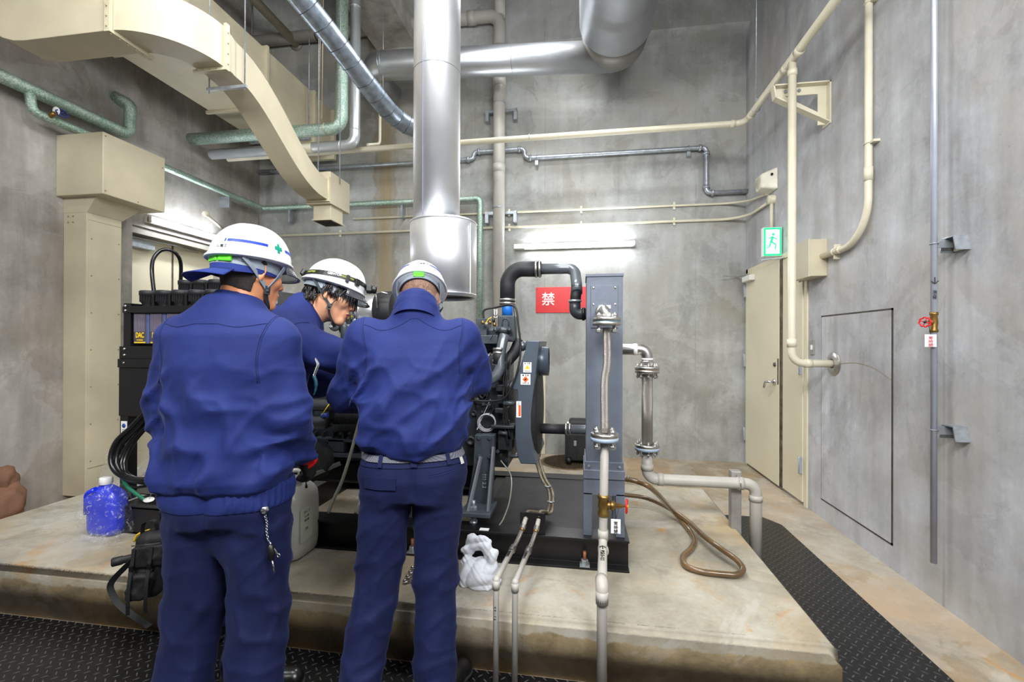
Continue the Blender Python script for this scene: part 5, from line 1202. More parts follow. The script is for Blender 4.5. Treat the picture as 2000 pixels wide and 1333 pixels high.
# ================================================================ LOOSE THINGS
# jerry can
jp = on_z(580, 1108, PH)
can = thing('polytank', (jp.x, jp.y+.12, PH), 'tall translucent white plastic oil container with paper label on the plinth', 'container')
plm = P('translucent_polythene', (172, 170, 162), .35, var=.04, vs=4)
cx, cy, zc = jp.x-.115, jp.y+.13, PH
secs = []
for z, k in ((0, .90), (.02, 1), (.30, 1), (.33, .97), (.36, .84), (.385, .62), (.40, .40)):
    q = []
    for i in range(32):
        a = 2*PI*i/32; c_, s_ = math.cos(a), math.sin(a); e_ = .5
        q.append((cx+.105*k*math.copysign(abs(c_)**e_, c_), cy+.125*k*math.copysign(abs(s_)**e_, s_), zc+z))
    secs.append(q)
MB().loft(secs).build('tank_body', plm, can, subd=1)
MB().lathe((cx+.03, cy-.03, zc+.385), (0, 0, 1), [(.035, 0), (.035, .02), (.038, .02), (.038, .045), (0, .045)], 24).build('tank_neck', plm, can)
MB().tube(fillet([(cx-.06, cy+.02, zc+.37), (cx-.06, cy+.02, zc+.44), (cx+.0, cy+.06, zc+.44), (cx+.0, cy+.06, zc+.37)], .02), .012, 10).build('handle', plm, can)
lab = MB().box(cx+.1045, cy-.09, zc+.10, cx+.1065, cy+.02, zc+.27); lb2 = lab.build('paper_label', P('label_paper', (178, 184, 164), .6), can)
lab = MB().box(cx+.02, cy-.128, zc+.12, cx+.085, cy-.1255, zc+.29); lb2 = lab.build('paper_label', P('label_paper', (178, 184, 164), .6), can)
text('lettering', '33LC-2', (cx+.052, cy-.129, zc+.262), FACE_CAM, .016, inkblk, lb2, depth=.0002)
text('lettering', '第四類\n危険物', (cx+.052, cy-.129, zc+.215), FACE_CAM, .014, inkblk, lb2, depth=.0002)
for bd_, zz_, sz_ in (('33LC-2', .250, .018), ('引火性', .225, .014), ('第四類', .205, .014), ('20L', .16, .02)): text('lettering', bd_, (cx+.1068, cy-.035, zc+zz_), FACE_ROOM, sz_, inkblk, lb2, depth=.0002)
mb = MB()
for k in range(6): mb.box(cx+.027, cy-.1285, zc+.13+k*.008, cx+.078, cy-.128, zc+.133+k*.008)
mb.build('print_lines', inkblk, lb2)
# blue jug
jb_ = on_z(196, 1052, PH); jx, jy = jb_.x-.035, jb_.y+.07
jug = thing('blue_jug', (jx, jy, PH), 'bright blue plastic jug with white cap inside a clear bag on the plinth', 'jug')
blue = P('glossy_blue_plastic', (24, 48, 214), .25, var=.04, coat=.4)
secs = []
for z, kx, ky, ox in ((0, .92, .9, 0), (.015, 1, 1, 0), (.19, 1, 1, 0), (.235, .92, .9, .0), (.27, .62, .6, -.005), (.285, .30, .36, -.012), (.30, .26, .32, -.014)):
    q = []
    for i in range(28):
        a = 2*PI*i/28; c_, s_ = math.cos(a), math.sin(a); e_ = .55
        q.append((jx+ox+.105*kx*math.copysign(abs(c_)**e_, c_), jy+.065*ky*math.copysign(abs(s_)**e_, s_), PH+z))
    secs.append(q)
MB().loft(secs).build('jug_body', blue, jug, subd=1)
MB().tube(fillet([(jx-.03, jy-.045, PH+.275), (jx-.078, jy-.055, PH+.25), (jx-.080, jy-.055, PH+.13)], .03), .016, 12).build('handle', blue, jug)
MB().lathe((jx-.014, jy, PH+.295), (0, 0, 1), [(.031, 0), (.033, .004), (.033, .036), (.03, .04), (0, .041)], 26).build('cap', whitepl, jug)
# clear plastic bags
bagm = NT('clear_plastic_film'); b_ = bagm.b
b_.inputs['Base Color'].default_value = (.9, .93, .97, 1); b_.inputs['Roughness'].default_value = .12; b_.inputs['Alpha'].default_value = .22
bagm.l(bagm.bump(bagm.noise(bagm.pos(), 24, 5, .7, 1.2), 1.0, .02), b_.inputs['Normal'])
fr_ = bagm.ramp(bagm.noise(bagm.pos(), 20, 6, .75, 2.0), (.54, .05), (.68, .60)); bagm.l(fr_, b_.inputs['Alpha'])
bagm = bagm.m
def bag(cx, cy, z0, rx, ry, h, seed, parent, name='film'):
    n, m_ = 44, 18; mb = MB(); vs = []
    for j in range(m_):
        t_ = j/(m_-1); 
        for i in range(n):
            a = 2*PI*i/n; k = (1.0+.10*math.sin(t_*3)-.25*t_*t_)
            nz = mnoise.fractal(Vector((math.cos(a)*2+seed, math.sin(a)*2, t_*2.4)), 1, 2, 4)
            k += nz*.20; vs.append((cx+rx*k*math.cos(a), cy+ry*k*math.sin(a), z0+.003+h*t_*(1+.18*math.sin(a*2+seed)+nz*.10)))
    fs = [(j*n+i, j*n+(i+1) % n, (j+1)*n+(i+1) % n, (j+1)*n+i) for j in range(m_-1) for i in range(n)]
    mb.add(vs, fs, True); o = mb.build(name, bagm, parent); return o
bg1 = thing('plastic_bag', (jx, jy, PH), 'open clear crinkled plastic bag around the blue jug', 'plastic bag')
bag(jx+.0, jy-.0, PH, .155, .125, .27, 3, bg1)
bag(jx+.10, jy-.10, PH, .10, .05, .06, 8, bg1, 'film_fold')
q = on_z(215, 975, PH); 
bg2 = thing('plastic_sheet', (q.x, q.y+.1, PH), 'crumpled clear plastic sheet with red print behind the blue jug', 'plastic bag')
bag(q.x+.08, q.y+.05, PH, .17, .12, .30, 12, bg2); bag(q.x-.02, q.y+.1, PH, .16, .12, .2, 21, bg2, 'film_fold')
MB().box(q.x+.02, q.y-.06, PH+.07, q.x+.07, q.y-.055, PH+.095).build('red_print', red, bg2)
# spanners
wq = on_z(800, 1128, PH); 
for k in range(4):
    nm = ['lowest', 'second', 'third', 'topmost'][k]
    s_ = thing('spanner', (wq.x, wq.y, PH), f'small chrome spanner on the plinth behind the right worker, {nm} of four', 'spanner', 'spanners on the plinth')
    x0_, y0_ = on_z(792+k*5, 1140-k*9, PH).x, on_z(792+k*5, 1140-k*9, PH).y; d_ = Vector((1, .35+.1*k, 0)).normalized(); c0 = Vector((x0_, y0_, PH+.009)); c1 = c0+d_*.12
    MB().tube([c0, c1], .0055, 8).build('shaft', chrome, s_); MB().torus(c0, (0, 0, 1), .010, .0045, 16, 6).build('ring_end', chrome, s_)
    MB().torus(c1, (0, 0, 1), .009, .004, 16, 6).build('ring_end', chrome, s_)
# tool bag hanging on the plinth edge
tbm = P('black_nylon', (22, 22, 24), .7, var=.15, bmp=.4, bs=160)
tq = on_y(283, 1120, 1.80)
tb = thing('tool_bag', (tq.x, 1.8, .3), 'slumped black nylon tool bag with trailing strap on the plinth edge', 'bag')
def blob(name, c, r3, seed, amp, parent, m, n=40):
    vs = []; k = n//2
    for j in range(k+1):
        ph = -PI/2+PI*j/k
        for i in range(n):
            a = 2*PI*i/n; v = Vector((math.cos(a)*math.cos(ph), math.sin(a)*math.cos(ph), math.sin(ph)))
            r = 1+amp*mnoise.fractal(v*1.6+Vector((seed, 0, 0)), 1, 2, 4); vs.append((c[0]+v.x*r3[0]*r, c[1]+v.y*r3[1]*r, c[2]+v.z*r3[2]*r))
    fs = [(j*n+i, j*n+(i+1) % n, (j+1)*n+(i+1) % n, (j+1)*n+i) for j in range(k) for i in range(n)]
    return MB().add(vs, fs, True).build(name, m, parent)
g = lambda px, py, y=1.80: on_y(px, py, y)
def strap(pts, w_, th, name, m, parent, wide=(0, 1, 0)):
    pts = spline(pts, 8); mb = MB(); secs = []
    for i, p_ in enumerate(pts):
        T = (pts[min(i+1, len(pts)-1)]-pts[max(i-1, 0)]).normalized(); W = Vector(wide); W = (W-T*W.dot(T)).normalized(); N = T.cross(W)
        secs.append([p_-W*w_/2-N*th/2, p_+W*w_/2-N*th/2, p_+W*w_/2+N*th/2, p_-W*w_/2+N*th/2])
    return mb.loft(secs, smooth=False).build(name, m, parent)
strap([g(262, 1092), g(238, 1115), g(220, 1135), g(216, 1152), g(232, 1180), g(262, 1205), g(292, 1225, 1.78)], .026, .003, 'strap', tbm, tb, (.8, .6, .0))
strap([g(262, 1085), g(256, 1105), g(252, 1125)], .012, .002, 'loose_strap', tbm, tb, (1, 0, .2)); strap([g(268, 1100), g(262, 1122), g(258, 1142)], .012, .002, 'loose_strap', tbm, tb, (1, 0, .2))
MB().tube(spline([g(262, 1058), g(268, 1046), g(280, 1040), g(292, 1036)], 6), .005, 8).build('yellow_piping', yellow, tb)
fl = thing('torch', on_z(240, 1092, PH+.02), 'long black torch lying on the plinth sticking out of the tool bag', 'torch')
f0, f1 = on_y(217, 1100, 1.84), on_y(275, 1080, 1.92); f0.z = max(f0.z, PH+.022); f1.z = f0.z+.003
MB().lathe(f0, f1-f0, [(0, 0), (.016, 0), (.021, .005), (.021, .04), (.018, .046), (.018, .28), (0, .28)], 20).build('barrel', blackrub, fl)
lt_ = on_z(948, 1031, BZ1)
MB().box(lt_.x-.025, BY0+.01, BZ1, lt_.x+.025, BY0+.04, BZ1+.002).build('paper_label', whitepl, bf)
# wheeled black case behind
cq = on_z(1105, 908, 0)
cs = thing('wheeled_case', (cq.x+.15, cq.y+.2, 0), 'black wheeled equipment case standing at the back beside the drain cover', 'case')
bx, by = cq.x-.01, cq.y+.0
MB().box(bx, by, .04, bx+.42, by+.28, .36).build('case_body', blackrub, cs, bevel=.02, seg=3)
MB().box(bx+.04, by+.02, .34, bx+.42, by+.26, .50).build('case_lid', blackrub, cs, bevel=.03, seg=3)
for k in range(4): MB().box(bx+.03+k*.1, by-.008, .08, bx+.045+k*.1, by+.01, .33).build('case_rib', blackrub, cs, bevel=.003)
MB().box(bx+.10, by-.012, .22, bx+.13, by-.006, .28).build('latch', galv, cs)
for x_ in (bx+.02, bx+.34): MB().cyl((x_, by-.0, .045), (x_+.05, by-.0, .045), .045, seg=20).build('wheel', black, cs)
# brown sack at far left
sk_ = thing('cloth_sack', (-4.2, 2.75, 0), 'brown cloth sack against the left wall at the picture edge', 'sack')
blob('sack_body', (-4.26, 2.72, .17), (.115, .13, .17), 4, .25, sk_, P('brown_cloth', (120, 86, 66), .85, bmp=.3, bs=120)); blob('sack_top', (-4.27, 2.72, .34), (.07, .10, .12), 14, .25, sk_, P('brown_cloth', (120, 86, 66), .85))
# ================================================================ PEOPLE
A3 = lambda *v: np.array(v, float)
def nrm(v): v = np.asarray(v, float); return v/np.linalg.norm(v)
def cap(P, a, b, ra, rb=None):
    rb = ra if rb is None else rb; a = np.asarray(a, float); b = np.asarray(b, float); ab = b-a
    t = np.clip(((P-a)@ab)/(ab@ab+1e-12), 0, 1); return np.linalg.norm(P-(a+t[:, None]*ab), axis=1)-(ra+(rb-ra)*t)
def ell(P, c, r, R=None):
    Q = P-np.asarray(c, float)
    if R is not None: Q = Q@R
    r = np.asarray(r, float); k = np.linalg.norm(Q/r, axis=1); k2 = np.linalg.norm(Q/(r*r), axis=1)
    return k*(k-1)/np.maximum(k2, 1e-9)
def smin(a, b, k):
    h = np.clip(.5+.5*(b-a)/k, 0, 1); return b+(a-b)*h-k*h*(1-h)
def smax(a, b, k): return -smin(-a, -b, k)
def surf(f, lo, hi, h, B=8):
    """surface-nets mesh of the zero set of f"""
    lo = np.asarray(lo, float); hi = np.asarray(hi, float)
    n = (np.ceil((hi-lo)/h/B).astype(int))*B; nb = n//B
    ax = [lo[i]+h*np.arange(n[i]) for i in range(3)]
    cb = np.stack(np.meshgrid(*[lo[i]+h*B*(np.arange(nb[i])+.5)-h/2 for i in range(3)], indexing='ij'), -1).reshape(-1, 3)
    dc = f(cb); keep = np.abs(dc) < h*B*1.25
    V = np.repeat(np.repeat(np.repeat(dc.reshape(nb), B, 0), B, 1), B, 2).astype(np.float32)
    V = np.where(np.abs(V) < 1e-6, 1e-6, V)
    idx = np.argwhere(keep.reshape(nb)); o = np.stack(np.meshgrid(*[np.arange(B)]*3, indexing='ij'), -1).reshape(-1, 3)
    for s in range(0, len(idx), 400):
        I = (idx[s:s+400, None, :]*B+o[None]).reshape(-1, 3); v = f(lo+I*h); V[I[:, 0], I[:, 1], I[:, 2]] = v
    S = V < 0
    c = [S[i:n[0]-1+i, j:n[1]-1+j, k:n[2]-1+k] for i in (0, 1) for j in (0, 1) for k in (0, 1)]
    tot = sum(x.astype(np.int8) for x in c); act = (tot > 0) & (tot < 8); cells = np.argwhere(act)
    corner = np.array([(i, j, k) for i in (0, 1) for j in (0, 1) for k in (0, 1)])
    vals = np.stack([V[cells[:, 0]+q[0], cells[:, 1]+q[1], cells[:, 2]+q[2]] for q in corner], 1)
    acc = np.zeros((len(cells), 3)); cnt = np.zeros(len(cells))
    for a in range(8):
        for b in range(a+1, 8):
            if np.abs(corner[a]-corner[b]).sum() != 1: continue
            va, vb = vals[:, a], vals[:, b]; m = (va < 0) != (vb < 0); t = np.where(m, va/(va-vb+1e-12), 0)
            acc += np.where(m[:, None], corner[a]+(corner[b]-corner[a])*t[:, None], 0); cnt += m
    verts = lo+(cells+acc/cnt[:, None])*h
    ids = -np.ones(act.shape, int); ids[cells[:, 0], cells[:, 1], cells[:, 2]] = np.arange(len(cells)); F = []
    for ax_ in range(3):
        sl0 = [slice(1, -1)]*3; sl0[ax_] = slice(0, n[ax_]-1); sl1 = list(sl0); sl1[ax_] = slice(1, n[ax_])
        s0, s1 = S[tuple(sl0)], S[tuple(sl1)]; e = np.argwhere(s0 != s1); fl = s0[e[:, 0], e[:, 1], e[:, 2]]
        off = np.ones(3, int); off[ax_] = 0; e = e+off; u, v = (ax_+1) % 3, (ax_+2) % 3
        du = np.zeros(3, int); du[u] = 1; dv = np.zeros(3, int); dv[v] = 1
        q = [e-du-dv, e-dv, e, e-du]; Q = np.stack([ids[x[:, 0], x[:, 1], x[:, 2]] for x in q], 1); Q[~fl] = Q[~fl][:, ::-1]; F.append(Q)
    F = np.concatenate(F); F = F[(F >= 0).all(1)]
    return verts, F
def grad(f, P, e=.002):
    g = np.stack([(f(P+d)-f(P-d))/(2*e) for d in np.eye(3)*e], 1); return g/np.maximum(np.linalg.norm(g, axis=1, keepdims=True), 1e-9)
def onto(f, P, off=0., it=6):
    P = np.array(P, float)
    for _ in range(it): P = P-(f(P)-off)[:, None]*grad(f, P)
    return P
def mesh_np(name, V, F, mat, parent, T=None, smooth=True, mi=None, extra=()):
    vs, fs, ms = [V], [F], [mi if mi is not None else np.zeros(len(F), int)]
    for V2, F2, m2 in extra: fs.append(F2+sum(len(x) for x in vs)); vs.append(V2); ms.append(m2 if m2 is not None else np.zeros(len(F2), int))
    V = np.concatenate(vs); F = np.concatenate(fs); ms = np.concatenate(ms)
    if T is not None: V = (np.c_[V, np.ones(len(V))]@np.array(T).T)[:, :3]
    me = bpy.data.meshes.new(name); me.vertices.add(len(V)); me.vertices.foreach_set('co', V.astype(np.float32).ravel())
    me.loops.add(len(F)*4); me.loops.foreach_set('vertex_index', F.astype(np.int32).ravel())
    me.polygons.add(len(F)); me.polygons.foreach_set('loop_start', np.arange(len(F), dtype=np.int32)*4); me.polygons.foreach_set('loop_total', np.full(len(F), 4, np.int32))
    for m in (mat if isinstance(mat, (list, tuple)) else [mat]): me.materials.append(m)
    me.polygons.foreach_set('material_index', ms.astype(np.int32)); me.update(calc_edges=True); me.validate()
    me.polygons.foreach_set('use_smooth', np.full(len(me.polygons), smooth))
    o = bpy.data.objects.new(name, me); COL.objects.link(o)
    if parent is not None: o.parent = parent; o.matrix_parent_inverse = world(parent).inverted()
    return o
def folds(P, d, f, ph, warp=1.6, sharp=2.):
    """soft ridges running across direction d"""
    d = nrm(d); q = P@d*f*2*PI
    w_ = warp*(np.sin(P[:, 0]*13+ph)+np.sin(P[:, 2]*11+ph*1.7+P[:, 1]*9)+.6*np.sin(P[:, 0]*29-P[:, 2]*23+ph*3))
    r = 1.09-np.sqrt(np.sin(q*.5+w_)**2+.03)*1.06; return np.clip(r, 0, 1)**sharp-.3
def gauss(x, c, s): return np.exp(-((x-c)/s)**2)
# ---- fabrics and skin
def fabric(name, col, tint=.12):
    if name in MATS: return MATS[name]
    t = NT(name); p = t.pos(); n = t.noise(p, 7, 4); n2 = t.noise(p, 420, 2, .7); c = lin(col)
    lo = tuple(x*(1-tint) for x in c[:3])+(1,); hi = tuple(min(1, x*(1+tint)) for x in c[:3])+(1,)
    t.l(t.ramp(t.math('ADD', t.math('MULTIPLY', n, .6), t.math('MULTIPLY', n2, .4)), (.35, lo), (.65, hi)), t.b.inputs['Base Color'])
    t.b.inputs['Roughness'].default_value = .78; t.b.inputs['Specular IOR Level'].default_value = .3
    t.b.inputs['Sheen Weight'].default_value = .12; t.b.inputs['Sheen Roughness'].default_value = .4; t.b.inputs['Sheen Tint'].default_value = lin((150, 165, 230))
    m = t.noise(t.pos((1, 1, .8)), 11, 4, .55, .2)
    rn_ = t.n('TexNoise', noise_type='RIDGED_MULTIFRACTAL'); rn_.inputs['Scale'].default_value = 5.5; rn_.inputs['Detail'].default_value = 2.5; rn_.inputs['Roughness'].default_value = .45; rn_.inputs['Distortion'].default_value = .4; t.l(t.pos((1, 1, .62)), rn_.inputs['Vector'])
    b0 = t.bump(rn_.outputs[0], .85, .02); b1 = t.bump(m, .35, .012, b0); t.l(t.bump(n2, .35, .0008, b1), t.b.inputs['Normal']); MATS[name] = t.m; return t.m
jk = fabric('navy_work_jacket', (25, 39, 98)); tr_m = fabric('navy_work_trousers', (15, 24, 64)); jk_d = fabric('navy_stitching', (20, 30, 80)); tr2 = fabric('dark_navy_trousers', (15, 21, 52))
def skin(name, col, redc):
    t = NT(name); p = t.pos(); n = t.noise(p, 30, 4); n2 = t.noise(p, 9, 2)
    t.l(t.ramp(t.math('ADD', t.math('MULTIPLY', n, .35), t.math('MULTIPLY', n2, .65)), (.35, lin(col)), (.7, lin(redc))), t.b.inputs['Base Color'])
    t.b.inputs['Roughness'].default_value = .42; t.b.inputs['Subsurface Weight'].default_value = .12; t.b.inputs['Subsurface Radius'].default_value = (.012, .004, .002); t.b.inputs['Subsurface Scale'].default_value = 1
    t.l(t.bump(t.noise(p, 330, 2), .12, .001), t.b.inputs['Normal']); return t.m
sk1 = skin('skin_tan', (216, 150, 104), (222, 142, 104)); sk2 = skin('skin_warm', (222, 168, 130), (226, 156, 124)); sk3 = skin('skin_fair', (214, 166, 136), (216, 150, 126))
lipm = P('lip_pink', (178, 96, 88), .4, var=.08); hairm = P('black_hair', (20, 17, 17), .35, var=.2, vs=40, bmp=.4, bs=200)
hair_s = P('cropped_black_hair', (42, 34, 30), .7, var=.3, vs=200, bmp=1, bs=500); hair_f = P('shaved_hair_fade', (150, 116, 98), .7, var=.25, vs=160, bmp=.6, bs=500)
hel_w = P('helmet_white', (240, 241, 243), .22, var=.01, coat=.6); strapg = P('grey_strap', (138, 148, 160), .55, var=.08, bmp=.3, bs=300); strapd = P('dark_strap', (40, 46, 52), .5, var=.08)
green = P('fluorescent_green', (96, 232, 40), .35, var=.02); bstripe = P('blue_stripe', (20, 56, 190), .35, var=.02); gcross = P('green_cross', (10, 140, 116), .35, var=.02)
visorm = P('smoked_visor', (186, 192, 198), .08, trans=.9, ior=1.2, var=.02, coat=.5); visor_e = P('visor_edge', (50, 54, 58), .3)
blackglove = P('black_glove', (22, 22, 24), .7, var=.1, bmp=.4, bs=300); redglove = P('red_glove_cuff', (226, 24, 24), .5, var=.05); greyglove = P('grey_glove', (150, 162, 178), .6, var=.06, bmp=.3, bs=200)
bootm = P('black_boot_leather', (20, 20, 22), .32, var=.1, bmp=.2, bs=60, coat=.2)
def frame(fwd, up=(0, 0, 1)):
    y = nrm(fwd); x = nrm(np.cross(y, up)); z = np.cross(x, y); return np.stack([x, y, z], 1)    # columns
# ---- head
def head_sdf(P):
    d = ell(P, (0, -.012, .030), (.076, .097, .085))
    d = smin(d, ell(P, (0, .022, -.030), (.060, .066, .080)), .03)
    for s in (-1, 1):
        d = smin(d, cap(P, (s*.050, -.008, -.045), (s*.014, .066, -.100), .019, .017), .022)
        d = smin(d, ell(P, (s*.041, .058, -.024), (.024, .024, .022)), .02)
    d = smin(d, cap(P, (-.010, .074, -.098), (.010, .074, -.098), .0155), .016)
    d = smin(d, cap(P, (-.034, .078, .022), (.034, .078, .022), .011), .014)
    for s in (-1, 1):
        d = smax(d, -ell(P, (s*.032, .100, .002), (.017, .020, .012)), .012)
        d = smin(d, ell(P, (s*.031, .0735, .001), (.0145, .0145, .0115)), .004)
    d = smin(d, cap(P, (0, .084, .014), (0, .1065, -.028), .007, .0115), .010)
    for s in (-1, 1): d = smin(d, ell(P, (s*.0125, .096, -.0325), (.0085, .010, .0075)), .006)
    d = smin(d, ell(P, (0, .076, -.062), (.030, .020, .026)), .014)
    d = smin(d, ell(P, (0, .0925, -.0595), (.0225, .0085, .0058)), .004)
    d = smin(d, ell(P, (0, .0900, -.0715), (.0190, .0085, .0065)), .004)
    d = smax(d, -cap(P, (-.021, .101, -.0650), (.021, .101, -.0650), .0040), .003)
    for s in (-1, 1):
        c = A3(s*.079, -.012, -.008); R = frame((s*.9, -.45, .0), (0, .18, 1))
        e = ell(P, c, (.019, .0065, .032), R); e = smin(e, ell(P, c+A3(-s*.004, .004, -.022), (.011, .0065, .014), R), .008)
        e = smax(e, -ell(P, c+A3(s*.007, .003, .003), (.010, .008, .018), R), .005)
        d = smin(d, e, .006)
    return d
def hair_cap(P): return ell(P, (0, -.018, .028), (.081, .100, .090))
def hand_sdf(P, curl=.9, thumb=.6, grip=False):
    """right hand, local: wrist at origin, fingers along +y, palm facing -z, thumb on -x"""
    d = smin(cap(P, (-.022, .035, 0), (-.026, .082, 0), .014, .013), cap(P, (.022, .03, 0), (.026, .072, 0), .013, .011), .02)
    d = smin(d, cap(P, (0, .0, 0), (0, .078, 0), .022, .014), .02); d = smin(d, cap(P, (0, -.05, 0), (0, .01, 0), .025, .024), .02)
    for i, (x, y, L) in enumerate(((-.027, .085, .072), (-.009, .090, .080), (.010, .087, .075), (.028, .076, .060))):
        p = A3(x, y, 0); a = curl*.45; k = (.46, .30, .24); sp = (x)*1.2; r = (.0095, .0085, .0075, .0065)
        for j in range(3):
            dr = A3(math.sin(sp), math.cos(a), -math.sin(a)); q = p+nrm(dr)*L*k[j]; d = smin(d, cap(P, p, q, r[j], r[j+1]), .006); p = q; a += curl*(.9 if j == 0 else .6)
    p = A3(-.020, .022, -.004); q = p+A3(-.028, .022, -.012); r_ = q+A3(-.010, .026, -.014*thumb); s_ = r_+A3(.004, .022, -.010*thumb)
    d = smin(d, cap(P, p, q, .015, .012), .012); d = smin(d, cap(P, q, r_, .0115, .0095), .006); d = smin(d, cap(P, r_, s_, .0095, .0075), .004)
    return d
# ---- garments
def torso_fn(p0, p1, fwd, prof):
    """elliptic tube from p0 to p1; prof rows (u, half width, half depth, forward offset), u in metres from p0"""
    p0 = np.asarray(p0, float); p1 = np.asarray(p1, float); z = nrm(p1-p0); x = nrm(np.cross(fwd, z)); y = np.cross(z, x); U = np.array([r[0] for r in prof]); Aa = np.array([r[1] for r in prof]); Bb = np.array([r[2] for r in prof]); Oo = np.array([r[3] for r in prof])
    def f(P):
        Q = P-p0; u = Q@z; a = np.interp(u, U, Aa); b = np.interp(u, U, Bb); o = np.interp(u, U, Oo)
        X = np.abs(Q@x)/a; Y = np.abs(Q@y-o)/b; r = (X**2.3+Y**2.3)**(1/2.3); d = (r-1)*np.minimum(a, b)*.95
        return smax(d, np.maximum(U[0]-u, u-U[-1]), .012)
    f.z, f.x, f.y, f.p0 = z, x, y, p0
    return f
class Man: pass
def person(label, pos, face, s, J, head_c, head_f, head_up, skin_m, lips=False, hair='short', prof=None, leg_r=None, collar_r=.068, glove=(None, None), hand_dirs=None, arm_r=None, seam=True, hem=.06, collar_h=1., waist=.178, crotch=None, collar_up=0., trouser_m=None, seed=0, leg_folds=1., jfold=None):
    m = Man(); m.J = J; m.hem = hem
    R = np.eye(4); R[:3, :3] = frame(face)*s; R[:3, 3] = pos; m.T = R; Tm = Matrix(R.tolist()); m.Tm = Tm
    root = bpy.data.objects.new('person', None); COL.objects.link(root); root.location = pos; tag(root, label, 'person'); m.root = root
    Jn = {k: np.asarray(v, float) for k, v in J.items()}
    # skin body -------------------------------------------------------
    Hf = frame(head_f, head_up); hc = np.asarray(head_c, float)
    tf = torso_fn(Jn['pelvis']+A3(0, 0, -.05), Jn['neck'], (0, 1, 0), [(0, .14, .095, 0), (.12, .135, .095, 0), (.28, .15, .1, 0), (.42, .155, .09, 0), (.50, .09, .06, 0), (.53, .05, .05, 0)])
    def headw(P): return head_sdf((P-hc)@Hf)
    jawb = hc+Hf@A3(0, -.02, -.055)
    def hn(P): return smin(headw(P), cap(P, jawb, Jn['neck']+A3(0, 0, -.06), .056, .066), .03)
    lo = np.minimum(hc, Jn['neck'])-.16; hi = np.maximum(hc, Jn['neck'])+.16
    Vh, Fh = surf(hn, lo, hi, .0032 if hair == 'long' else .0045)
    mi = np.zeros(len(Fh), int)
    if lips:
        L = (Vh[Fh].mean(1)-hc)@Hf; lm = (np.abs(L[:, 0]) < .021*np.sqrt(np.clip(1-((L[:, 2]+.0655)/.013)**2, 0, 1))+.001) & (np.abs(L[:, 2]+.0655) < .0105) & (L[:, 1] > .083); mi[lm] = 1
    def bodyc(P):
        d = tf(P)
        for q in 'LR':
            d = smin(d, cap(P, Jn['sh'+q], Jn['el'+q], .045, .036), .05); d = smin(d, cap(P, Jn['el'+q], Jn['wr'+q], .036, .026), .02)
            d = smin(d, cap(P, Jn['hip'+q], Jn['kn'+q], .075, .052), .05); d = smin(d, cap(P, Jn['kn'+q], Jn['an'+q], .050, .034), .03)
        return d
    allj = np.array(list(Jn.values())); Vb, Fb = surf(bodyc, allj.min(0)-.14, allj.max(0)+.14, .014)
    ex = [(Vb, Fb, None)]
    for q, g in zip('LR', glove):
        el, wr = Jn['el'+q], Jn['wr'+q]; dr, pn = hand_dirs[q] if hand_dirs else (wr-el, (0, 0, -1))
        y = nrm(dr); z = -nrm(np.asarray(pn, float)-y*(np.asarray(pn, float)@y)); x = np.cross(y, z); sgn = 1 if q == 'R' else -1
        Rh = np.stack([x*sgn, y, z], 1)
        def hf(P, wr=wr, Rh=Rh): return hand_sdf((P-wr)@Rh)
        Vn, Fn = surf(hf, wr-.16, wr+.16, .0040)
        if g is None: ex.append((Vn, Fn, None))
        else:
            def gf(P, hf=hf): return hf(P)-.0035
            Vg, Fg = surf(gf, wr-.17, wr+.17, .0040); mesh_np('glove', Vg, Fg, g, root, m.T); ex.append((Vn, Fn, None))
            m.__dict__['hand'+q] = (wr, Rh)
    m.body = mesh_np('body', Vh, Fh, [skin_m, lipm], root, m.T, mi=mi, extra=ex)
    # hair ------------------------------------------------------------
    if hair in ('short', 'fade'):
        zl = -.078 if hair == 'short' else -.062
        def hs(P):
            Q = (P-hc)@Hf; d = ell(Q, (0, -.0155, .026), (.0785, .0985, .088)); d = np.minimum(d, hn(P)-.003)
            d = np.maximum(d, Q[:, 1]*.9+.0-np.where(Q[:, 2] > .012, .055, -.018)*1.0)      # only behind the ears below, further forward above
            return np.maximum(d, zl+.012*np.cos(Q[:, 0]*30)-Q[:, 2])
        Vq, Fq = surf(hs, hc-.14, hc+.14, .004); mesh_np('hair', Vq, Fq, hair_s if hair == 'short' else hair_f, root, m.T)
    if hair == 'long':
        def hs(P):
            Q = (P-hc)@Hf; d = ell(Q, (0, -.012, .030), (.082, .103, .092)); cut = np.maximum(Q[:, 1]-np.where(Q[:, 2] > .030, .2, np.where(Q[:, 2] > -.005, .022, -.022)), -.062-Q[:, 2])
            return smax(np.minimum(d, 9), cut, .004)
        Vq, Fq = surf(hs, hc-.14, hc+.14, .004); m.hair = mesh_np('hair', Vq, Fq, hairm, root, m.T)
        rn = random.Random(5); G = Hf.T@A3(0, 0, -1); mb = MB()
        for i in range(380):
            k = i % 4
            if k in (0, 1): a = rn.uniform(-1.25, 1.25); z0 = rn.uniform(.028, .052); L = rn.uniform(.045, .085)*(1.0 if abs(a) < .8 else .7)
            elif k == 2: a = rn.choice((-1, 1))*rn.uniform(1.1, 1.75); z0 = rn.uniform(.0, .03); L = rn.uniform(.02, .045)
            else: a = PI+rn.uniform(-1.3, 1.3); z0 = rn.uniform(-.055, -.01); L = rn.uniform(.02, .04)
            p = A3(math.sin(a)*.078, -.012+math.cos(a)*.097, z0); o_ = nrm(A3(math.sin(a), math.cos(a), .1)); sd = A3(math.cos(a), -math.sin(a), 0)*rn.uniform(-.35, .35)
            pts = [p]
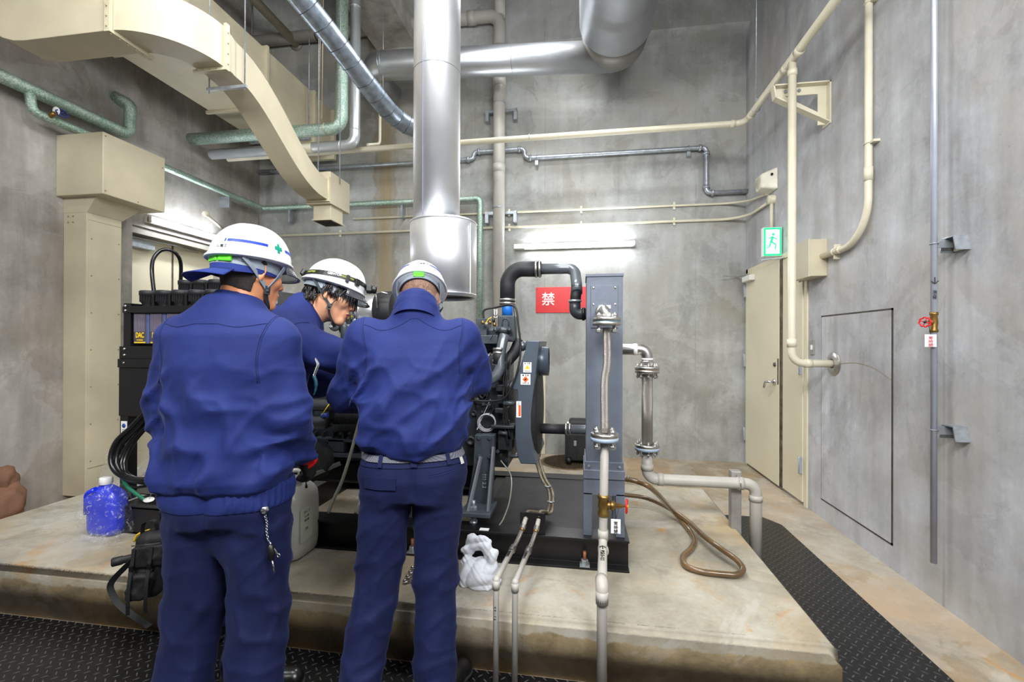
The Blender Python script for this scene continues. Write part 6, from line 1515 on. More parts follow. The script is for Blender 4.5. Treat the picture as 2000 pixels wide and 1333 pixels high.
            for j in range(1, 7):
                t_ = j/6; v = nrm(o_*(.75-1.1*t_)+G*(.55+.6*t_)+A3(0, 0, -.5)+sd*(1+t_)); q_ = pts[-1]+v*L/6
                dd = float(head_sdf(q_[None])[0])
                if dd < .004: q_ = q_+o_*(.004-dd)
                pts.append(q_)
            r0 = rn.uniform(.0030, .0062); mb.tube([Tm @ Vector([float(x) for x in hc+Hf@q]) for q in pts], [r0*(1-.88*(j/6)**1.5) for j in range(7)], 5)
        mb.build('hair_locks', hairm, root)
    # jacket ----------------------------------------------------------
    jt = torso_fn(Jn['pelvis'], Jn['neck'], (0, 1, 0), prof); ar = arm_r or (.072, .070, .064, .052)
    nkj = Jn['neck']; caj = nrm(nrm(hc+Hf@A3(0, -.02, -.055)-nkj)*(1-collar_up)+A3(0, 0, 1)*collar_up)
    def jacket0(P):
        d = jt(P)
        for q, sg in (('L', -1), ('R', 1)):
            sh, e, w_ = Jn['sh'+q], Jn['el'+q], Jn['wr'+q]; wc = w_+(e-w_)*.10
            a = smin(cap(P, sh, e, ar[0], ar[1]), cap(P, e, wc, ar[2]*1.04, ar[3]), .03)
            a = np.maximum(a, (P-(w_+(e-w_)*.10))@nrm(w_-e))
            d = smin(d, a, .045)
        d = smin(d, cap(P, nkj+A3(0, -.0, -.07), nkj+caj*.012, .092, collar_r*1.04), .035)
        return d
    def jacket(P):
        d = jacket0(P); u = (P-jt.p0)@jt.z; disp = np.zeros(len(P))
        disp += .0060*folds(P, (1, .25, .16), 4.2, 1+seed, .9, 1.7)*np.clip((u-.02)/.12, 0, 1)*np.clip((.46-u)/.2, 0, 1)
        disp += .0060*folds(P, (-.62, .2, -.72), 3.6, 2.3+seed, 1.0, 1.8)*np.clip((u-.0)/.1, 0, 1)*np.clip((.42-u)/.15, 0, 1)
        disp += .0085*folds(P, (.3, .1, 1), 8.5, 4+seed, 1.2, 1.6)*gauss(u, m.hem, .055)
        for q, sg in (('L', -1), ('R', 1)):
            e = Jn['el'+q]; sh = Jn['sh'+q]; r_ = np.linalg.norm(P-e, axis=1); ax_ = nrm(nrm(sh-e)+nrm(e-Jn['wr'+q])+A3(.5*sg, .2, .0))
            disp += .0085*folds(P, ax_, 8.5, 5+seed, 1.0, 1.6)*np.exp(-(r_/.13)**2)
            aw = Jn['wr'+q]+(e-Jn['wr'+q])*.25; disp += .005*folds(P, nrm(e-Jn['wr'+q]), 13, 7+seed, .8, 1.5)*np.exp(-(np.linalg.norm(P-aw, axis=1)/.07)**2)
            disp += .0075*folds(P, nrm(A3(.8*sg, .3, -.55)), 6.5, 8+seed, .9, 1.7)*np.exp(-(np.linalg.norm(P-(sh+A3(0, 0, -.10)), axis=1)/.10)**2)
        disp += (.0034*(folds(P, (.8, .2, -.6), 6.5, 1.3+seed, 1.0, 3)+.3)+.0034*(folds(P, (-.55, .2, -.85), 5.5, 5.1+seed, 1.1, 3)+.3))*np.clip((.40-u)/.10, 0, 1)
        if jfold is not None: disp += jfold(P, u)
        return d-disp*1.8
    m.jacket = jacket; m.jt = jt
    lo = np.min([Jn[k] for k in ('shL', 'shR', 'elL', 'elR', 'wrL', 'wrR', 'neck', 'pelvis')], 0)-.23; hi = np.max([Jn[k] for k in ('shL', 'shR', 'elL', 'elR', 'wrL', 'wrR', 'neck', 'pelvis')], 0)+.23
    nk = Jn['neck']
    def jcut(P): return smax(jacket(P), -cap(P, nk+A3(0, -.0, -.02), hc, .056, .066), .004)
    Vj, Fj = surf(jcut, lo, hi, .0072); m.jk = mesh_np('jacket', Vj, Fj, jk, root, m.T)
    # collar ----------------------------------------------------------
    w2 = lambda p: (Tm @ Vector((float(p[0]), float(p[1]), float(p[2]))))
    m.w2 = w2
    ca = nrm(nrm(hc+Hf@A3(0, -.02, -.055)-nk)*(1-collar_up)+A3(0, 0, 1)*collar_up); cx = nrm(np.cross((0, 1, 0), ca)); cy = np.cross(ca, cx); secs = []
    for (u, k) in ((-.035, 1.04), (.0, 1.02), (.022, 1.0), (.043, .985), (.046, .97), (.043, .95), (.0, .92)):
        secs.append([w2(nk+ca*u*(collar_h if u > 0 else 1)*(1+.15*math.cos(2*PI*i/44))+(cx*math.sin(2*PI*i/44)*collar_r*k+cy*(-math.cos(2*PI*i/44)*collar_r*k*1.02))) for i in range(44)])
    MB().loft(secs, caps=False).build('collar', jk, root)
    # seams -----------------------------------------------------------
    def line(pts, r=.0013, off=.0004, mat=jk_d, name='seam', f=jacket, n=8):
        q = onto(f, np.array([tuple(p) for p in spline(pts, n)]), off); return MB().tube([w2(p) for p in q], r*s, 5).build(name, mat, root)
    m.line = line
    if seam:
        y0 = Jn['neck']; b = jt
        line([Jn['shL']+A3(.0, -.06, .045), y0+A3(-.09, -.15, -.03), y0+A3(0, -.16, -.015), y0+A3(.09, -.15, -.03), Jn['shR']+A3(.0, -.06, .045)], .0012)
        for q, sg in (('L', -1), ('R', 1)):
            sh = Jn['sh'+q]; line([sh+A3(sg*.006, .02, .09), sh+A3(sg*.002, -.08, .03), sh+A3(-sg*.010, -.10, -.05), sh+A3(-sg*.006, -.10, -.13)], .0012); line([sh+A3(sg*.012, .02, .09), sh+A3(sg*.008, -.08, .03), sh+A3(-sg*.004, -.10, -.05), sh+A3(-.0, -.10, -.13)], .0007)
    # trousers --------------------------------------------------------
    lr = leg_r or (.098, .083, .076); pz = Jn['pelvis']
    tp = torso_fn((Jn['hipL']+Jn['hipR'])/2+A3(0, 0, -.09), pz+A3(0, 0, .035), (0, 1, 0), [(0, .14, .11, -.01), (.04, .165, .120, -.012), (.08, waist, .128*waist/.178, -.012), (.14, waist-.006, .125*waist/.178, -.006), (.20, .155, .112, 0), (.60, .155, .112, 0)])
    top_z = pz[2]+.02
    def trousers(P):
        d = np.maximum(tp(P), P[:, 2]-top_z); 
        L = []
        for q in 'LR':
            h_, k_, a_ = Jn['hip'+q], Jn['kn'+q], Jn['an'+q]; ae = a_+(k_-a_)*.02
            l = smin(cap(P, h_, k_, lr[0], lr[1]), cap(P, k_, ae, lr[1], lr[2]), .03); l = np.maximum(l, a_[2]-.03-P[:, 2])
            r_ = np.linalg.norm(P-k_, axis=1)
            w_ = .009*folds(P, (.5, .2, .9), 4.6, 3+seed+(q == 'R')*2, 1.1, 1.8)*np.exp(-(r_/.19)**2)+.009*folds(P, (.25, .1, 1), 7.5, 6+seed, 1.0, 1.5)*np.clip((a_[2]+.18-P[:, 2])/.12, 0, 1)
            w_ += .006*folds(P, (.8, .3, .5), 3.4, 1+seed+(q == 'R')*3, 1.0, 1.7)
            w_ += .0036*(folds(P, (.5, .3, .85), 6.5, 2+seed+(q == 'R')*4, 1.5, 4)+.3)+.003*(folds(P, (-.6, .3, .7), 5.5, 7+seed, 1.5, 4)+.3)
            L.append(l-w_*leg_folds)
        lg = smin(L[0], L[1], .012); d = smin(d, lg, .04)
        if crotch: d = smin(d, ell(P, (0, 0, crotch+.10), (.05, .085, .10)), .05)
        cz = (Jn['hipL']+Jn['hipR'])[2]/2
        d -= .007*folds(P, (.7, 0, .85), 5, 9+seed, .9, 1.7)*gauss(P[:, 2], cz-.08, .07)*(P[:, 1] < .02)*leg_folds
        # seat cleft
        d += .012*np.exp(-((P[:, 0]-(Jn['hipL']+Jn['hipR'])[0]/2)/.016)**2)*gauss(P[:, 2], cz-.03, .07)*(P[:, 1] < 0)
        return d
    m.trousers = trousers
    lj = np.array([Jn[k] for k in ('hipL', 'hipR', 'knL', 'knR', 'anL', 'anR', 'pelvis')])
    Vt, Ft = surf(trousers, lj.min(0)-.16, lj.max(0)+.16, .0078); m.tr = mesh_np('trousers', Vt, Ft, trouser_m or tr_m, root, m.T)
    # boots -----------------------------------------------------------
    for q, sg in (('L', -1), ('R', 1)):
        a_ = Jn['an'+q]; fd = nrm(np.asarray(J.get('toe'+q, a_+A3(sg*.05, .2, 0)))-a_); fd[2] = 0; fd = nrm(fd); z0_ = .012
        def bf(P, a_=a_, fd=fd):
            g = A3(a_[0], a_[1], 0); d = smin(cap(P, g+fd*(-.045)+A3(0, 0, .048), g+fd*.10+A3(0, 0, .040), .040, .036), cap(P, g+fd*.08+A3(0, 0, .038), g+fd*.175+A3(0, 0, .036), .040, .036), .03)
            d = smin(d, cap(P, g+A3(0, 0, .05), g+A3(0, 0, .16), .042, .047), .03); return np.maximum(d, z0_-P[:, 2])
        g = A3(a_[0], a_[1], 0); Vq, Fq = surf(bf, g+A3(-.26, -.26, -.02), g+A3(.26, .26, .24), .006); b_ = mesh_np('boot', Vq, Fq, bootm, root, m.T)
        def sf(P, a_=a_, fd=fd): g = A3(a_[0], a_[1], 0); return np.maximum(np.maximum(cap(P, g+fd*(-.045)+A3(0, 0, .03), g+fd*.175+A3(0, 0, .03), .046, .042), P[:, 2]-.024), .002-P[:, 2])
        Vq, Fq = surf(sf, g+A3(-.26, -.26, -.02), g+A3(.26, .26, .06), .006); mesh_np('boot_sole', Vq, Fq, blackrub, b_, m.T)
    m.hc, m.Hf = hc, Hf
    m.h2w = lambda x, y, z: w2(hc+Hf@A3(x, y, z))
    return m
# ---- helmet ---------------------------------------------------------
def helmet(m, tilt=0., visor=True, parent_cross=True):
    root = m.root; c0 = A3(0, -.004, .052); ct, st = math.cos(tilt), math.sin(tilt)
    def hp(phi, t, off=0.):
        # phi: 0 = front, grows to the wearer's right; t: 0 rim .. 1 crown
        e = t*PI/2; rx, ry, rz = .106+off, .126+off, .124+off; k = math.cos(e)**.82; x = math.sin(phi)*rx*k; y = math.cos(phi)*ry*k; z = -.018+math.sin(e)**1.0*rz
        if t <= 0: z = -.018
        z += -.010*(1-t)*(1-math.cos(phi))*.5*1.6+.004*(1-t)*math.cos(phi)
        y2 = y*ct-z*st; z2 = y*st+z*ct; return m.h2w(c0[0]+x, c0[1]+y2, c0[2]+z2)
    m.hp = hp; N = 56; rows = []
    for off, t in ((.005, 0), (.008, .010), (.007, .03), (.003, .05), (.0, .08)): rows.append((t, off))
    for k in range(1, 19): rows.append((.08+.92*k/18, 0.))
    mb = MB(); secs = [[hp(2*PI*i/N, min(t, .999), off+(.0014 if (abs(math.sin(2*PI*i/N)) < .25 and t > .25) else 0)) for i in range(N)] for t, off in rows]
    inner = [[hp(2*PI*i/N, t, -.006) for i in range(N)] for t in (.999, .8, .6, .4, .2, .05, 0)]
    mb.loft(secs, caps=True); o = mb.build('helmet', hel_w, root); m.helm = o
    # rim bottom & inner liner
    MB().loft([[hp(2*PI*i/N, 0, .005) for i in range(N)], [hp(2*PI*i/N, 0, -.003) for i in range(N)], [hp(2*PI*i/N, .10, -.006) for i in range(N)]], caps=False).build('helmet_rim', hel_w, o)
    MB().loft([[hp(2*PI*i/N, .0, -.008) for i in range(N)], [hp(2*PI*i/N, .05, -.022) for i in range(N)], [hp(2*PI*i/N, .25, -.03) for i in range(N)]], caps=False).build('liner', P('grey_liner', (92, 98, 104), .7), o)
    hb = []
    for i in range(N): a = 2*PI*i/N; hb.append((math.sin(a)*.0855, -.012+math.cos(a)*.1065))
    MB().loft([[m.h2w(x*k, y*k, z) for x, y in hb] for z, k in ((-.006, 1.0), (.028, 1.0), (.028, .96), (-.006, .96), (-.006, 1.0))], caps=False).build('headband', strapg, o)
    def patch(p0, p1, t0, t1, mat, name, off=.0012, n=14):
        q = [[hp(p0+(p1-p0)*i/n, t, off) for i in range(n+1)] for t in [t0+(t1-t0)*k/3 for k in range(4)]]
        return MB().loft(q, caps=False, closed=False).build(name, mat, o)
    m.patch = patch
    if visor:
        q = [[hp(-1.0+2.0*i/20, 0.0, .004+e*(.5+.5*math.cos((-1.0+2.0*i/20)*2.6))) for i in range(21)] for e in (0, .012, .024, .036)]
        for r_, row in enumerate(q):
            for i in range(21): row[i] = row[i]-(m.h2w(0, 0, .1)-m.h2w(0, 0, 0)).normalized()*(.012*r_*.9)
        vo = MB().loft(q, caps=False, closed=False).build('visor', visorm, o); so = vo.modifiers.new('s', 'SOLIDIFY'); so.thickness = .002
        MB().tube(q[-1], .0022, 6).build('visor_edge', visor_e, vo)
    return o
def ribbon(m, pts, w_, mat, name, wide, parent=None, th=.002):
    return strap([m.h2w(*p) for p in pts], w_, th, name, mat, parent or m.root, wide)
# ================================================================ WORKER 1 (left, back three-quarter view)
prof_n = [(-.02, .150, .112, -.005), (.0, .158, .120, -.008), (.035, .172, .134, -.012), (.12, .174, .136, -.014), (.22, .176, .136, -.016), (.32, .184, .132, -.016), (.40, .182, .118, -.018), (.45, .150, .098, -.014), (.485, .108, .082, -.008), (.52, .076, .072, 0)]
prof_1 = [(-.02, .165, .122, -.006), (-.008, .182, .138, -.008), (.02, .190, .150, -.010), (.07, .184, .146, -.012)]+[(u+.055, a, b, o) for u, a, b, o in prof_n if u > .1]
J1 = dict(pelvis=(0, 0, .890), neck=(0, .012, 1.415), shL=(-.150, -.005, 1.33), shR=(.150, .0, 1.33), elL=(-.195, .01, 1.08), elR=(.188, -.005, 1.09), wrL=(-.16, .19, .98), wrR=(.170, .15, .93),
          hipL=(-.085, 0, .86), hipR=(.085, 0, .86), knL=(-.125, .03, .46), knR=(.085, .02, .46), anL=(-.150, -.03, .09), anR=(.095, -.03, .09), toeL=(-.16, .2, 0), toeR=(.2, .2, 0))
p1w = at(449, 700, 1.49)
def jf1(P, u): return .010*folds(P, (.55, 0, .8), 5, .6, .8, 2)*np.clip((.33-u)/.2, 0, 1)*(P[:, 1] < 0)
m1 = person('man in navy workwear and white helmet with green cross, nearest the camera, seen from behind', (p1w.x, p1w.y, .008), (-.15, .985, 0), 1.05, J1,
            (.026, .066, 1.556), (.52, .84, -.16), (.02, .1, 1), sk1, hair='short', prof=prof_1, hem=.07, waist=.168, glove=(None, blackglove), hand_dirs={'L': ((.1, .8, -.4), (1, 0, 0)), 'R': ((.02, .62, -.78), (-1, .1, 0))}, seed=0, jfold=jf1, arm_r=(.066, .068, .064, .050), leg_r=(.102, .086, .082), leg_folds=1.3, crotch=.655)
# ================================================================ WORKER 3 (right, back view)
J3 = dict(pelvis=(0, 0, .955), neck=(0, .035, 1.468), shL=(-.180, .02, 1.365), shR=(.172, .02, 1.365), elL=(-.258, .10, 1.15), elR=(.228, .10, 1.215), wrL=(-.16, .30, 1.14), wrR=(.12, .32, 1.18),
          hipL=(-.095, 0, .86), hipR=(.090, 0, .86), knL=(-.135, .02, .46), knR=(.080, .02, .46), anL=(-.195, -.055, .08), anR=(.080, -.055, .08), toeL=(-.28, .2, 0), toeR=(.22, .12, 0))
prof3 = [(-.02, .170, .135, .0), (.0, .180, .148, .0), (.04, .202, .164, -.004), (.14, .212, .170, -.002), (.24, .216, .164, .004), (.33, .220, .153, .012), (.40, .208, .128, .02), (.45, .160, .105, .03), (.485, .106, .085, .035), (.52, .078, .075, .04)]
p3w = at(811, 700, 1.75)
def jf3(P, u): return .014*folds(P, (.78, 0, -.6), 5.5, 2.2, .55, 2)*np.clip((.42-u)/.2, 0, 1)*(P[:, 1] < 0)
m3 = person('heavyset man in navy workwear bent over the engine, back to the camera, grey woven belt', (p3w.x, p3w.y, .008), (-.30, .954, 0), 1.03, J3,
            (.008, .155, 1.538), (0, .80, -.60), (0, .4, 1), sk3, hair='fade', prof=prof3, seed=4, jfold=jf3, arm_r=(.080, .076, .066, .052), leg_r=(.104, .080, .078), collar_r=.080, collar_h=1.0, collar_up=.55, hem=.05, hand_dirs={'L': ((.3, .9, .0), (0, .2, -1)), 'R': ((-.3, .9, .1), (0, .2, -1))}, glove=(greyglove, greyglove), leg_folds=1.3)
# ================================================================ WORKER 2 (middle, leaning to the right)
J2 = dict(pelvis=(-.02, -.06, .96), neck=(0, .13, 1.425), shL=(-.165, .10, 1.33), shR=(.165, .09, 1.28), elL=(-.16, .26, 1.10), elR=(.20, .36, 1.175), wrL=(-.08, .42, 1.13), wrR=(.12, .58, 1.14),
          hipL=(-.10, -.06, .87), hipR=(.05, -.06, .87), knL=(-.22, .0, .46), knR=(.03, -.03, .46), anL=(-.30, -.08, .09), anR=(.12, -.10, .09), toeL=(-.36, .1, 0), toeR=(.24, .06, 0))
f2h = nrm(A3(.62, .78, 0))
p2w = at(521, 700, 1.95)
m2 = person('dark-haired man in navy workwear and white helmet with headlamp, leaning over between the other two', (p2w.x, p2w.y, .008), tuple(f2h), 1.08, J2,
            (.055, .240, 1.492), (.50, .82, -.36), (.0, .3, 1), sk2, lips=True, hair='long', prof=prof_n, glove=(greyglove, None), seed=9, arm_r=(.072, .070, .064, .050), hand_dirs={'L': ((.35, .7, -.4), (0, 0, -1)), 'R': ((0, 1, 0), (0, 0, -1))}, trouser_m=tr2)
# ---------------------------------------------------------------- helmets and straps
def straps(m, mat, buckle=True, back=None):
    b = back or mat
    for sg in (-1, 1):
        ribbon(m, [(sg*.088, .062, .022), (sg*.083, .045, -.018), (sg*.068, .026, -.058)], .016, mat, 'chin_strap', (0, 1, .4))
        ribbon(m, [(sg*.084, -.070, .018), (sg*.087, -.035, -.012), (sg*.070, .022, -.058)], .016, b, 'chin_strap', (0, 1, .6))
        ribbon(m, [(sg*.068, .024, -.056), (sg*.062, .030, -.085), (sg*.040, .052, -.115), (0, .062, -.128)], .015, strapd, 'chin_strap', (0, 1, .0))
        if buckle:
            mb = MB(); mb.box(-.003, -.009, -.014, .004, .009, .014, M=Matrix.Translation(m.h2w(sg*.071, .024, -.064)) @ (m.Tm.to_3x3() @ Matrix(m.Hf.tolist())).normalized().to_4x4())
            mb.lathe(m.h2w(sg*.075, .024, -.066), m.h2w(sg, 0, 0)-m.h2w(0, 0, 0), [(.006, 0), (.006, .003), (0, .004)], 14); mb.build('strap_buckle', strapd, m.root)
def obox(m, c, h, mat, name, par, R=None, bv=.003):
    Mx = Matrix.Translation(m.h2w(*c)) @ (m.Tm.to_3x3() @ Matrix(m.Hf.tolist())).normalized().to_4x4()
    if R is not None: Mx = Mx @ R
    mb = MB(); mb.box(-h[0], -h[1], -h[2], h[0], h[1], h[2], M=Mx); return mb.build(name, mat, par, bevel=bv)
for mm in (m1, m3, m2): helmet(mm, 0.0, True)
straps(m1, strapg); straps(m3, strapg); straps(m2, P('olive_grey_strap', (66, 76, 80), .55, var=.08))
# worker 1: stripes, cross, adjuster, fabric cap
pt = m1.patch
pt(2.62, 1.62, .215, .262, bstripe, 'stripe'); pt(2.70, 2.66, .21, .267, bstripe, 'stripe'); pt(1.06, .45, .215, .262, bstripe, 'stripe')
pt(-2.62, -1.62, .215, .262, bstripe, 'stripe'); pt(-1.06, -.45, .215, .262, bstripe, 'stripe')
for sg in (1, -1): pt(sg*1.43, sg*1.19, .205, .272, gcross, 'safety_cross'); pt(sg*1.35, sg*1.27, .150, .327, gcross, 'safety_cross')
def helmet_text(m, body, phi, t, size, mat=inkblk):
    c = m.hp(phi, t, .0012); px_ = m.hp(phi-.05, t, .0012); pz = m.hp(phi, t+.04, .0012)
    x = (px_-c).normalized(); z = (pz-c).normalized(); n = x.cross(z).normalized(); z = n.cross(x)
    text('lettering', body, c, Matrix((x, z, n)).transposed(), size, mat, m.helm, depth=.0004)
helmet_text(m1, 'ム電工', 2.72, .13, .012)
obox(m1, (.0, -.115, .014), (.024, .007, .017), green, 'size_adjuster', m1.helm, bv=.005)
obox(m1, (.044, -.104, .014), (.022, .006, .017), green, 'size_adjuster', m1.helm, Matrix.Rotation(.55, 4, 'Z'), bv=.005)
obox(m1, (.074, -.066, .014), (.017, .003, .010), strapg, 'ratchet', m1.helm, Matrix.Rotation(.95, 4, 'Z'))
N = 48; ring = [(math.sin(2*PI*i/N)*.0845, -.012+math.cos(2*PI*i/N)*.1045) for i in range(N)]
MB().loft([[m1.h2w(x*k, -.012+(y+.012)*k, z+.012*(y/.1)) for x, y in ring] for z, k in ((-.020, 1.0), (.012, 1.01), (.012, .97))], caps=False).build('fabric_cap', fabric('cap_navy', (30, 48, 118)), m1.root)
q = [[m1.h2w(math.sin(PI+a)*(.082+e*.75)*1.0, -.012+math.cos(PI+a)*(.102+e), -.020-e*.50-.004*(a/1.1)**2*(e/.07)) for a in [-.85+1.7*i/18 for i in range(19)]] for e in (0, .025, .05, .07)]
cb = MB().loft(q, caps=False, closed=False).build('cap_brim', fabric('cap_navy', (30, 48, 118)), m1.root); so = cb.modifiers.new('s', 'SOLIDIFY'); so.thickness = .003
# worker 1: elastic hem band, pocket flap, key reel
def ribband(m, z0, z1, off, mat, name):
    n = 260; rows = []
    for k in range(9):
        z = z0+(z1-z0)*k/8; e = 1. if 0 < k < 8 else .3
        P0 = np.array([[math.sin(2*PI*i/n)*.2, -math.cos(2*PI*i/n)*.16, z] for i in range(n)])
        for _ in range(8):
            g = grad(m.trousers, P0); g[:, 2] = 0
            rb = np.array([off*(.25+.75*e)+(.0020*math.sin(i*1.25+.5*math.sin(k*1.6))*e if 0.30 < (2*PI*i/n) < 2.0 or 3.6 < (2*PI*i/n) < 4.9 else 0) for i in range(n)])
            P0 = P0-(m.trousers(P0)-rb)[:, None]*g
        rows.append([m.w2(p) for p in P0])
    return MB().loft(rows, caps=False).build(name, mat, m.root)
ribband(m1, .824, .892, .005, jk, 'hem_band')
w = m1.w2; tz = m1.trousers
def snap(m, x, y, z, off=.0, f=None): return w_(m, onto(f or m.trousers, np.array([[x, y, z]]), off)[0])
def w_(m, p): return m.w2(p)
m1.line([(-.135, -.08, .82), (-.155, -.05, .79), (-.165, -.01, .775)], .001, f=tz)
m1.line([(0, -.12, .82), (0, -.12, .79), (0, -.10, .75)], .001, f=tz)
kr = snap(m1, .145, -.075, .822, .010)
kn_ = thing('key_reel', kr, 'round metal key reel with chain and keys hanging from the left worker\'s waistband', 'keys')
MB().lathe(kr, (m1.w2((.12, -.14, 0))-m1.w2((0, 0, 0))), [(.0, -.004), (.012, -.004), (.013, 0), (.012, .004), (0, .005)], 24).build('reel', chrome, kn_)
ch = [snap(m1, x, y, z, .010) for x, y, z in ((.146, -.075, .81), (.150, -.07, .785), (.152, -.07, .76), (.155, -.065, .735))]
mb = MB(); pts = spline(ch, 5)
for i, p_ in enumerate(pts): mb.torus(p_, (1, .3, 0) if i % 2 else (.3, 1, 0), .0045, .0012, 10, 5)
mb.build('chain', chrome, kn_)
e_ = ch[-1]
MB().cyl(e_, e_+Vector((.035, .0, -.045)), .003, seg=8).torus(e_+Vector((.037, 0, -.048)), (0, 1, 0), .005, .002, 12, 6).build('key', chrome, kn_)
MB().lathe(e_+Vector((.012, -.004, -.01)), (.1, 0, -1), [(0, 0), (.010, .006), (.011, .03), (.008, .05), (0, .056)], 14).build('key_fob', black, kn_)
MB().cyl(e_+Vector((.018, -.004, -.06)), e_+Vector((.026, -.004, -.10)), .003, seg=8).build('key', chrome, kn_)
# worker 1: glove cuff and screwdriver
hw, Rh = m1.handR
def h_(x, y, z): return m1.w2(hw+Rh@A3(x, y, z))
MB().loft([[h_(math.cos(2*PI*i/24)*.036, y, math.sin(2*PI*i/24)*.031) for i in range(24)] for y in (-.045, .0, .040)], caps=False).build('glove_cuff', redglove, m1.root)
sd_ = thing('screwdriver', h_(0, .08, -.03), 'thin dark screwdriver held pointing down in the left worker\'s black glove', 'screwdriver')
s0, s1 = h_(-.02, .075, -.034), h_(.005, .20, -.055)
MB().tube([s0, s0+(s1-s0)*.55], .0045, 10).build('handle', black, sd_); MB().tube([s0+(s1-s0)*.5, s1], .0028, 8).build('shaft', stainless, sd_); MB().tube([s0+(s1-s0)*.9, s1], .005, 10).build('tip', black, sd_)
# worker 3: helmet marks, belt, pockets
pt = m3.patch
for sg in (1, -1): pt(sg*2.72, sg*1.75, .27, .315, bstripe, 'stripe')
pt(2.90, -2.90+2*PI, .235, .345, whitepl, 'name_label'); helmet_text(m3, 'いしだ電気 8', PI, .27, .0125)
obox(m3, (.0, -.116, .008), (.021, .008, .010), green, 'size_adjuster', m3.helm, bv=.004)
def belt_ring(m, z, hgt, off, mat, name, n=90, a0=0, a1=2*PI, f=None):
    f = f or m.trousers; rows = []
    for zz, o in ((z-hgt/2, off*.6), (z-hgt/2, off), (z+hgt/2, off), (z+hgt/2, off*.4)):
        P0 = np.array([[math.sin(a0+(a1-a0)*i/n)*.2, -math.cos(a0+(a1-a0)*i/n)*.16, zz] for i in range(n+(0 if a1-a0 > 6 else 1))])
        for _ in range(8):
            g = grad(f, P0); g[:, 2] = 0; P0 = P0-(f(P0)-o)[:, None]*g
        rows.append([m.w2(p) for p in P0])
    return MB().loft(rows, caps=False, smooth=False, closed=a1-a0 > 6).build(name, mat, m.root)
t = NT('woven_grey_belt'); n_ = t.n('TexChecker'); n_.inputs['Scale'].default_value = 330; n_.inputs[1].default_value = lin((52, 54, 72)); n_.inputs[2].default_value = lin((128, 130, 140)); t.l(t.pos(), n_.inputs[0]); t.l(n_.outputs[0], t.b.inputs['Base Color']); t.b.inputs['Roughness'].default_value = .7
zb3 = .936
belt_ring(m3, zb3, .020, .006, t.m, 'belt')
belt_ring(m3, zb3-.022, .014, .003, tr_m, 'waistband')
for a in (-.62, .02, .72): belt_ring(m3, zb3-.004, .040, .010, tr_m, 'belt_loop', 4, a-.045, a+.045)
belt_ring(m3, zb3-.018, .034, .0055, P('cloth_label', (196, 196, 190), .7), 'cloth_label', 4, 1.05, 1.17)
belt_ring(m3, zb3-.082, .042, .0055, tr_m, 'pocket_flap', 10, -1.0, -.30)
m3.line([(.055, -.14, zb3-.055), (.10, -.13, zb3-.050), (.15, -.10, zb3-.042)], .0016, f=m3.trousers)
m3.line([(.055, -.14, zb3-.062), (.10, -.13, zb3-.058), (.15, -.10, zb3-.050)], .0012, f=m3.trousers)
m3.line([(0, -.14, .91), (0, -.14, .85), (0, -.12, .78)], .001, f=m3.trousers)
# worker 2: headlamp, lanyard, undershirt, eyebrows
o2 = m2.helm; N = 40
hl = thing('headlamp', m2.hp(0, .3, .01), 'black strap headlamp worn around the middle worker\'s white helmet', 'headlamp')
lampb = P('headlamp_black', (24, 26, 26), .4, var=.1); yel2 = P('strap_yellow_print', (120, 124, 50), .6)
MB().loft([[m2.hp(2*PI*i/N, .13+.06*math.cos(2*PI*i/N)+dt, o_) for i in range(N)] for dt, o_ in ((0, .001), (0, .0032), (.10, .0032), (.10, .001))], caps=False, smooth=False).build('lamp_strap', lampb, hl)
for a in (.9, 1.15, 2.2, 2.4): MB().loft([[m2.hp(a+.2*i/6, .13+.06*math.cos(a)+dt, .0036) for i in range(7)] for dt in (.03, .07)], caps=False, closed=False).build('strap_print', yel2, hl)
c = m2.hp(1.55, .185, .0045); x = (m2.hp(1.50, .19, .0045)-c).normalized(); z = (m2.hp(1.55, .24, .0045)-c).normalized(); n = x.cross(z).normalized(); z = n.cross(x)
text('lettering', 'GENTOS', c, Matrix((x, z, n)).transposed(), .015, whitepl, hl, depth=.0004, bold=.02)
def mbox(m, phi, t, off, half, mat, name, par, bv=.004):
    c = m.hp(phi, t, off); x = (m.hp(phi+.05, t, off)-m.hp(phi-.05, t, off)).normalized(); z = (m.hp(phi, t+.05, off)-m.hp(phi, t-.04, off)).normalized(); n = x.cross(z).normalized(); z = n.cross(x)
    mb = MB(); mb.box(-half[0], -half[1], -half[2], half[0], half[1], half[2], M=Matrix.Translation(c) @ Matrix((x, z, n)).transposed().to_4x4()); return mb.build(name, mat, par, bevel=bv), c, n
mbox(m2, 1.12, .18, .006, (.008, .018, .004), lampb, 'strap_slider', hl, .002); mbox(m2, .75, .19, .006, (.011, .016, .005), lampb, 'strap_slider', hl, .002)
_, c, n = mbox(m2, .0, .20, .016, (.026, .017, .014), lampb, 'lamp_housing', hl, .005)
MB().lathe(c+n.normalized()*(.012 if (c+n-m2.h2w(0, 0, 0)).length > (c-n-m2.h2w(0, 0, 0)).length else -.012), (c+n*.01-c) if (c+n-m2.h2w(0, 0, 0)).length > (c-n-m2.h2w(0, 0, 0)).length else (c-n*.01-c), [(.017, 0), (.019, .006), (.019, .018), (.016, .022), (.014, .014), (0, .013)], 26).build('lamp_head', lampb, hl)
mbox(m2, PI, .13, .012, (.024, .016, .010), lampb, 'battery_case', hl, .006)
for sg in (1, -1):
    MB().tube([m2.h2w(sg*x, y, z) for x, y, z in ((.014, .094, .017), (.026, .093, .023), (.040, .084, .021))], [.0022, .003, .0015], 6).build('eyebrow', hairm, m2.root)
    MB().tube([m2.h2w(sg*x, y, z) for x, y, z in ((.020, .0855, -.005), (.031, .0885, -.0075), (.042, .083, -.004))], [.001, .0018, .001], 6).build('eyelashes', hairm, m2.root)
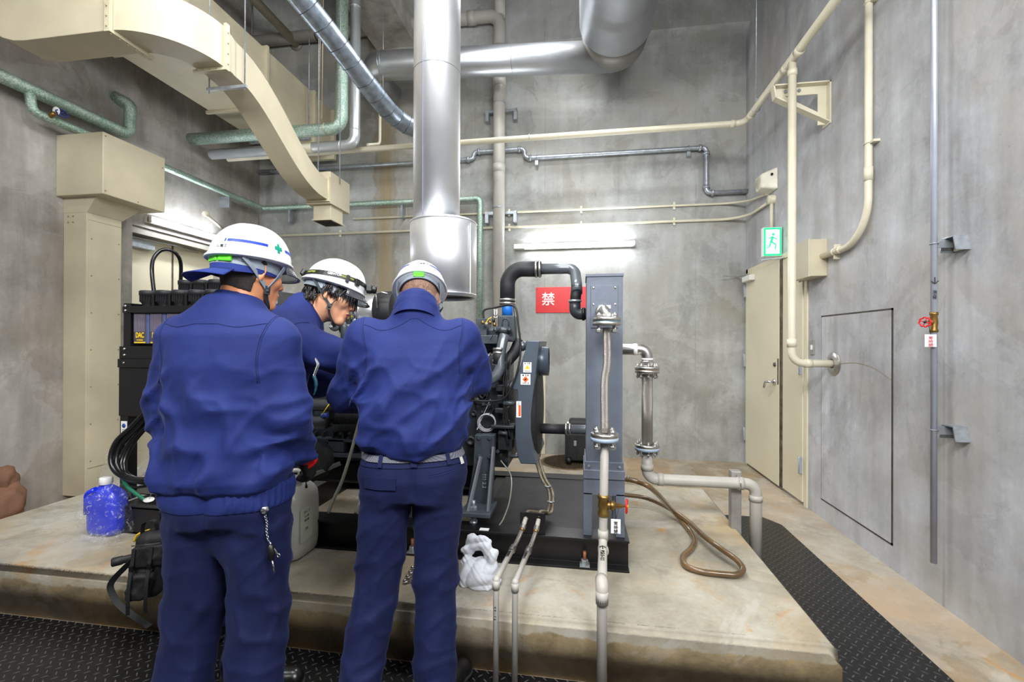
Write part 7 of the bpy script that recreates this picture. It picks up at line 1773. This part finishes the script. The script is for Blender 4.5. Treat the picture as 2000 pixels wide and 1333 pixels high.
nk = A3(*J2['neck']); hcn = m2.hc+m2.Hf@A3(0, -.02, -.055); ca = nrm(hcn-nk); cx = nrm(np.cross((0, 1, 0), ca)); cy = np.cross(ca, cx)
MB().loft([[m2.w2(nk+ca*u+(cx*math.sin(2*PI*i/40)+cy*math.cos(2*PI*i/40))*r) for i in range(40)] for u, r in ((-.06, .092), (-.02, .075), (.0, .067), (.008, .063), (.002, .060))], caps=False).build('undershirt', P('black_tshirt', (20, 20, 24), .8), m2.root)
ly = at(617, 702, 1.72)
kl = thing('lanyard', ly, 'small coiled key lanyard with blue tip hanging from the middle worker\'s chest', 'lanyard')
mb = MB(); pts = spline([ly, at(621, 712, 1.72), at(618, 722, 1.72), at(613, 735, 1.72)], 8)
for i, p_ in enumerate(pts): mb.torus(p_, (1, .3*(-1)**i, .4), .005, .001, 10, 5)
mb.build('coil', stainless, kl)
MB().tube(spline([at(613, 735, 1.72), at(617, 748, 1.72), at(616, 762, 1.72), at(613, 772, 1.72)], 5), [.007]*8+[.005]*4+[.003]*4, 8).build('strap_end', P('teal_strap', (30, 84, 100), .5), kl)
# ================================================================ RAG
rc = on_z(930, 1158, PH); rx_, ry_ = rc.x, rc.y+.085
rg = thing('rag', (rx_, ry_, PH), 'crumpled white cotton rag with a loop on the plinth beside the heavyset worker', 'rag')
def ragf(P):
    Q = P-A3(rx_, ry_, PH)
    d = ell(Q, (0, 0, .035), (.098, .075, .075)); d = smin(d, ell(Q, (-.045, -.015, .05), (.045, .05, .07)), .03)
    lp = [(-.055, .0, .09), (-.062, .0, .15), (-.040, 0, .205), (-.018, 0, .185), (.0, -.0, .205), (.035, -.005, .185), (.058, -.005, .14), (.062, .0, .08)]
    for i in range(len(lp)-1): d = smin(d, cap(Q, lp[i], lp[i+1], .020-.004*(i in (2, 3))), .018)
    w_ = .012*np.abs(np.sin(Q@A3(24, 14, 20)+1.8*np.sin(Q@A3(-22, 16, 26)+1)))+.008*np.abs(np.sin(Q@A3(-24, 18, 34)+2.0*np.sin(Q@A3(30, 12, -16)+2)))+.003*np.abs(np.sin(Q@A3(70, -30, 60)+2*np.sin(Q@A3(40, 40, 30))))
    return np.maximum(d-w_+.010, .002-Q[:, 2])
Vr, Fr = surf(ragf, (rx_-.18, ry_-.16, PH-.01), (rx_+.18, ry_+.16, PH+.27), .0032)
mesh_np('cloth', Vr, Fr, P('white_cotton', (222, 225, 232), .85, var=.03, bmp=.3, bs=220), rg)
# ---- tool bag body
bc = g(298, 1100); bq = A3(bc.x, bc.y, bc.z); Rb = frame((-.45, .88, 0))
def bagf(P):
    Q = (P-bq)@Rb; Q = Q.copy(); Q[:, 0] += .10*(Q[:, 2]-.02)**2*4-.12*Q[:, 2]
    r = A3(.070, .050, .150); q = np.abs(Q)-r+.035; d = np.linalg.norm(np.maximum(q, 0), axis=1)+np.minimum(q.max(1), 0)-.035
    q = np.abs(Q-A3(-.012, -.055, -.075))-A3(.048, .026, .060)+.02; d = smin(d, np.linalg.norm(np.maximum(q, 0), axis=1)+np.minimum(q.max(1), 0)-.02, .008)
    q = np.abs(Q-A3(-.004, -.052, .055))-A3(.062, .014, .050)+.012; d = smin(d, np.linalg.norm(np.maximum(q, 0), axis=1)+np.minimum(q.max(1), 0)-.012, .005)
    return d-.006*folds(Q, (.5, .2, .8), 9, 1, .9, 1.6)-.003*folds(Q, (.9, .1, -.4), 17, 2, .9, 1.6)
Vb_, Fb_ = surf(bagf, bq-.26, bq+.26, .005); mesh_np('bag_body', Vb_, Fb_, tbm, tb)
bw = lambda x, y, z: Vector([float(v) for v in bq+Rb@A3(x, y, z)])
for x_ in (-.045, .02): strap([bw(x_, -.068, .10), bw(x_-.004, -.075, .03), bw(x_-.008, -.092, -.05), bw(x_-.012, -.09, -.13), bw(x_-.02, -.07, -.19)], .014, .003, 'webbing_strap', blackrub, tb, (.9, .4, 0)); MB().box(-.010, -.004, -.012, .010, .004, .012, M=Matrix.Translation(bw(x_-.004, -.082, .02))).build('strap_buckle', black, tb, bevel=.002)
MB().tube(spline([bw(-.06, -.052, .108), bw(0, -.068, .112), bw(.055, -.052, .108)], 6), .0022, 6).build('zip', P('dull_zip', (70, 70, 72), .4, .6), tb)
strap([bw(-.04, 0, .14), bw(-.03, -.01, .19), bw(.01, -.01, .195), bw(.02, 0, .14)], .016, .003, 'carry_handle', tbm, tb, (.4, .9, 0))
